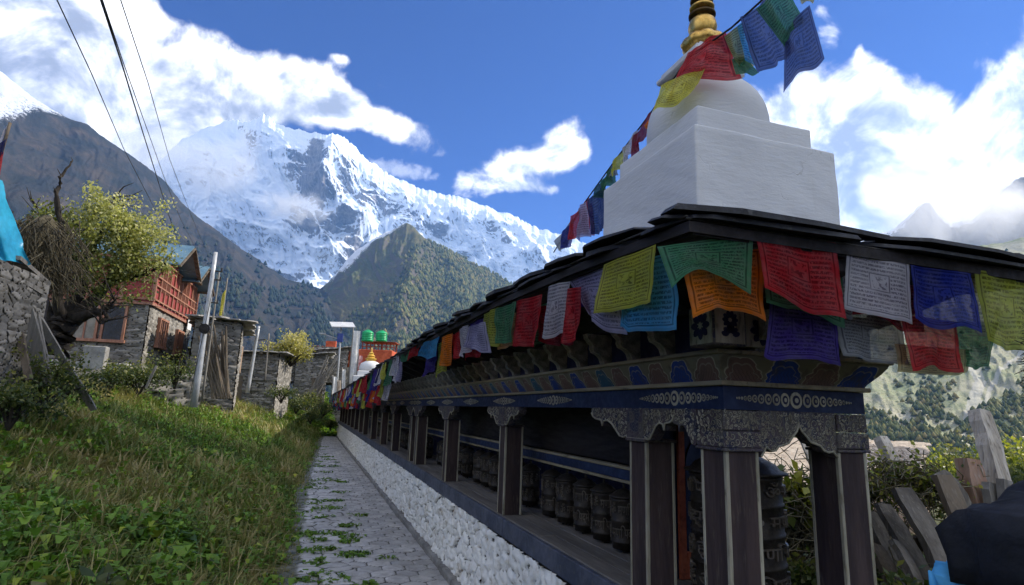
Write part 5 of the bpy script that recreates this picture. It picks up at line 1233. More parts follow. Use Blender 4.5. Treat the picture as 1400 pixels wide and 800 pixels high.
flag('skyblue', [(1008, 36), (1022, 26), (1042, 98), (1020, 82)], 'pale blue prayer flag beside the dull blue printed one', ds=[2.58, 2.56, 2.60, 2.62], group=TOPG, wave=.010)
flag('dullblue', [(1014, 24), (1052, -4), (1092, 70), (1040, 102)], 'dull blue printed prayer flag against the sky', ds=[2.55, 2.45, 2.45, 2.55], group=TOPG, wave=.018, n=20)
flag('green', [(1033, 12), (1072, -22), (1098, 24), (1070, 62)], 'dark green prayer flag highest over the stupa', ds=[2.44, 2.38, 2.40, 2.42], group=TOPG, wave=.012, n=20)
flag('dullblue', [(1072, 44), (1106, 6), (1126, 78), (1070, 126)], 'violet blue prayer flag blown furthest right of the stupa', ds=[2.42, 2.38, 2.40, 2.48], group=TOPG, wave=.016, n=20)
flag('paleyellow', [(1090, -8), (1116, -16), (1112, 3), (1096, 4)], 'pale yellow prayer flag corner at the top of the photo', ds=[2.38] * 4, group=TOPG, wave=.005)
low = [('maroon', (866, 186, 892, 152, 884, 188, 862, 216), 3.35, 'dark red prayer flag on the string left of the dome'), ('yellow', (838, 222, 864, 192, 858, 214, 838, 244), 3.55, 'yellow prayer flag on the string beside the plinth'),
       ('grey', (829, 236, 842, 220, 842, 240, 830, 250), 3.7, 'grey prayer flag scrap on the string above the plinth corner'), ('teal', (812, 260, 831, 238, 828, 262, 812, 276), 3.8, 'dark teal prayer flag on the string at the plinth corner'),
       ('navy', (803, 274, 829, 250, 828, 312, 812, 322), 3.9, 'navy prayer flag hanging against the white plinth'), ('red', (781, 296, 806, 270, 806, 318, 776, 326), 4.1, 'red prayer flag low on the string left of the plinth'),
       ('pink', (796, 288, 810, 274, 818, 318, 800, 322), 4.15, 'pink prayer flag beside the low red one on the string'), ('grey', (758, 330, 784, 298, 786, 326, 764, 344), 4.3, 'grey prayer flag lowest on the string where it meets the roof'),
       ('orange', (888, 156, 906, 128, 900, 158, 884, 184), 3.2, 'orange prayer flag scrap on the string just left of the dome'), ('white', (852, 202, 872, 178, 868, 206, 850, 226), 3.45, 'white prayer flag between the dark red and yellow ones on the string'),
       ('green', (820, 248, 840, 224, 838, 250, 820, 266), 3.72, 'green prayer flag scrap on the string over the plinth corner'), ('lavender', (790, 286, 800, 276, 804, 322, 788, 330), 4.05, 'pale violet prayer flag low on the string'), ('blue', (768, 318, 786, 298, 784, 330, 768, 342), 4.25, 'blue prayer flag scrap low on the string near the roof')]
for cn, q, dd_, lb in low: flag(cn, [(q[0], q[1]), (q[2], q[3]), (q[4], q[5]), (q[6], q[7])], lb, ds=[dd_, dd_ - .1, dd_ - .1, dd_], group=TOPG, wave=.02)
rope('flag_rope', [at(1150, -60, d=2.2), at(1060, -16, d=2.42), at(1000, 38, d=2.6), at(940, 80, d=2.86), at(890, 154, d=3.25), at(836, 226, d=3.6), at(803, 272, d=3.95), at(757, 345, d=4.45)], .005, 'dark string of flags running over the stupa down to the roof')
# ------------------------------------------------------------------ the village on the left
def stone_wall_mat():
    stone_mat('field_stone', [(0, (.10, .095, .085)), (.35, (.17, .16, .145)), (.65, (.25, .235, .21)), (1, (.33, .30, .26))], (.035, .032, .028), dirtc=(.09, .075, .05), dirt=.5)
    stone_mat('pale_stone', [(0, (.20, .18, .155)), (.35, (.29, .265, .23)), (.65, (.38, .35, .30)), (1, (.46, .42, .36))], (.05, .045, .04), dirtc=(.14, .11, .08), dirt=.4)
stone_wall_mat()
rough_mat('red_timber', (.22, .035, .035), (.30, .06, .055), 5, .7, .35, .004, c3=(.14, .03, .025))
rough_mat('orange_timber', (.27, .12, .075), (.36, .18, .12), 8, .65, .4, .004, c3=(.24, .11, .06), stretch=(1, 1, .2))
rough_mat('blue_metal_roof', (.09, .17, .23), (.15, .25, .31), 2, .45, .3, .006, c3=(.26, .33, .36), metal=.2)
rough_mat('grey_weathered_wood', (.13, .12, .105), (.26, .24, .21), 7, .85, .8, .008, c3=(.36, .34, .30), stretch=(1, 1, .12))
rough_mat('brown_weathered_wood', (.07, .055, .040), (.16, .125, .09), 7, .85, .8, .008, c3=(.26, .22, .17), stretch=(1, 1, .12))
rough_mat('galvanised', (.36, .37, .38), (.50, .51, .52), 5, .45, .2, .003, metal=.3, c3=(.24, .24, .24), stretch=(1, 1, .3))
rough_mat('dark_window', (.012, .013, .016), (.03, .03, .035), 3, .25, .1, .002)
rough_mat('curtain', (.22, .20, .17), (.30, .27, .23), 3, .8, .3, .003)
rough_mat('pale_slate', (.20, .19, .18), (.34, .32, .30), 3, .85, .6, .01, c3=(.45, .43, .40))
rough_mat('thatch', (.045, .038, .024), (.10, .085, .05), 18, .95, 1.0, .02, c3=(.20, .16, .10), stretch=(1, 1, .3))
rough_mat('black_plastic', (.012, .012, .014), (.03, .03, .032), 8, .5, .2, .002)
rough_mat('white_cloth', (.60, .60, .60), (.74, .74, .73), 4, .9, .4, .01)
rough_mat('mud_plaster', (.33, .22, .15), (.44, .31, .22), 5, .95, .5, .01, c3=(.22, .16, .11))
rough_mat('bark', (.016, .013, .011), (.040, .032, .026), 12, .95, 1.0, .02, c3=(.08, .07, .055), stretch=(1, 1, .3))
def frameT(o, u, w):   # local frame -> world
    u = Vector(u).normalized(); w = Vector(w).normalized(); return Matrix(((u.x, w.x, 0, o[0]), (u.y, w.y, 0, o[1]), (u.z, w.z, 1, o[2]), (0, 0, 0, 1)))
def box_house(name, origin, yaw, L, Wd, z0, z1, mat, scale=5.5, seed=1, depth=.05, label='', cat='house', du=.045, core='field_stone'):
    """four stone relief walls; the thing's origin is the near right corner; u runs away, w runs left"""
    H = empty(name, origin, yaw); tag(H, label, cat)
    for (a, b, out) in (((0, 0), (0, L), (1, 0)), ((-Wd, 0), (0, 0), (0, -1)), ((0, L), (-Wd, L), (0, 1)), ((-Wd, L), (-Wd, 0), (-1, 0))):
        rubble('wall', a, b, z0, z1, du, du * .6, scale, depth, mat, seed, out=out, parent=H, aspect=2.3); seed += 1
    c = MB(); c.bb(-Wd + .01, -.01, .01, L - .01, z0, z1 - .02); c.build('wall_core', 'dark_boards', H)
    return H
# --- stone and red timber house
Cx = at(192, 497, d=22); zC = Cx.z; zT = at(206, 417, d=22).z; zU = at(217, 352, d=21.7).z
HL, HW = 5.4, 7.0; yaw = math.radians(-2.5)
H = box_house('timber_house', (Cx.x, Cx.y, zC), yaw, HL, HW, -.5, zT - zC, 'field_stone', 10, 31, .04, 'two storey house of grey stone with red timber upper floor and blue metal gables')
f1 = zT - zC; f2 = zU - zC; ov = .10
up = MB(); up.bb(-HW - ov, ov, -ov, HL + ov, f1 + .08, f2); up.build('upper_storey', 'red_timber', H)
bd_ = MB(); bd_.bb(-HW - ov - .01, ov + .01, -ov - .01, HL + ov + .01, f1 - .01, f1 + .08); bd_.build('floor_band', 'orange_timber', H)
la = MB(); xs0 = ov + .002
n = 11
for k in range(n + 1): la.bb(xs0, xs0 + .05, -ov + (HL + 2 * ov) * k / n - .03, -ov + (HL + 2 * ov) * k / n + .03, f1 + .10, f2 + .02)
for zz in (f1 + .16, f1 + .62, f1 + (f2 - f1) * .60, f2 - .03): la.bb(xs0 + .003, xs0 + .058, -ov, HL + ov, zz, zz + .05)
for k in (1, 2, 5, 6, 7, 9, 10):
    for q in (.25, .5, .75): y = -ov + (HL + 2 * ov) * (k + q) / n; la.bb(xs0 + .002, xs0 + .04, y - .014, y + .014, f1 + (f2 - f1) * .35, f2)
la.build('timber_lattice', 'orange_timber', H)
lf = MB()
for k in range(9): x = -HW - ov + (HW + 2 * ov) * k / 8; lf.bb(x - .05, x + .05, -ov - .055, -ov - .002, f1 + .10, f2)
for zz in (f1 + .14, f1 + .75, f2 - .10): lf.bb(-HW - ov, ov, -ov - .05, -ov - .004, zz, zz + .07)
lf.build('timber_frame', 'orange_timber', H)
wn_ = MB()
for k in (0, 2, 5): 
    x = -HW - ov + (HW + 2 * ov) * (k + .5) / 8; wn_.bb(x - .30, x + .30, -ov - .02, -ov - .001, f1 + .78, f2 - .14)
wn_.build('upper_window', 'dark_window', H)
def window(parent, axis, a0, a1, z0, z1, face, bars=3, glass='dark_window', sgn=1):
    f = MB(); t_ = .07
    def B(u0, u1, za, zb, d0, d1):
        if axis == 'x': f.bb(face + sgn * d0, face + sgn * d1, u0, u1, za, zb)
        else: f.bb(u0, u1, face - sgn * d0, face - sgn * d1, za, zb)
    B(a0, a1, z1 - t_, z1, 0, .10); B(a0 - .05, a1 + .05, z0 - .02, z0 + t_, 0, .13)
    B(a0, a0 + t_, z0 + t_, z1 - t_, 0, .098); B(a1 - t_, a1, z0 + t_, z1 - t_, 0, .098)
    for k in range(1, bars): u = a0 + (a1 - a0) * k / bars; B(u - .022, u + .022, z0 + t_, z1 - t_, 0, .09)
    w = f.build('window', 'orange_timber', parent); g = MB()
    if axis == 'x': g.bb(face + sgn * .02, face + sgn * .05, a0 + .03, a1 - .03, z0 + .03, z1 - .03)
    else: g.bb(a0 + .03, a1 - .03, face - sgn * .05, face - sgn * .02, z0 + .03, z1 - .03)
    g.build('pane', glass, w); return w
window(H, 'x', .95, 1.95, .62, 1.62, .04, 4); window(H, 'x', 3.25, 4.15, .55, 1.50, .04, 4)
window(H, 'y', -1.22, -.55, .62, 1.82, -.04, 1, 'dark_window'); window(H, 'y', -2.0, -1.30, .62, 1.82, -.04, 2, 'curtain'); window(H, 'y', -3.2, -2.3, .62, 1.82, -.04, 1, 'curtain'); window(H, 'y', -5.4, -4.3, .62, 1.82, -.04, 3, 'dark_window')
for g0, g1, pk, rx in ((.10, 2.75, .85, 5.5), (2.95, 5.1, .70, 4.5)):     # two gables facing the path
    gm = (g0 + g1) / 2; gb = MB(); gb.prism([(g0 + .1, f2), (gm, f2 + pk - .08), (g1 - .1, f2)], 'x', -rx, ov - .02); gable = gb.build('gable', 'red_timber', H)
    rb = MB()
    for s in (-1, 1):
        ye = g0 - .25 if s < 0 else g1 + .25; ze = f2 + pk - (abs(ye - gm)) * pk / ((g1 - g0) / 2)
        a = Vector((0, gm, f2 + pk)); b = Vector((0, ye, ze)); o = len(rb.v)
        for x in (-rx - .3, .72):
            for p in (a, b): rb.v += [(x, p.y, p.z), (x, p.y, p.z + .045)]
        rb.f += [(o, o + 2, o + 6, o + 4), (o + 1, o + 5, o + 7, o + 3), (o, o + 1, o + 3, o + 2), (o + 4, o + 6, o + 7, o + 5), (o + 2, o + 3, o + 7, o + 6), (o, o + 4, o + 5, o + 1)]
    rb.build('roof', 'blue_metal_roof', H)
    bg_ = MB()
    for s in (-1, 1):
        ye = g0 - .25 if s < 0 else g1 + .25; ze = f2 + pk - (abs(ye - gm)) * pk / ((g1 - g0) / 2); bg_.beam((.70, gm, f2 + pk - .05), (.70, ye, ze - .05), .05, .14, up=(1, 0, 0))
        bg_.beam((.62, ye + (-s) * .18, ze + .02), (-rx, ye + (-s) * .18, ze + .02), .06, .08)
    bg_.build('bargeboard', 'brown_weathered_wood', gable)
sb = MB(); sb.box((ov + .07, 4.55, f1 + .05), (.02, .55, .60), bev=.005); sb.build('white_panel', 'white_cloth', H)
ms = MB(); ms.bb(-1.35, -.75, -.75, -.45, -.35, .42, bev=.02); mo_ = ms.build('meter_cupboard', 'cement', H)
sk = MB(); sk.bb(-HW, -.2, -.55, -.06, -.40, -.05, bev=.03); sk.build('plinth_step', 'cement', H)
# --- concrete pole and others
def tapered_pole(name, a, b, r0, r1, label, mat='galvanised', cat='pole', group=None, seg=12, wob=0.0):
    a = Vector(a); b = Vector(b); n = 7; pts = []
    for k in range(n): p = (b - a) * (k / (n - 1)); p += Vector((random.uniform(-wob, wob), random.uniform(-wob, wob), 0)); pts.append(p)
    m_ = MB(); m_.tube(pts, [r0 + (r1 - r0) * k / (n - 1) for k in range(n)], seg)
    E_ = empty(name, a); tag(E_, label, cat, group); m_.build('shaft', mat, E_, smooth=True); return E_
pa, pb = at(266, 546, d=17), at(295, 345, d=17)
P1 = tapered_pole('utility_pole', pa - Vector((0, 0, .2)), pb, .088, .05, 'tall pale grey utility pole with a round meter box beside the timber house')
ins = MB()
for fr in (.86, .92, .70): 
    c = (pb - pa) * fr; ins.beam(c + Vector((-.10, -.02, 0)), c + Vector((.22, .02, 0)), .03, .03); ins.tube([c + Vector((.20, 0, 0)), c + Vector((.20, 0, .09))], .022, 6)
ins.build('insulator', 'iron', P1)
mt_ = MB(); c = (pb - pa) * .50; mt_.tube([c + Vector((.03, -.12, .05)), c + Vector((.03, -.26, .05))], .13, 14); mt_.tube([c + Vector((.03, -.26, .05)), c + Vector((.03, -.28, .05))], .09, 14); mt_.build('meter', 'iron', P1)
cb = MB(); cb.tube([(-.11, -.05, .3), (.02, -.10, 2.0), (.10, -.06, 3.3)], .008, 5); cb.build('cable', 'black_plastic', P1)
st2 = tapered_pole('pole_shadow_shaft', at(276, 548, d=17.4), at(300, 372, d=17.4), .03, .02, 'thin added shaft standing for the shadow along the tall utility pole', 'grey_weathered_wood')  # added shaft in place of the shadow on the tall pole
P2 = tapered_pole('utility_pole', at(339, 530, d=24) - Vector((0, 0, .2)), at(354, 446, d=24), .07, .05, 'shorter grey pole leaning right, in front of the low stone sheds')
ins = MB(); c = (at(354, 446, d=24) - at(339, 530, d=24)) * .85; ins.beam(c + Vector((-.05, 0, 0)), c + Vector((.30, 0, .05)), .03, .03); ins.beam(c + Vector((-.05, 0, -.3)), c + Vector((.26, 0, -.3)), .03, .03); ins.build('insulator', 'iron', P2)
tapered_pole('wooden_pole', at(303, 435, d=27), at(311, 380, d=27), .05, .03, 'bare wooden prayer pole with yellow cloth above the stone sheds', 'grey_weathered_wood')
flag3('yellow', [at(304, 402, d=26.9), at(309, 396, d=26.9), at(304, 436, d=26.9), at(299, 434, d=26.9)], 'yellow and white prayer cloth tied to the bare wooden pole', 'prayer cloths on village poles', wave=.06, n=7, name='prayer_cloth')
tapered_pole('wooden_pole', at(362, 520, d=30), at(368, 456, d=30), .04, .03, 'thin wooden pole standing by the bright yellow bush', 'grey_weathered_wood')
tapered_pole('wooden_pole', at(321, 452, d=34), at(321, 438, d=34), .03, .03, 'short far pole on the roof line of the stone sheds', 'galvanised')
tapered_pole('wooden_pole', at(306, 545, d=22) , at(301, 470, d=22), .03, .025, 'light pole leaning against the wood stack', 'grey_weathered_wood')
# --- sheds and walls behind the pole
def shed(name, cpx, d, yaw, L, Wd, htop, label, mat='field_stone', roof='slabs', below=1.0, scale=8, seed=3, cat='shed', slope=.0, rmat='pale_slate', drop=0):
    c = at(*cpx, d=d); h = htop; S = box_house(name, c, yaw, L, Wd, -below, h, mat, scale, seed, .05, label, cat, du=.05)
    if roof == 'slabs':
        r = MB(); rs_ = random.Random(seed)
        for i in range(int(L / .42) + 2):
            for j in range(int(Wd / .42) + 2):
                x = .2 - j * .42; y = -.2 + i * .42
                slab(r, (x + rs_.uniform(-.05, .05), y + rs_.uniform(-.05, .05), h + .05 - slope * x + rs_.uniform(0, .04)), rs_.uniform(.45, .62), rs_.uniform(.45, .6), rs_.uniform(.03, .06), rs_.uniform(-.05, .05), math.atan(slope) + rs_.uniform(-.05, .05), rs_.uniform(-.5, .5), rs_)
        r.build('roof', rmat, S)
        rb_ = MB()
        for j in range(int(Wd / .5)): rb_.beam((-.2 - j * .5, -.15, h - .03 + slope * (.2 + j * .5)), (-.2 - j * .5, L + .15, h - .03 + slope * (.2 + j * .5)), .09, .09)
        rb_.build('roof_beam', 'brown_weathered_wood', S)
        if slope > 0:
            g = MB(); 
            for y0, y1 in ((0.03, .2), (L - .2, L - .03)): g.prism([(0, h - .02), (-Wd, h - .02), (-Wd, h + slope * Wd)], 'y', y0, y1)
            g.build('gable', 'brown_weathered_wood', S)
    return S
S1 = shed('stone_shed', (320, 530), 22.5, .10, 4.5, 1.45, 2.25, 'tall rough stone shed right behind the utility pole', seed=51)
S2 = shed('stone_shed', (375, 545), 31, -.12, 4, 6.2, 2.15, 'long low stone shed with timber courses below the far yellow bush', seed=61)
tb = MB(); 
for z in (.35, .85, 1.35, 1.85): tb.bb(-6.1, .05, -.09, -.04, z, z + .10)
tb.build('timber_course', 'grey_weathered_wood', S2)
dr = MB(); dr.bb(-2.1, -1.5, -.10, -.04, -.3, 1.0); dr.build('door', 'brown_weathered_wood', S2)
S3 = box_house('brick_hut', at(326, 512, d=28), .1, .8, 1.0, -.5, 1.15, 'pale_stone', 6, 71, .03, 'tiny orange plastered hut with a dark window between the sheds', 'hut')
mo3 = MB(); mo3.bb(-1.03, .06, -.07, .9, .05, 1.22, bev=.03); mo3.build('plaster', 'mud_plaster', S3); w3 = MB(); w3.bb(-.62, -.36, -.09, -.05, .62, .95); w3.build('window', 'dark_window', S3)
S4 = shed('stone_hut', (442, 547), 37.5, .0, 5, 1.75, 2.75, 'square stone hut with a sloping slate roof at the end of the path', 'field_stone', slope=-.12, seed=81, cat='hut', scale=7)
sd = MB(); sd.bb(-.75, -.1, -.10, -.04, -.2, 1.3); sd.build('door', 'brown_weathered_wood', S4)
S5 = shed('stone_shed', (474, 505), 43, .0, 5, 5.2, 1.5, 'slate roofed shed rising behind the square stone hut', 'field_stone', slope=-.16, seed=91, rmat='pale_slate')
# wood stack and leaning branches
def stack(name, px0, px1, d, n, label, spread=.4, h=2.4, mat='brown_weathered_wood', tilt=.5):
    a = at(*px0, d=d); b = at(*px1, d=d); E_ = empty(name, a); tag(E_, label, 'wood stack'); m_ = MB(); rs_ = random.Random(n)
    for k in range(n):
        p = (b - a) * rs_.random(); q = p + Vector((-tilt + rs_.uniform(-.2, .2), rs_.uniform(-.2, .3), h * rs_.uniform(.55, 1))); m_.tube([p, (p + q) / 2 + Vector((rs_.uniform(-.04, .04), 0, 0)), q], [.05, .04, .025], 6)
    m_.build('poles', mat, E_); E_.children[0]['kind'] = 'stuff' if n > 100 else 'part' if False else ''
    del E_.children[0]['kind']; return E_
stack('wood_stack', (290, 545), (318, 545), 21.5, 26, 'stack of dark poles leaning on the tall stone shed')
stack('branch_pile', (415, 548), (432, 545), 35, 14, 'pale bare branches piled left of the square stone hut', h=2.6, mat='grey_weathered_wood', tilt=-1.0)
# rubble courses in front of the house
rw = rubble('low_wall', (-6.6, 18.6), (-3.1, 19.6), -.2, .75, .06, .04, 5, .07, 'field_stone', 101, out=(.2, -1), aspect=2); 
tag(rw, 'low drystone wall in the weeds in front of the timber house', 'wall')
# --- far red monastery building with tanks
G = empty('red_monastery', at(533, 520, d=46), math.radians(-18)); tag(G, 'red painted building with terrace parapet and stone ground floor beyond the stupa row', 'building')
def gl(px, py, d=46): return at(px, py, d=d)
base = G.location.z; zpt = at(520, 478, d=46).z - base; zpb = at(520, 503, d=46).z - base; WID = 4.4
gb = MB(); gb.bb(-WID, 0, .1, 4, zpb, zpt, bev=.03); gb.build('parapet', 'red_oxide_bright' if 'red_oxide_bright' in MATS else rough_mat('red_oxide_bright', (.48, .085, .035), (.60, .13, .055), 1.2, .8, .3, .01, c3=(.36, .08, .04)), G)
rubble('wall', (-WID, .15), (0, .15), -4.5, zpb, .10, .06, 4.5, .05, 'pale_stone', 111, out=(0, -1), parent=G, aspect=2)
sw = MB(); sw.bb(-WID, -.01, .2, 3.9, -4.5, zpb - .01); sw.build('wall_core', 'mud_plaster', G)
rail = MB(); zr = at(515, 466, d=46).z - base
for k in range(9): x = -2.5 + k * .31; rail.bb(x - .035, x + .035, .8, .87, zpt, zr)
for zz in (zr - .05, zpt + .28): rail.bb(-2.55, .05, .78, .9, zz, zz + .06)
for k in range(3): x = -2.5 + k * 1.2; rail.bb(x - .05, x + .05, 2.2, 2.3, zpt, zr)
rail.bb(-2.6, .1, .7, 2.4, zr, zr + .06); rail.build('tank_rack', 'red_oxide', G)
bl = MB(); xl = -WID
for k in range(5): bl.bb(xl - 1.55 + k * .36, xl - 1.48 + k * .36, -.55, -.48, zpb - .9, zpt + .1)
bl.bb(xl - 1.6, xl + .1, -.6, .5, zpb - .15, zpb); bl.bb(xl - 1.58, xl, -.56, -.48, zpt - .02, zpt + .06); bl.bb(xl - .75, xl + .02, .05, .25, zpb, zpt + .55); bl.bb(xl - 1.6, xl - 1.45, -.58, -.44, -2.6, zpb)
bl.build('balcony', 'red_oxide_bright', G)
def tank(px0, px1, py0, py1, d, label):
    a = at(px0, py1, d=d); b = at(px1, py1, d=d); c = (a + b) / 2; r = (b - a).length / 2; h = at((px0 + px1) / 2, py0, d=d).z - c.z
    T_ = empty('water_tank', c); tag(T_, label, 'water tank', 'green water tanks'); m_ = MB(); pr = [(r * .94, 0)]
    for k in range(5): pr += [(r * .94, h * (.04 + .15 * k)), (r, h * (.07 + .15 * k)), (r, h * (.14 + .15 * k)), (r * .94, h * (.17 + .15 * k))]
    pr += [(r * .9, h * .82), (r * .55, h * .93), (r * .3, h * .95)]; m_.lathe(pr, seg=24); m_.build('body', 'green_plastic', T_, smooth=True)
    l = MB(); l.lathe([(r * .32, h * .94), (r * .34, h), (r * .1, h * 1.03)], seg=16); l.build('lid', 'green_plastic', T_, smooth=True)
rough_mat('green_plastic', (.010, .30, .10), (.02, .40, .15), 3, .4, .15, .003)
rough_mat('gold_paint', (.62, .36, .06), (.80, .50, .10), 6, .45, .2, .003, metal=.3)
rough_mat('solar_cells', (.50, .50, .50), (.62, .62, .60), 2, .35, .1, .002)
tank(494, 510, 451, 467, 45.3, 'left green water tank with a hose over its lid'); tank(513, 529, 452, 467, 46.2, 'right green water tank on the red rack')
# solar street lamp
sp0, sp1 = at(459, 545, d=38), at(467, 445, d=38); SL = tapered_pole('solar_lamp', sp0, sp1, .07, .05, 'solar street lamp with tilted pale panel beside the white banner pole', cat='street lamp')
pn = MB(); pn.box(sp1 - sp0 + Vector((.05, 0, .05)), (1.45, 1.0, .05), Euler((R(24), R(-4), R(8))).to_matrix()); pn.build('solar_panel', 'solar_cells', SL)
bx_ = MB(); q = at(465, 462, d=38) - sp0; bx_.box(q, (.34, .22, .55), bev=.02); bx_.build('battery_box', rough_mat('blue_box', (.03, .05, .22), (.05, .08, .30), 4, .5), SL)
am = MB(); am.tube([q + Vector((0, 0, -.1)), at(440, 456, d=38) - sp0], .03, 6); am.box(at(441, 456, d=38) - sp0, (.4, .14, .06)); am.build('lamp_arm', 'galvanised', SL)
# banner poles
rough_mat('banner_white', (.58, .57, .55), (.74, .73, .70), 3, .9, .4, .01); rough_mat('banner_peach', (.55, .42, .30), (.68, .55, .42), 3, .9, .4, .01); rough_mat('banner_red', (.50, .06, .05), (.62, .40, .38), 2.5, .9, .4, .01)
def banner(px0, px1, d, cname, label, w=.28):
    a, b = at(*px0, d=d), at(*px1, d=d); tapered_pole('banner_pole', a, b + (b - a) * .05, .04, .025, 'pole carrying the ' + label, 'grey_weathered_wood', 'pole')
    e = (b - a); P = [b, b + Vector((w, 0, 0)), a + e * .12 + Vector((w, 0, 0)), a + e * .12]; o = flag3(cname, P, label, 'tall vertical prayer banners', wave=.05, n=12, name='prayer_banner'); o.data.materials.clear(); o.data.materials.append(MATS['banner_' + cname]); return o
banner((475, 535), (483, 452), 36, 'white', 'tall white vertical prayer banner beside the solar lamp', .42)
banner((486, 530), (490, 486), 36, 'red', 'red and white prayer banner between the white one and the chorten', .26)
banner((453, 560), (455, 515), 33, 'white', 'short white prayer banner by the far end of the arcade', .22)
banner((459, 560), (461, 520), 33.5, 'peach', 'short cream prayer banner by the far end of the arcade', .2)
banner((466, 556), (468, 505), 34, 'white', 'slender off white prayer banner just behind the arcade end', .2)
# chorten with gold top
c0 = at(506, 506, d=36); CH = empty('small_chorten', c0); tag(CH, 'small white chorten with stepped gold top in front of the red building', 'chorten')
m_ = MB(); m_.box((0, 0, -1.0), (2.0, 2.0, 1.2), bev=.03); m_.box((0, 0, -.25), (1.5, 1.5, .3), bev=.03); m_.build('base', 'whitewash', CH); m_ = MB(); m_.lathe([(.62, -.12), (.66, .1), (.56, .38), (.3, .52)], seg=24); m_.build('dome', 'whitewash', CH, smooth=True)
m_ = MB(); m_.box((0, 0, .56), (.5, .5, .12)); m_.lathe([(.30, .6), (.34, .68), (.2, .74), (.24, .84), (.13, .92), (.16, 1.0), (.06, 1.06), (.04, 1.25), (.01, 1.35)], seg=18); m_.build('spire', 'gold_paint', CH)

# ------------------------------------------------------------------ wires
def wire(pts, r, label):
    P = [at(px, py, d=d) for px, py, d in pts]; e = (P[0] - P[1]).normalized(); P = [P[0] + e * 6] + P
    out = []
    for i in range(len(P) - 1):
        for s in range(8): out.append(P[i].lerp(P[i + 1], s / 8))
    out.append(P[-1]); m_ = MB(); m_.tube(out, r, 5); o = m_.build('overhead_wire', 'black_plastic', smooth=True); tag(o, label, 'wire', 'overhead wires')
wire([(78, 0, 6.0), (124, 98, 8.0), (169, 203, 12), (217, 296, 18), (234, 330, 22)], .006, 'leftmost overhead wire, thin, crossing the snowy ridge')
wire([(138, 0, 5.0), (165, 82, 6.8), (195, 180, 10.5), (232, 298, 18), (246, 338, 22)], .0085, 'thickest overhead wire, a dark twisted pair reaching the timber house')
wire([(140, 0, 5.0), (168, 84, 6.8), (225, 244, 14), (247, 300, 18), (272, 348, 24)], .005, 'thin overhead wire splitting off the thick dark pair')
wire([(165, 0, 5.5), (202, 112, 8), (232, 218, 13), (262, 296, 19), (285, 350, 26)], .005, 'rightmost overhead wire, thin, crossing the cloud')
wire([(150, 352, 21), (262, 372, 21.5), (292, 358, 17.2)], .006, 'nearly level wire from the timber house gable to the tall pole')
wire([(294, 440, 20), (340, 452, 23), (356, 449, 24)], .006, 'low wire between the tall pole and the shorter grey pole')

# ------------------------------------------------------------------ gnarled tree with yellow green leaves
def leaf_mat(name, stops, thr=.45):
    m, t = new_mat(name); tn = t.attr('tone'); c = t.ramp(tn, stops)
    b = t.n.new('ShaderNodeBsdfPrincipled'); t.put(c, b.inputs['Base Color']); b.inputs['Roughness'].default_value = .5
    tr = t.n.new('ShaderNodeBsdfTranslucent'); t.put(t.mix(1, c, (1.1, 1.15, .6), 'MULTIPLY'), tr.inputs[0])
    mx = t.n.new('ShaderNodeMixShader'); mx.inputs[0].default_value = thr; t.l.new(b.outputs[0], mx.inputs[1]); t.l.new(tr.outputs[0], mx.inputs[2])
    o = t.n.new('ShaderNodeOutputMaterial'); t.l.new(mx.outputs[0], o.inputs[0]); return m
leaf_mat('yellow_leaves', [(0, (.07, .09, .02)), (.3, (.22, .24, .06)), (.65, (.44, .43, .16)), (1, (.68, .64, .34))])
leaf_mat('bush_leaves', [(0, (.020, .035, .010)), (.4, (.05, .075, .018)), (.75, (.12, .14, .035)), (1, (.24, .22, .06))])
leaf_mat('gold_leaves', [(0, (.14, .14, .03)), (.4, (.30, .27, .07)), (1, (.55, .48, .18))])
def leaves_mesh(name, P, size, mat, parent, rng, tone=None, origin=(0, 0, 0)):
    n = len(P); a = rng.random(n) * 6.283; b = np.arccos(rng.uniform(-1, 1, n)); ax = np.stack([np.sin(b) * np.cos(a), np.sin(b) * np.sin(a), np.cos(b)], -1)
    r = rng.normal(size=(n, 3)); s = np.cross(ax, r); s /= np.linalg.norm(s, axis=1)[:, None] + 1e-9; nn = np.cross(ax, s)
    L = (size * (.6 + .8 * rng.random(n)))[:, None]; w = L * .30
    V = np.stack([P, P + ax * L * .5 + s * w + nn * w * .25, P + ax * L, P + ax * L * .5 - s * w + nn * w * .25], 1).reshape(-1, 3) - np.array(origin)
    F = (np.arange(n) * 4)[:, None] + np.array([[0, 1, 2, 3]]); tone = rng.random(n) if tone is None else tone
    me = np_mesh(name, V, F, {'tone': np.repeat(tone, 4)}); return link(name, me, mat, parent)
TB = at(84, 470, d=13.2); T_ = empty('gnarled_tree', TB); tag(T_, 'gnarled dark tree with pale yellow green leaves in front of the timber house', 'tree')
trk = MB(); rngT = np.random.default_rng(12); tips = []
def limb(pxs, r0, r1, d=13.2):
    pts = [at(px, py, d=d + k) - TB for px, py, k in pxs]; out = []; n = len(pts)
    for i in range(n - 1):
        for s in range(4): p = pts[i].lerp(pts[i + 1], s / 4); out.append(p + Vector(rngT.normal(size=3) * .018))
    out.append(pts[-1]); trk.tube(out, [r0 + (r1 - r0) * (k / (len(out) - 1)) for k in range(len(out))], 9); return out
L0 = limb([(78, 478, 0), (80, 462, 0), (84, 448, 0), (90, 440, 0)], .26, .22)
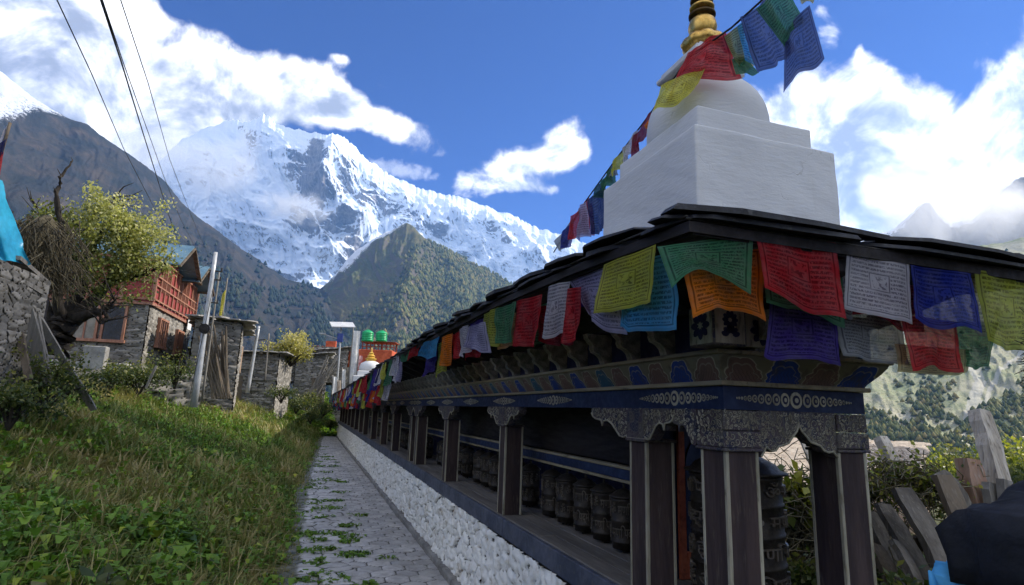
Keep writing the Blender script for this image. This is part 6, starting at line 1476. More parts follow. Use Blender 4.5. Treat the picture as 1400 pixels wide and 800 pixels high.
limbs = [limb([(82, 452, 0), (66, 436, .1), (52, 415, .2), (42, 396, .3), (30, 360, .5)], .15, .05), limb([(88, 446, 0), (104, 436, 0), (122, 430, -.2), (140, 424, -.3), (158, 412, -.4)], .14, .035),
         limb([(90, 444, 0), (98, 420, .2), (112, 392, .3), (120, 350, .4), (126, 310, .5)], .13, .04), limb([(96, 438, 0), (128, 410, .2), (150, 385, .3), (176, 352, .4), (196, 330, .5)], .12, .035),
         limb([(84, 444, 0), (80, 410, -.2), (86, 370, -.3), (84, 320, -.2), (78, 262, -.2), (84, 240, -.2), (97, 222, -.2)], .10, .012), limb([(120, 350, .4), (140, 320, .2), (150, 290, 0), (156, 270, 0)], .05, .015),
         limb([(112, 392, .3), (96, 350, .6), (70, 310, .8), (52, 285, 1)], .06, .015), limb([(150, 385, .3), (180, 380, .1), (205, 372, 0), (222, 366, 0)], .05, .015), limb([(140, 424, -.3), (150, 436, -.4), (136, 442, -.4)], .04, .02)]
for li, L_ in enumerate(limbs):
    for k in range(len(L_) // 2, len(L_)):
        for q in range(2 if li != 4 else (1 if k % 4 == 0 else 0)):
            a = L_[k]; v = Vector(rngT.normal(size=3)); v.z = abs(v.z) * .8 + .2; v = v.normalized() * (rngT.uniform(.25, .7) if li != 4 else .15); trk.tube([a, a + v * .5 + Vector(rngT.normal(size=3) * .03), a + v], [.018, .010, .004], 5); tips.append(a + v)
trk.build('trunk', 'bark', T_, smooth=True)
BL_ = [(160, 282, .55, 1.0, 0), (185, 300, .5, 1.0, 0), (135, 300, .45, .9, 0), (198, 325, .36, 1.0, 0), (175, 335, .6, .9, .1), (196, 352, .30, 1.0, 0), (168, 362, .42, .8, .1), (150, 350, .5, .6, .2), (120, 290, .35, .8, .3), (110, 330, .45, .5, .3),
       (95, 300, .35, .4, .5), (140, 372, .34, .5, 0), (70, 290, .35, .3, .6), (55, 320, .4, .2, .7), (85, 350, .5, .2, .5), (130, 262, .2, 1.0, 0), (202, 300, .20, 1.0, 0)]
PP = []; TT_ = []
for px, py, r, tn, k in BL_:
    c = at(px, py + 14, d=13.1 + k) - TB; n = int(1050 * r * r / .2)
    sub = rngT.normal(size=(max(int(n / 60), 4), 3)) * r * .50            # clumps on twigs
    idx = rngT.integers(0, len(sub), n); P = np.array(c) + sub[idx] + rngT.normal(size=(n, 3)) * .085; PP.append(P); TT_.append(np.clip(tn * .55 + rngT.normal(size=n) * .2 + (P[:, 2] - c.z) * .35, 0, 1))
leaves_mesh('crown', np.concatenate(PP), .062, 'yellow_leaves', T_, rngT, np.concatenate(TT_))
def bush(name, c, r, n, mat, label, cat='bush', size=.06, seed=1, group=None, stems=6, flat=.7):
    rng = np.random.default_rng(seed); B = empty(name, c); tag(B, label, cat, group); s = MB()
    for k in range(stems):
        v = Vector(rng.normal(size=3)); v.z = abs(v.z) + .6; v = v.normalized() * r * .9; s.tube([(0, 0, -r * .3), v * .5, v], [r * .045, r * .03, r * .008], 5)
    s.build('stem', 'bark', B); sub = rng.normal(size=(max(n // 50, 5), 3)) * r * .42; sub[:, 2] = np.abs(sub[:, 2]) * flat + r * .2
    P = sub[rng.integers(0, len(sub), n)] + rng.normal(size=(n, 3)) * r * .15
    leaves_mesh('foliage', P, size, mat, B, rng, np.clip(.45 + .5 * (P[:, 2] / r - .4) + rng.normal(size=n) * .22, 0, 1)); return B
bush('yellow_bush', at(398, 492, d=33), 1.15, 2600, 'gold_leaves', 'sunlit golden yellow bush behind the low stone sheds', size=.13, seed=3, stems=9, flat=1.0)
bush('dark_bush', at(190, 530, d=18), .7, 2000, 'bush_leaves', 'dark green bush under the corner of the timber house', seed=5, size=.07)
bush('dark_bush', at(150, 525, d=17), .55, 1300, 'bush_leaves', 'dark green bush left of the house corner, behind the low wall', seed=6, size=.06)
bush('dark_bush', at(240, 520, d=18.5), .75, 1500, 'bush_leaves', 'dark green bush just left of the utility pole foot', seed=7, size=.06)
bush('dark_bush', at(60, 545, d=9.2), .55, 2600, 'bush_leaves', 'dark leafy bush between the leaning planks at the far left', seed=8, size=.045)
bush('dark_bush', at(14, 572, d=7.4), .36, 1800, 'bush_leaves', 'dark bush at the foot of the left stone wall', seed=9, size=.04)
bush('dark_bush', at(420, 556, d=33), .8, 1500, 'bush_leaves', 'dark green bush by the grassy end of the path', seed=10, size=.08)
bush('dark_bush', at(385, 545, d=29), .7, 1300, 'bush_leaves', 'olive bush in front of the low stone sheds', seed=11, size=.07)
bush('leafy_weed', at(135, 838, d=3.0), .16, 60, 'bush_leaves', 'broad bright leaves at the bottom edge left of the path', seed=14, size=.07, stems=3, cat='plant')
# ------------------------------------------------------------------ left foreground: drystone wall, thatch, tarp, planks, flag
d0 = 8.6
wl_ = rubble('drystone_wall', (at(-60, 500, d=8.0).x, at(-60, 500, d=8.0).y), (at(47, 500, d=9.4).x, at(47, 500, d=9.4).y), -.9, at(20, 368, d=8.8).z, .02, .014, 15, .05, 'field_stone', 121, out=(.35, -.9), aspect=3.0); tag(wl_, 'dark drystone wall cut by the left edge, under the blue tarpaulin', 'wall')
a_, b_ = at(-60, 500, d=8.05), at(47, 500, d=9.45)
wc = MB(); wc.beam((a_.x - .25, a_.y + .42, .15), (b_.x - .32, b_.y + .36, .15), .42, 2.2, up=(0, 0, 1)); wco = wc.build('core', 'dark_boards', None); wco.parent = wl_
pk_ = MB(); pk_.beam(at(-30, 352, d=8.3), at(50, 400, d=9.2), .16, .05); pk_.beam(at(20, 352, d=8.9), at(62, 388, d=9.9), .12, .05); o = pk_.build('coping_board', 'grey_weathered_wood', None); o.parent = wl_
def plank(a, b, w, th, label, mat='grey_weathered_wood', group='planks leaning on the left wall', name='plank'):
    a, b = Vector(a), Vector(b); n = 9; m_ = MB(); d = (b - a).normalized(); s = d.cross(Vector((0, 1, 0))).normalized(); q = d.cross(s).normalized(); rs_ = random.Random(label)
    o = 0
    for k in range(n + 1):
        f = k / n; c = (b - a) * f + s * rs_.uniform(-.04, .04) * w + q * .02 * math.sin(f * 3.1); ww = w / 2 * rs_.uniform(.92, 1.04) * (1 if 0 < k < n else .8)
        for sx, sq in ((-1, -1), (1, -1), (1, 1), (-1, 1)): m_.v.append(tuple(c + s * (ww * sx) + q * (th / 2 * sq)))
        if k: 
            for j in range(4): m_.f.append((4 * (k - 1) + j, 4 * (k - 1) + (j + 1) % 4, 4 * k + (j + 1) % 4, 4 * k + j))
    m_.f.append((0, 1, 2, 3)); m_.f.append((4 * n, 4 * n + 1, 4 * n + 2, 4 * n + 3)); ob = m_.build(name, mat); ob.location = a; return tag(ob, label, 'plank', group)
plank(at(62, 528, d=9.0), at(24, 376, d=9.2), .17, .05, 'wide grey plank leaning on the left stone wall')
plank(at(128, 560, d=10.0), at(46, 424, d=9.3), .085, .05, 'long thin plank leaning farthest right at the left wall')
plank(at(70, 526, d=9.1), at(46, 404, d=9.3), .05, .05, 'narrow plank standing beside the widest leaning one')
plank(at(40, 520, d=8.6), at(28, 455, d=9.0), .07, .04, 'short dark plank at the foot of the left wall', 'brown_weathered_wood')
plank(at(200, 530, d=15), at(214, 500, d=15), .05, .04, 'short pale stake in the weeds below the timber house', group='stakes in the weeds', name='stake')
hp = empty('thatch_heap', at(60, 352, d=11.5)); tag(hp, 'dark heap of brushwood and straw behind the blue tarpaulin', 'brush heap'); rh = np.random.default_rng(31); m_ = MB()
for k in range(650):
    c = Vector((rh.normal() * .21, rh.normal() * .20, rh.uniform(-.30, .62))); c.x -= .35 * max(c.z, 0) * .6; v = Vector((rh.normal() * .22 + .05, rh.normal() * .2, -.25 - rh.random() * .3)); m_.tube([c, c + v * .5 + Vector((0, 0, .04)), c + v], [.009, .007, .003], 4, False)
m_.build('brushwood', 'thatch', hp); m_ = MB(); m_.lathe([(.20, -.55), (.32, -.1), (.32, .2), (.24, .45), (.14, .6), (.05, .7)], (-.10, .1, 0), 14, lambda a, z: 1 + .12 * math.sin(a * 5 + z * 7)); m_.build('heap_core', 'thatch', hp)
# blue tarpaulin
tpl = [(0, 236), (6, 262), (20, 292), (34, 330), (43, 360)]
n = 22; U_, V_ = np.meshgrid(np.linspace(0, 1, n), np.linspace(0, 1, n), indexing='ij')
TL, TR, BR, BL = [np.array(at(*q, d=dd)) for q, dd in (((-120, 215), 8.2), ((2, 246), 8.7), ((43, 361), 9.1), ((-110, 345), 8.0))]
X = (TL * (1 - U_[..., None]) + TR * U_[..., None]) * (1 - V_[..., None]) + (BL * (1 - U_[..., None]) + BR * U_[..., None]) * V_[..., None]
X[..., 1] += .05 * np.sin(U_ * 26 + V_ * 3) * (.3 + V_) + (fbm(U_ * 5, V_ * 5, 3, 7) - .5) * .16; X[..., 2] -= .05 * np.sin(V_ * 3.1) * U_
o_t = X[0, 0].copy(); me = np_mesh('tarpaulin', (X - o_t).reshape(-1, 3), grid_faces(n, n), smooth=True); o = link('tarpaulin', me, rough_mat('blue_tarp', (.015, .30, .50), (.03, .40, .62), 3, .4, .35, .01)); o.location = o_t; tag(o, 'bright blue tarpaulin draped over the left wall at the photo edge', 'tarpaulin')
fpz = tapered_pole('flag_pole', at(-14, 262, d=8.4), at(14, 168, d=8.4), .02, .015, 'dark thin pole with a folded flag at the top left edge', 'brown_weathered_wood')
flag3('white', [at(4, 180, d=8.4), at(12, 168, d=8.4), at(4, 208, d=8.4), at(-8, 212, d=8.4)], 'white folded prayer flag at the tip of the top left pole', 'flags at the left edge', wave=.03, n=8)
flag3('navy', [at(-2, 196, d=8.3), at(9, 190, d=8.3), at(3, 214, d=8.3), at(-10, 222, d=8.3)], 'navy folded flag below the white tip of the top left pole', 'flags at the left edge', wave=.03, n=8)
flag3('red', [at(-6, 212, d=8.3), at(5, 208, d=8.3), at(0, 240, d=8.3), at(-12, 242, d=8.3)], 'red folded flag lowest on the top left pole', 'flags at the left edge', wave=.03, n=8)

for i, (px, py, d, r_) in enumerate([(440, 566, 30.5, .7), (452, 585, 32.8, .5), (425, 575, 27, .5), (405, 560, 28, .6)]): bush('dark_bush', at(px, py, d=d), r_, 1300, 'bush_leaves', ['green bush hiding the foot of the square stone hut', 'low bush where the path meets the arcade end', 'small bush on the bank beside the far path', 'spreading bush in front of the pale branch pile'][i], seed=90 + i, size=.07)
# ------------------------------------------------------------------ right side: slate roof house, fence, vines, person
RH = empty('slate_roof_house', at(1085, 672, d=35)); tag(RH, 'sunlit low house roofed with overlapping tan slates, seen behind the arcade', 'house'); o0 = RH.location.copy()
rough_mat('tan_slate', (.34, .27, .20), (.52, .43, .33), 2.5, .85, .6, .01, c3=(.22, .18, .14))
A0, A1, B0, B1 = at(1035, 672, d=34.5), at(1245, 668, d=36.5), at(1030, 596, d=43), at(1262, 604, d=47)
r = MB(); rs_ = random.Random(8); nv, nu = 14, 34
nrm = (A1 - A0).cross(B0 - A0).normalized(); 
if nrm.z < 0: nrm = -nrm
ry = (A1 - A0).normalized(); qd = nrm.to_track_quat('Z', 'Y').to_euler()
eu = nrm.to_track_quat('Z', 'X').to_euler()
for j in range(nv):
    for i in range(nu + 1):
        u = (i + (.5 if j % 2 else 0) + rs_.uniform(-.15, .15)) / nu; v = (j + rs_.uniform(-.1, .1)) / nv
        p = (A0.lerp(A1, u)).lerp(B0.lerp(B1, u), v) + nrm * (.02 + rs_.uniform(0, .05)) - o0
        slab(r, p, rs_.uniform(.55, .85), rs_.uniform(.50, .85), rs_.uniform(.03, .06), eu.x + rs_.uniform(-.05, .05), eu.y + rs_.uniform(-.05, .05), eu.z + rs_.uniform(-.3, .3), rs_)
r.build('roof', 'tan_slate', RH)
w = MB(); a0, a1, b0, b1 = [p - o0 for p in (A0, A1, B0, B1)]; zb = -4.0
lo = [Vector((p.x, p.y, zb)) for p in (a0, a1, b1, b0)]; hi = [p - Vector((0, 0, .08)) for p in (a0, a1, b1, b0)]
w.v = [tuple(p) for p in lo + hi]; w.f = [(0, 1, 2, 3), (4, 7, 6, 5), (0, 4, 5, 1), (1, 5, 6, 2), (2, 6, 7, 3), (3, 7, 4, 0)]; w.build('wall', 'mud_plaster', RH)
ev_ = MB(); ev_.beam(a0 - Vector((0, .1, .06)), a1 - Vector((0, .1, .06)), .18, .14); ev_.build('eave_beam', 'grey_weathered_wood', RH)
bx2 = MB(); bx2.beam(at(1096, 600, d=33.0) - o0 + Vector((0, 0, .1)), at(1119, 655, d=32.0) - o0, .30, .12); bx2.build('roof_board', 'grey_weathered_wood', RH)
# second roof and rough stump left of the fence
SR = empty('slate_roof_house', at(1215, 640, d=30)); tag(SR, 'smaller roof of broken orange slates above the vines', 'house'); r = MB()
for j in range(6):
    for i in range(12):
        u, v = i / 11, j / 6; p = at(1183, 634, d=30).lerp(at(1248, 634, d=30.5), u).lerp(at(1183, 606, d=33).lerp(at(1262, 614, d=33), u), v) - SR.location
        slab(r, p + Vector((0, 0, rs_.uniform(0, .05))), rs_.uniform(.38, .6), rs_.uniform(.38, .6), .05, .35 + rs_.uniform(-.1, .1), rs_.uniform(-.1, .1), rs_.uniform(-.5, .5), rs_)
r.build('roof', 'tan_slate', SR); w = MB(); w.bb(-.9, .9, .3, 2.2, -3, -.25); w.build('wall', 'mud_plaster', SR)
FG = 'weathered boards of the right fence'
rough_mat('fence_wood', (.075, .065, .055), (.17, .15, .125), 7, .9, .9, .01, c3=(.28, .25, .21), stretch=(1, 1, .10))
def rplank(p0, p1, d0, d1, w_, label, mat='fence_wood', name='fence_board', th=.035): return plank(at(*p0, d=d0), at(*p1, d=d1), w_ * 1.35, th, label, mat, FG, name)
rplank((1320, 830), (1232, 668), 4.4, 4.6, .13, 'broad weathered board slanting across the fence, widest of the leaning ones')
rplank((1290, 850), (1206, 690), 4.5, 4.8, .11, 'weathered board leaning just right of the end pillar')
rplank((1255, 860), (1188, 700), 4.7, 5.0, .09, 'thin weathered board closest to the end pillar')
rplank((1262, 820), (1222, 740), 4.3, 4.5, .06, 'short grey slat crossing low between the leaning boards')
rplank((1345, 810), (1288, 650), 4.6, 4.7, .12, 'dark cracked board leaning behind the broad one', 'brown_weathered_wood')
rplank((1320, 700), (1282, 646), 4.9, 4.9, .10, 'short board sticking up beside the vines')
rplank((1230, 830), (1196, 745), 4.6, 4.8, .10, 'low board half hidden by the end pillar', 'brown_weathered_wood')
plank(at(1376, 720, d=5.4), at(1338, 562, d=5.6), .14, .09, 'tall pale split post rising highest from the right fence', 'sunlit_tone_wood' if rough_mat('sunlit_tone_wood', (.36, .31, .25), (.58, .52, .44), 9, .9, 1.0, .02, c3=(.12, .10, .08), stretch=(1, 1, .12)) else '', 'posts of the right fence', 'fence_post')  # pale tone of post and stump stands in for missing sunlight
plank(at(1345, 760, d=5.2), at(1322, 628, d=5.3), .16, .09, 'short thick reddish post in the right fence', rough_mat('reddish_wood', (.26, .15, .10), (.38, .26, .19), 6, .85, .8, .008, c3=(.46, .42, .37), stretch=(1, 1, .15)), 'posts of the right fence', 'fence_post')
plank(at(1358, 760, d=5.1), at(1352, 660, d=5.2), .10, .05, 'stubby grey post beside the reddish one', 'grey_weathered_wood', 'posts of the right fence', 'fence_post')
plank(at(1376, 760, d=5.1), at(1372, 656, d=5.2), .10, .05, 'stubby pale post nearest the dark backpack', 'grey_weathered_wood', 'posts of the right fence', 'fence_post')
plank(at(1395, 760, d=5.1), at(1394, 664, d=5.2), .09, .05, 'last low post at the right edge of the photo', 'grey_weathered_wood', 'posts of the right fence', 'fence_post')
plank(at(1226, 655, d=6.5), at(1203, 598, d=6.6), .11, .08, 'cracked wooden stump standing above the vines', 'sunlit_tone_wood', 'stumps', 'stump')
rplank((1302, 840), (1250, 690), 4.9, 5.1, .12, 'grey board standing behind the broad leaning one')
rplank((1216, 840), (1204, 700), 5.1, 5.2, .12, 'upright grey board just beyond the end pillar')
rplank((1336, 760), (1312, 676), 5.2, 5.3, .13, 'squat grey board right of the dark cracked one')
fr_ = plank(at(1180, 745, d=5.0), at(1420, 735, d=5.2), .09, .05, 'horizontal rail tying the right fence together', 'brown_weathered_wood', None, 'fence_rail')
leaf_mat('straw', [(0, (.15, .13, .07)), (.4, (.24, .21, .11)), (.75, (.36, .32, .17)), (1, (.48, .43, .24))], .25)
leaf_mat('vine_leaves', [(0, (.05, .08, .012)), (.4, (.16, .20, .025)), (.8, (.34, .34, .05)), (1, (.48, .42, .08))])
def tangle(name, pts, n, label, mat, seed, L=.28, wd=.004, cat='vines', spread=.12, leaves=0, lmat='vine_leaves', lsize=.05):
    rng = np.random.default_rng(seed); c0 = Vector(pts[0]); B = empty(name, c0); tag(B, label, cat); m_ = MB(); base = [Vector(p) - c0 for p in pts]; LP = []
    for k in range(n):
        i = rng.integers(0, len(base) - 1); p = base[i].lerp(base[i + 1], rng.random()) + Vector(rng.normal(size=3) * spread); v = Vector((rng.normal() * .6, rng.normal() * .6, -rng.random())) * L
        w1 = Vector(rng.normal(size=3) * .03); m_.tube([p, p + v * .4 + w1, p + v * .8 - w1 * .5, p + v], [wd, wd, wd * .8, wd * .4], 4, False); LP.append(p + v * rng.random())
    m_.build('stems', mat, B)
    if leaves:
        LP = np.array([tuple(p) for p in LP]); P = LP[rng.integers(0, len(LP), leaves)] + rng.normal(size=(leaves, 3)) * .05; leaves_mesh('foliage', P, lsize, lmat, B, rng)
    return B
tangle('hanging_vines', [at(1185, 655, d=5.2), at(1225, 648, d=5.2), at(1262, 655, d=5.2), at(1290, 672, d=5.2)], 500, 'yellow green vines spilling over the top of the right fence', 'straw', 41, .16, spread=.07, leaves=1500, lsize=.035)
tangle('dry_straw', [at(1182, 690, d=5.4), at(1200, 760, d=5.3), at(1220, 800, d=5.2), at(1270, 790, d=5.2)], 700, 'dry straw and stalks hanging behind the leaning fence boards', 'straw', 42, .35, spread=.18, leaves=160, lmat='bush_leaves', cat='straw')
tangle('dry_straw', [at(1078, 690, d=5.6), at(1100, 700, d=5.6), at(1110, 760, d=5.5), at(1100, 810, d=5.4)], 1300, 'thick dry straw seen between the banded drum and the right pillar', 'straw', 43, .38, spread=.20, leaves=350, lmat='bush_leaves', cat='straw')
tangle('dry_straw', [at(1115, 700, d=5.9), at(1140, 720, d=5.9), at(1150, 800, d=5.8), at(1120, 830, d=5.7)], 700, 'dry straw half hidden behind the rightmost pillar', 'straw', 46, .38, spread=.20, leaves=250, lmat='bush_leaves', cat='straw')
tangle('hanging_vines', [at(1070, 672, d=5.3), at(1085, 668, d=5.3), at(1100, 676, d=5.3), at(1118, 672, d=5.3)], 120, 'large yellowing leaves under the slate roof, right of the banded drum', 'straw', 44, .18, spread=.05, leaves=260, lsize=.10)
for i, (px, py, d, r_, lb) in enumerate([(1205, 672, 46, 2.6, 'rounded green treetops left of the fence posts in the valley'), (1262, 660, 52, 3.0, 'yellow green treetop behind the pointed stump'), (1310, 655, 58, 3.2, 'pale green treetop behind the reddish post'), (1400, 650, 55, 3.4, 'yellowing treetop at the right photo edge'), (1360, 668, 42, 2.2, 'low green treetop behind the tall pale post')]):
    bush('valley_tree', at(px, py + 18, d=d), r_, 3000, 'vine_leaves' if i % 2 else 'bush_leaves', lb, 'tree', size=.24, seed=60 + i)
bush('fence_weeds', at(1135, 840, d=4.8), .4, 900, 'bush_leaves', 'green weeds at the ground beside the right pillar', 'plant', .05, 71)
bush('fence_weeds', at(1250, 860, d=4.0), .3, 500, 'bush_leaves', 'green weeds below the leaning fence boards', 'plant', .05, 72)
# grass over the near right ground
def right_grass():
    rng = np.random.default_rng(77); n = 26000; d = np.exp(rng.uniform(math.log(3.6), math.log(60), n)); a = np.radians(rng.uniform(36, 66, n)); x = d * np.sin(a); y = d * np.cos(a); k = x > 2.5; x, y = x[k], y[k]; z = ground_h(x, y) - .02
    V, T, to, kk = leaf_cloud('', np.stack([x, y, z], -1), None, (.12 + .2 * rng.random(len(x))) * (1 + d[k] * .03), (rng.random(len(x)) < .2).astype(int), np.clip(.45 + .3 * rng.normal(size=len(x)), 0, 1), rng)
    tag(link('rough_grass', np_mesh('rough_grass', V, T, {'tone': to, 'kindv': (kk > 0).astype(float)}), 'undergrowth'), 'rough grass behind the arcade and along the right fence', 'grass', kind='stuff')
right_grass()

# ------------------------------------------------------------------ person with a dark backpack at the right edge
rough_mat('black_jacket', (.008, .009, .013), (.020, .022, .030), 6, .8, .6, .01, coord='Object'); rough_mat('navy_pack', (.006, .008, .018), (.014, .018, .036), 9, .65, .6, .006)
rough_mat('skin', (.38, .22, .15), (.46, .28, .20), 5, .55, .15, .002); rough_mat('black_hair', (.006, .005, .005), (.016, .013, .012), 40, .6, .8, .004, stretch=(1, 1, .2)); rough_mat('dark_trousers', (.02, .02, .024), (.04, .04, .046), 6, .9, .5, .008)
rough_mat('light_blue_cloth', (.08, .36, .66), (.14, .46, .76), 5, .8, .5, .006); rough_mat('shoe', (.04, .035, .03), (.08, .07, .06), 8, .7, .3, .004)
pz = -1.66; hd = at(1516, 508, d=1.52); PB = Vector((hd.x, hd.y, pz)); dirn = math.radians(15)
PE = empty('person', PB, dirn); tag(PE, 'person in a black jacket with dark backpack, cut off by the right photo edge', 'person')
H0 = hd.z - pz                              # height of the head's centre
def skin_chain(name, pts, edges, radii, mat, sub=2):
    me = bpy.data.meshes.new(name); me.from_pydata(pts, edges, []); o = link(name, me, mat, PE)
    md = o.modifiers.new('Skin', 'SKIN'); md.use_smooth_shade = True
    for v_, r_ in zip(me.skin_vertices[0].data, radii): v_.radius = r_ if hasattr(r_, '__len__') else (r_, r_)
    me.skin_vertices[0].data[0].use_root = True
    s_ = o.modifiers.new('Sub', 'SUBSURF'); s_.levels = sub; s_.render_levels = sub
    bpy.context.view_layer.update(); dg = bpy.context.evaluated_depsgraph_get(); m2 = bpy.data.meshes.new_from_object(o.evaluated_get(dg)); o.modifiers.clear(); o.data = m2
    m2.materials.clear(); m2.materials.append(MATS[mat]); m2.polygons.foreach_set('use_smooth', [True] * len(m2.polygons)); return o
k = H0 / 1.62; Z = lambda v: v * k         # local: +x forward, y to the left
pts = [(0, 0, Z(.95)), (0, 0, Z(1.15)), (.01, 0, Z(1.34)), (0, 0, Z(1.43)), (.01, 0, Z(1.52)), (.02, 0, Z(1.60)),
       (.01, .14, Z(1.34)), (.0, .215, Z(1.12)), (.10, .22, Z(.92)), (.15, .21, Z(.86)), (.01, -.14, Z(1.34)), (.0, -.215, Z(1.12)), (.10, -.22, Z(.92)), (.15, -.21, Z(.86)),
       (0, .09, Z(.88)), (.03, .10, Z(.50)), (0, .10, Z(.09)), (.12, .11, Z(.04)), (0, -.09, Z(.88)), (.04, -.10, Z(.50)), (-.04, -.10, Z(.09)), (.08, -.11, Z(.04))]
edg = [(0, 1), (1, 2), (2, 3), (3, 4), (4, 5), (2, 6), (6, 7), (7, 8), (8, 9), (2, 10), (10, 11), (11, 12), (12, 13), (0, 14), (14, 15), (15, 16), (16, 17), (0, 18), (18, 19), (19, 20), (20, 21)]
rad = [(.11, .14), (.10, .13), (.10, .13), .055, .052, .05, .055, .045, .04, .035, .055, .045, .04, .035, .10, .07, .045, .045, .10, .07, .045, .045]
skin_chain('body', pts, edg, rad, 'skin')
jp = [(0, 0, Z(.90)), (0, 0, Z(1.15)), (.01, 0, Z(1.34)), (0, 0, Z(1.45)), (.01, .155, Z(1.35)), (.0, .225, Z(1.12)), (.09, .215, Z(.94)), (.01, -.155, Z(1.35)), (.0, -.225, Z(1.12)), (.09, -.215, Z(.94))]
skin_chain('jacket', jp, [(0, 1), (1, 2), (2, 3), (2, 4), (4, 5), (5, 6), (2, 7), (7, 8), (8, 9)], [(.17, .20), (.16, .19), (.165, .22), .085, .095, .075, .055, .095, .075, .055], 'black_jacket')
tpn = [(0, 0, Z(.93)), (0, .10, Z(.86)), (.03, .10, Z(.50)), (0, .10, Z(.10)), (0, -.10, Z(.86)), (.04, -.10, Z(.50)), (-.04, -.10, Z(.10))]
skin_chain('trousers', tpn, [(0, 1), (1, 2), (2, 3), (0, 4), (4, 5), (5, 6)], [(.15, .18), .115, .085, .07, .115, .085, .07], 'dark_trousers')
for s_, x in ((.105, .04), (-.105, 0)):
    m_ = MB(); m_.box((x + .03, s_, .045), (.27, .095, .08), bev=.03, taper=.8); m_.build('shoe', 'shoe', PE, smooth=True)
hm = MB(); prf_ = [(.02, -.135), (.05, -.125), (.068, -.08), (.078, -.02), (.082, .04), (.075, .09), (.045, .125), (.01, .135)]
hm.lathe(prf_, (.02, 0, H0), 24, lambda a, z: 1 + .16 * math.cos(a) ** 2 + (.05 if abs(a) < .4 and z < -.05 else 0)); HD = hm.build('head', 'skin', PE, smooth=True)
m_ = MB(); m_.box((.122, 0, H0 - .02), (.035, .03, .05), bev=.012, taper=.6); m_.build('nose', 'skin', HD, smooth=True)
for s_ in (-1, 1):
    m_ = MB(); m_.lathe([(.002, -.010), (.010, -.006), (.011, 0), (.010, .006), (.002, .010)], (.100, s_ * .032, H0 + .005), 10); m_.build('eye', 'dark_window', HD, smooth=True)
    m_ = MB(); m_.box((.02, s_ * .088, H0 - .01), (.035, .018, .06), bev=.008); m_.build('ear', 'skin', HD, smooth=True)
m_ = MB(); m_.box((.108, 0, H0 - .065), (.014, .045, .010), bev=.004); m_.build('mouth', 'reddish_wood', HD, smooth=True)
m_ = MB(); m_.lathe([(.088, -.07), (.100, -.02), (.102, .05), (.092, .10), (.06, .145), (.01, .155)], (-.005, 0, H0), 26, lambda a, z: 1 + .05 * math.sin(a * 9 + z * 40)); hh_ = m_.build('hair', 'black_hair', PE, smooth=True)
rngH = np.random.default_rng(3); m_ = MB()
for q in range(900):
    a = rngH.random() * 6.283; z = rngH.uniform(-.07, .14); r_ = .098 * math.sqrt(max(1 - (z / .16) ** 2, .1)); p = Vector((-.005 + r_ * math.cos(a), r_ * math.sin(a), H0 + z)); v = Vector((math.cos(a), math.sin(a), rngH.normal() * .5)) * .022 + Vector(rngH.normal(size=3) * .006); m_.tube([p, p + v], [.0016, .0006], 3, False)
m_.build('hair_wisps', 'black_hair', hh_)
for s_ in (-1, 1):     # hands: palm, four fingers and a thumb
    w_ = Vector((.16, s_ * .22, Z(.86))); base_ = [w_, w_ + Vector((.05, 0, -.06))]
    hp_ = [tuple(base_[0]), tuple(base_[1])]; he = [(0, 1)]; hr = [.026, .030]
    for f in range(4):
        o_ = len(hp_); y = s_ * .22 + (f - 1.5) * .021; L_ = (.030, .034, .032, .025)[f]; p = Vector((.225, y, Z(.86) - .085)); hp_ += [tuple(p), tuple(p + Vector((.008, 0, -L_))), tuple(p + Vector((-.006, 0, -L_ * 1.9)))]; he += [(1, o_), (o_, o_ + 1), (o_ + 1, o_ + 2)]; hr += [.0095, .0085, .0075]
    o_ = len(hp_); p = Vector((.20, s_ * .19, Z(.86) - .03)); hp_ += [tuple(p), tuple(p + Vector((.022, -s_ * .012, -.03))), tuple(p + Vector((.028, -s_ * .012, -.055)))]; he += [(0, o_), (o_, o_ + 1), (o_ + 1, o_ + 2)]; hr += [.011, .0095, .008]
    skin_chain('hand', hp_, he, hr, 'skin', 2)
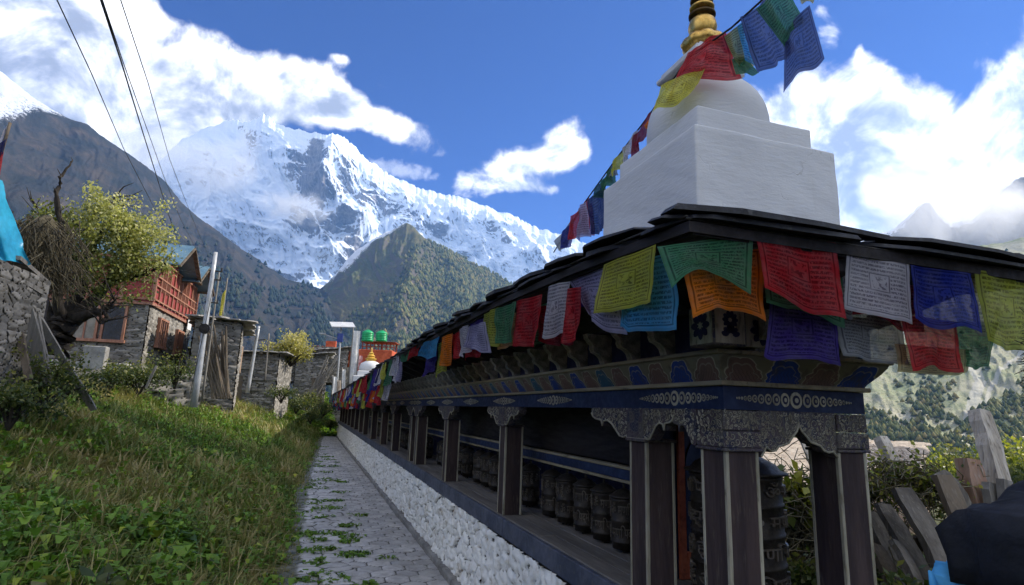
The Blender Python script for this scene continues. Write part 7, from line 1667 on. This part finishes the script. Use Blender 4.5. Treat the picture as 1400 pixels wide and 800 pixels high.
# the pack on the back (towards the left of the picture)
BPo = empty('backpack', PB, dirn); tag(BPo, 'black and navy backpack with a light blue pocket, at the lower right photo corner', 'backpack')
def soft_box(c, s, name, mat, parent, n=5, rnd=.35, puff=.02, seed=1):
    import bmesh
    bm = bmesh.new(); bmesh.ops.create_cube(bm, size=1); bmesh.ops.bevel(bm, geom=bm.edges[:], offset=.16, segments=3, affect='EDGES'); bmesh.ops.subdivide_edges(bm, edges=bm.edges[:], cuts=2, use_grid_fill=True)
    for v_ in bm.verts:
        p = v_.co.copy(); l = 1 + puff * 6 * (.5 - max(abs(p.x), abs(p.y), abs(p.z)) * 0) * 0; v_.co = Vector((p.x * s[0], p.y * s[1], p.z * s[2])) + Vector(c)
        w2 = float(fbm(np.array([p.x * 3 + seed]), np.array([p.z * 4 + p.y * 3]), 3, seed)[0] - .5); v_.co += p.normalized() * w2 * puff * 2
    mb = MB(); bm.verts.index_update(); mb.v = [tuple(v_.co) for v_ in bm.verts]; mb.f = [tuple(v_.index for v_ in f.verts) for f in bm.faces]; bm.free(); return mb.build(name, mat, parent, smooth=True)
soft_box((-.20, 0, Z(1.08)), (.20, .32, .50), 'main_sack', 'navy_pack', BPo, puff=.03, seed=2)
soft_box((-.21, 0, Z(1.345)), (.24, .34, .17), 'top_lid', 'black_jacket', BPo, puff=.03, seed=5)
pk_w = at(1318, 822, d=1.33); dx_, dy_ = pk_w.x - PB.x, pk_w.y - PB.y
soft_box((dx_ * math.cos(dirn) + dy_ * math.sin(dirn), -dx_ * math.sin(dirn) + dy_ * math.cos(dirn), pk_w.z - PB.z), (.07, .06, .11), 'front_pocket', 'light_blue_cloth', BPo, puff=.02, seed=7)
for s_ in (-1, 1):
    m_ = MB(); m_.tube([(-.13, s_ * .10, Z(1.40)), (0, s_ * .11, Z(1.455)), (.14, s_ * .12, Z(1.36)), (.15, s_ * .14, Z(1.15)), (-.05, s_ * .2, Z(.98)), (-.2, s_ * .14, Z(.95))], .018, 8); m_.build('strap', 'navy_pack', BPo, smooth=True)

m_ = MB(); m_.tube([(-.12, .05, Z(1.43)), (-.12, .03, Z(1.46)), (-.12, -.03, Z(1.46)), (-.12, -.05, Z(1.43))], .008, 6); m_.build('grab_loop', 'navy_pack', BPo)
for s_ in (-1, 1):
    m_ = MB(); m_.tube([(-.22, s_ * .172, Z(1.36)), (-.24, s_ * .178, Z(1.28)), (-.23, s_ * .172, Z(1.05))], .006, 6); m_.build('side_strap', 'black_jacket', BPo)
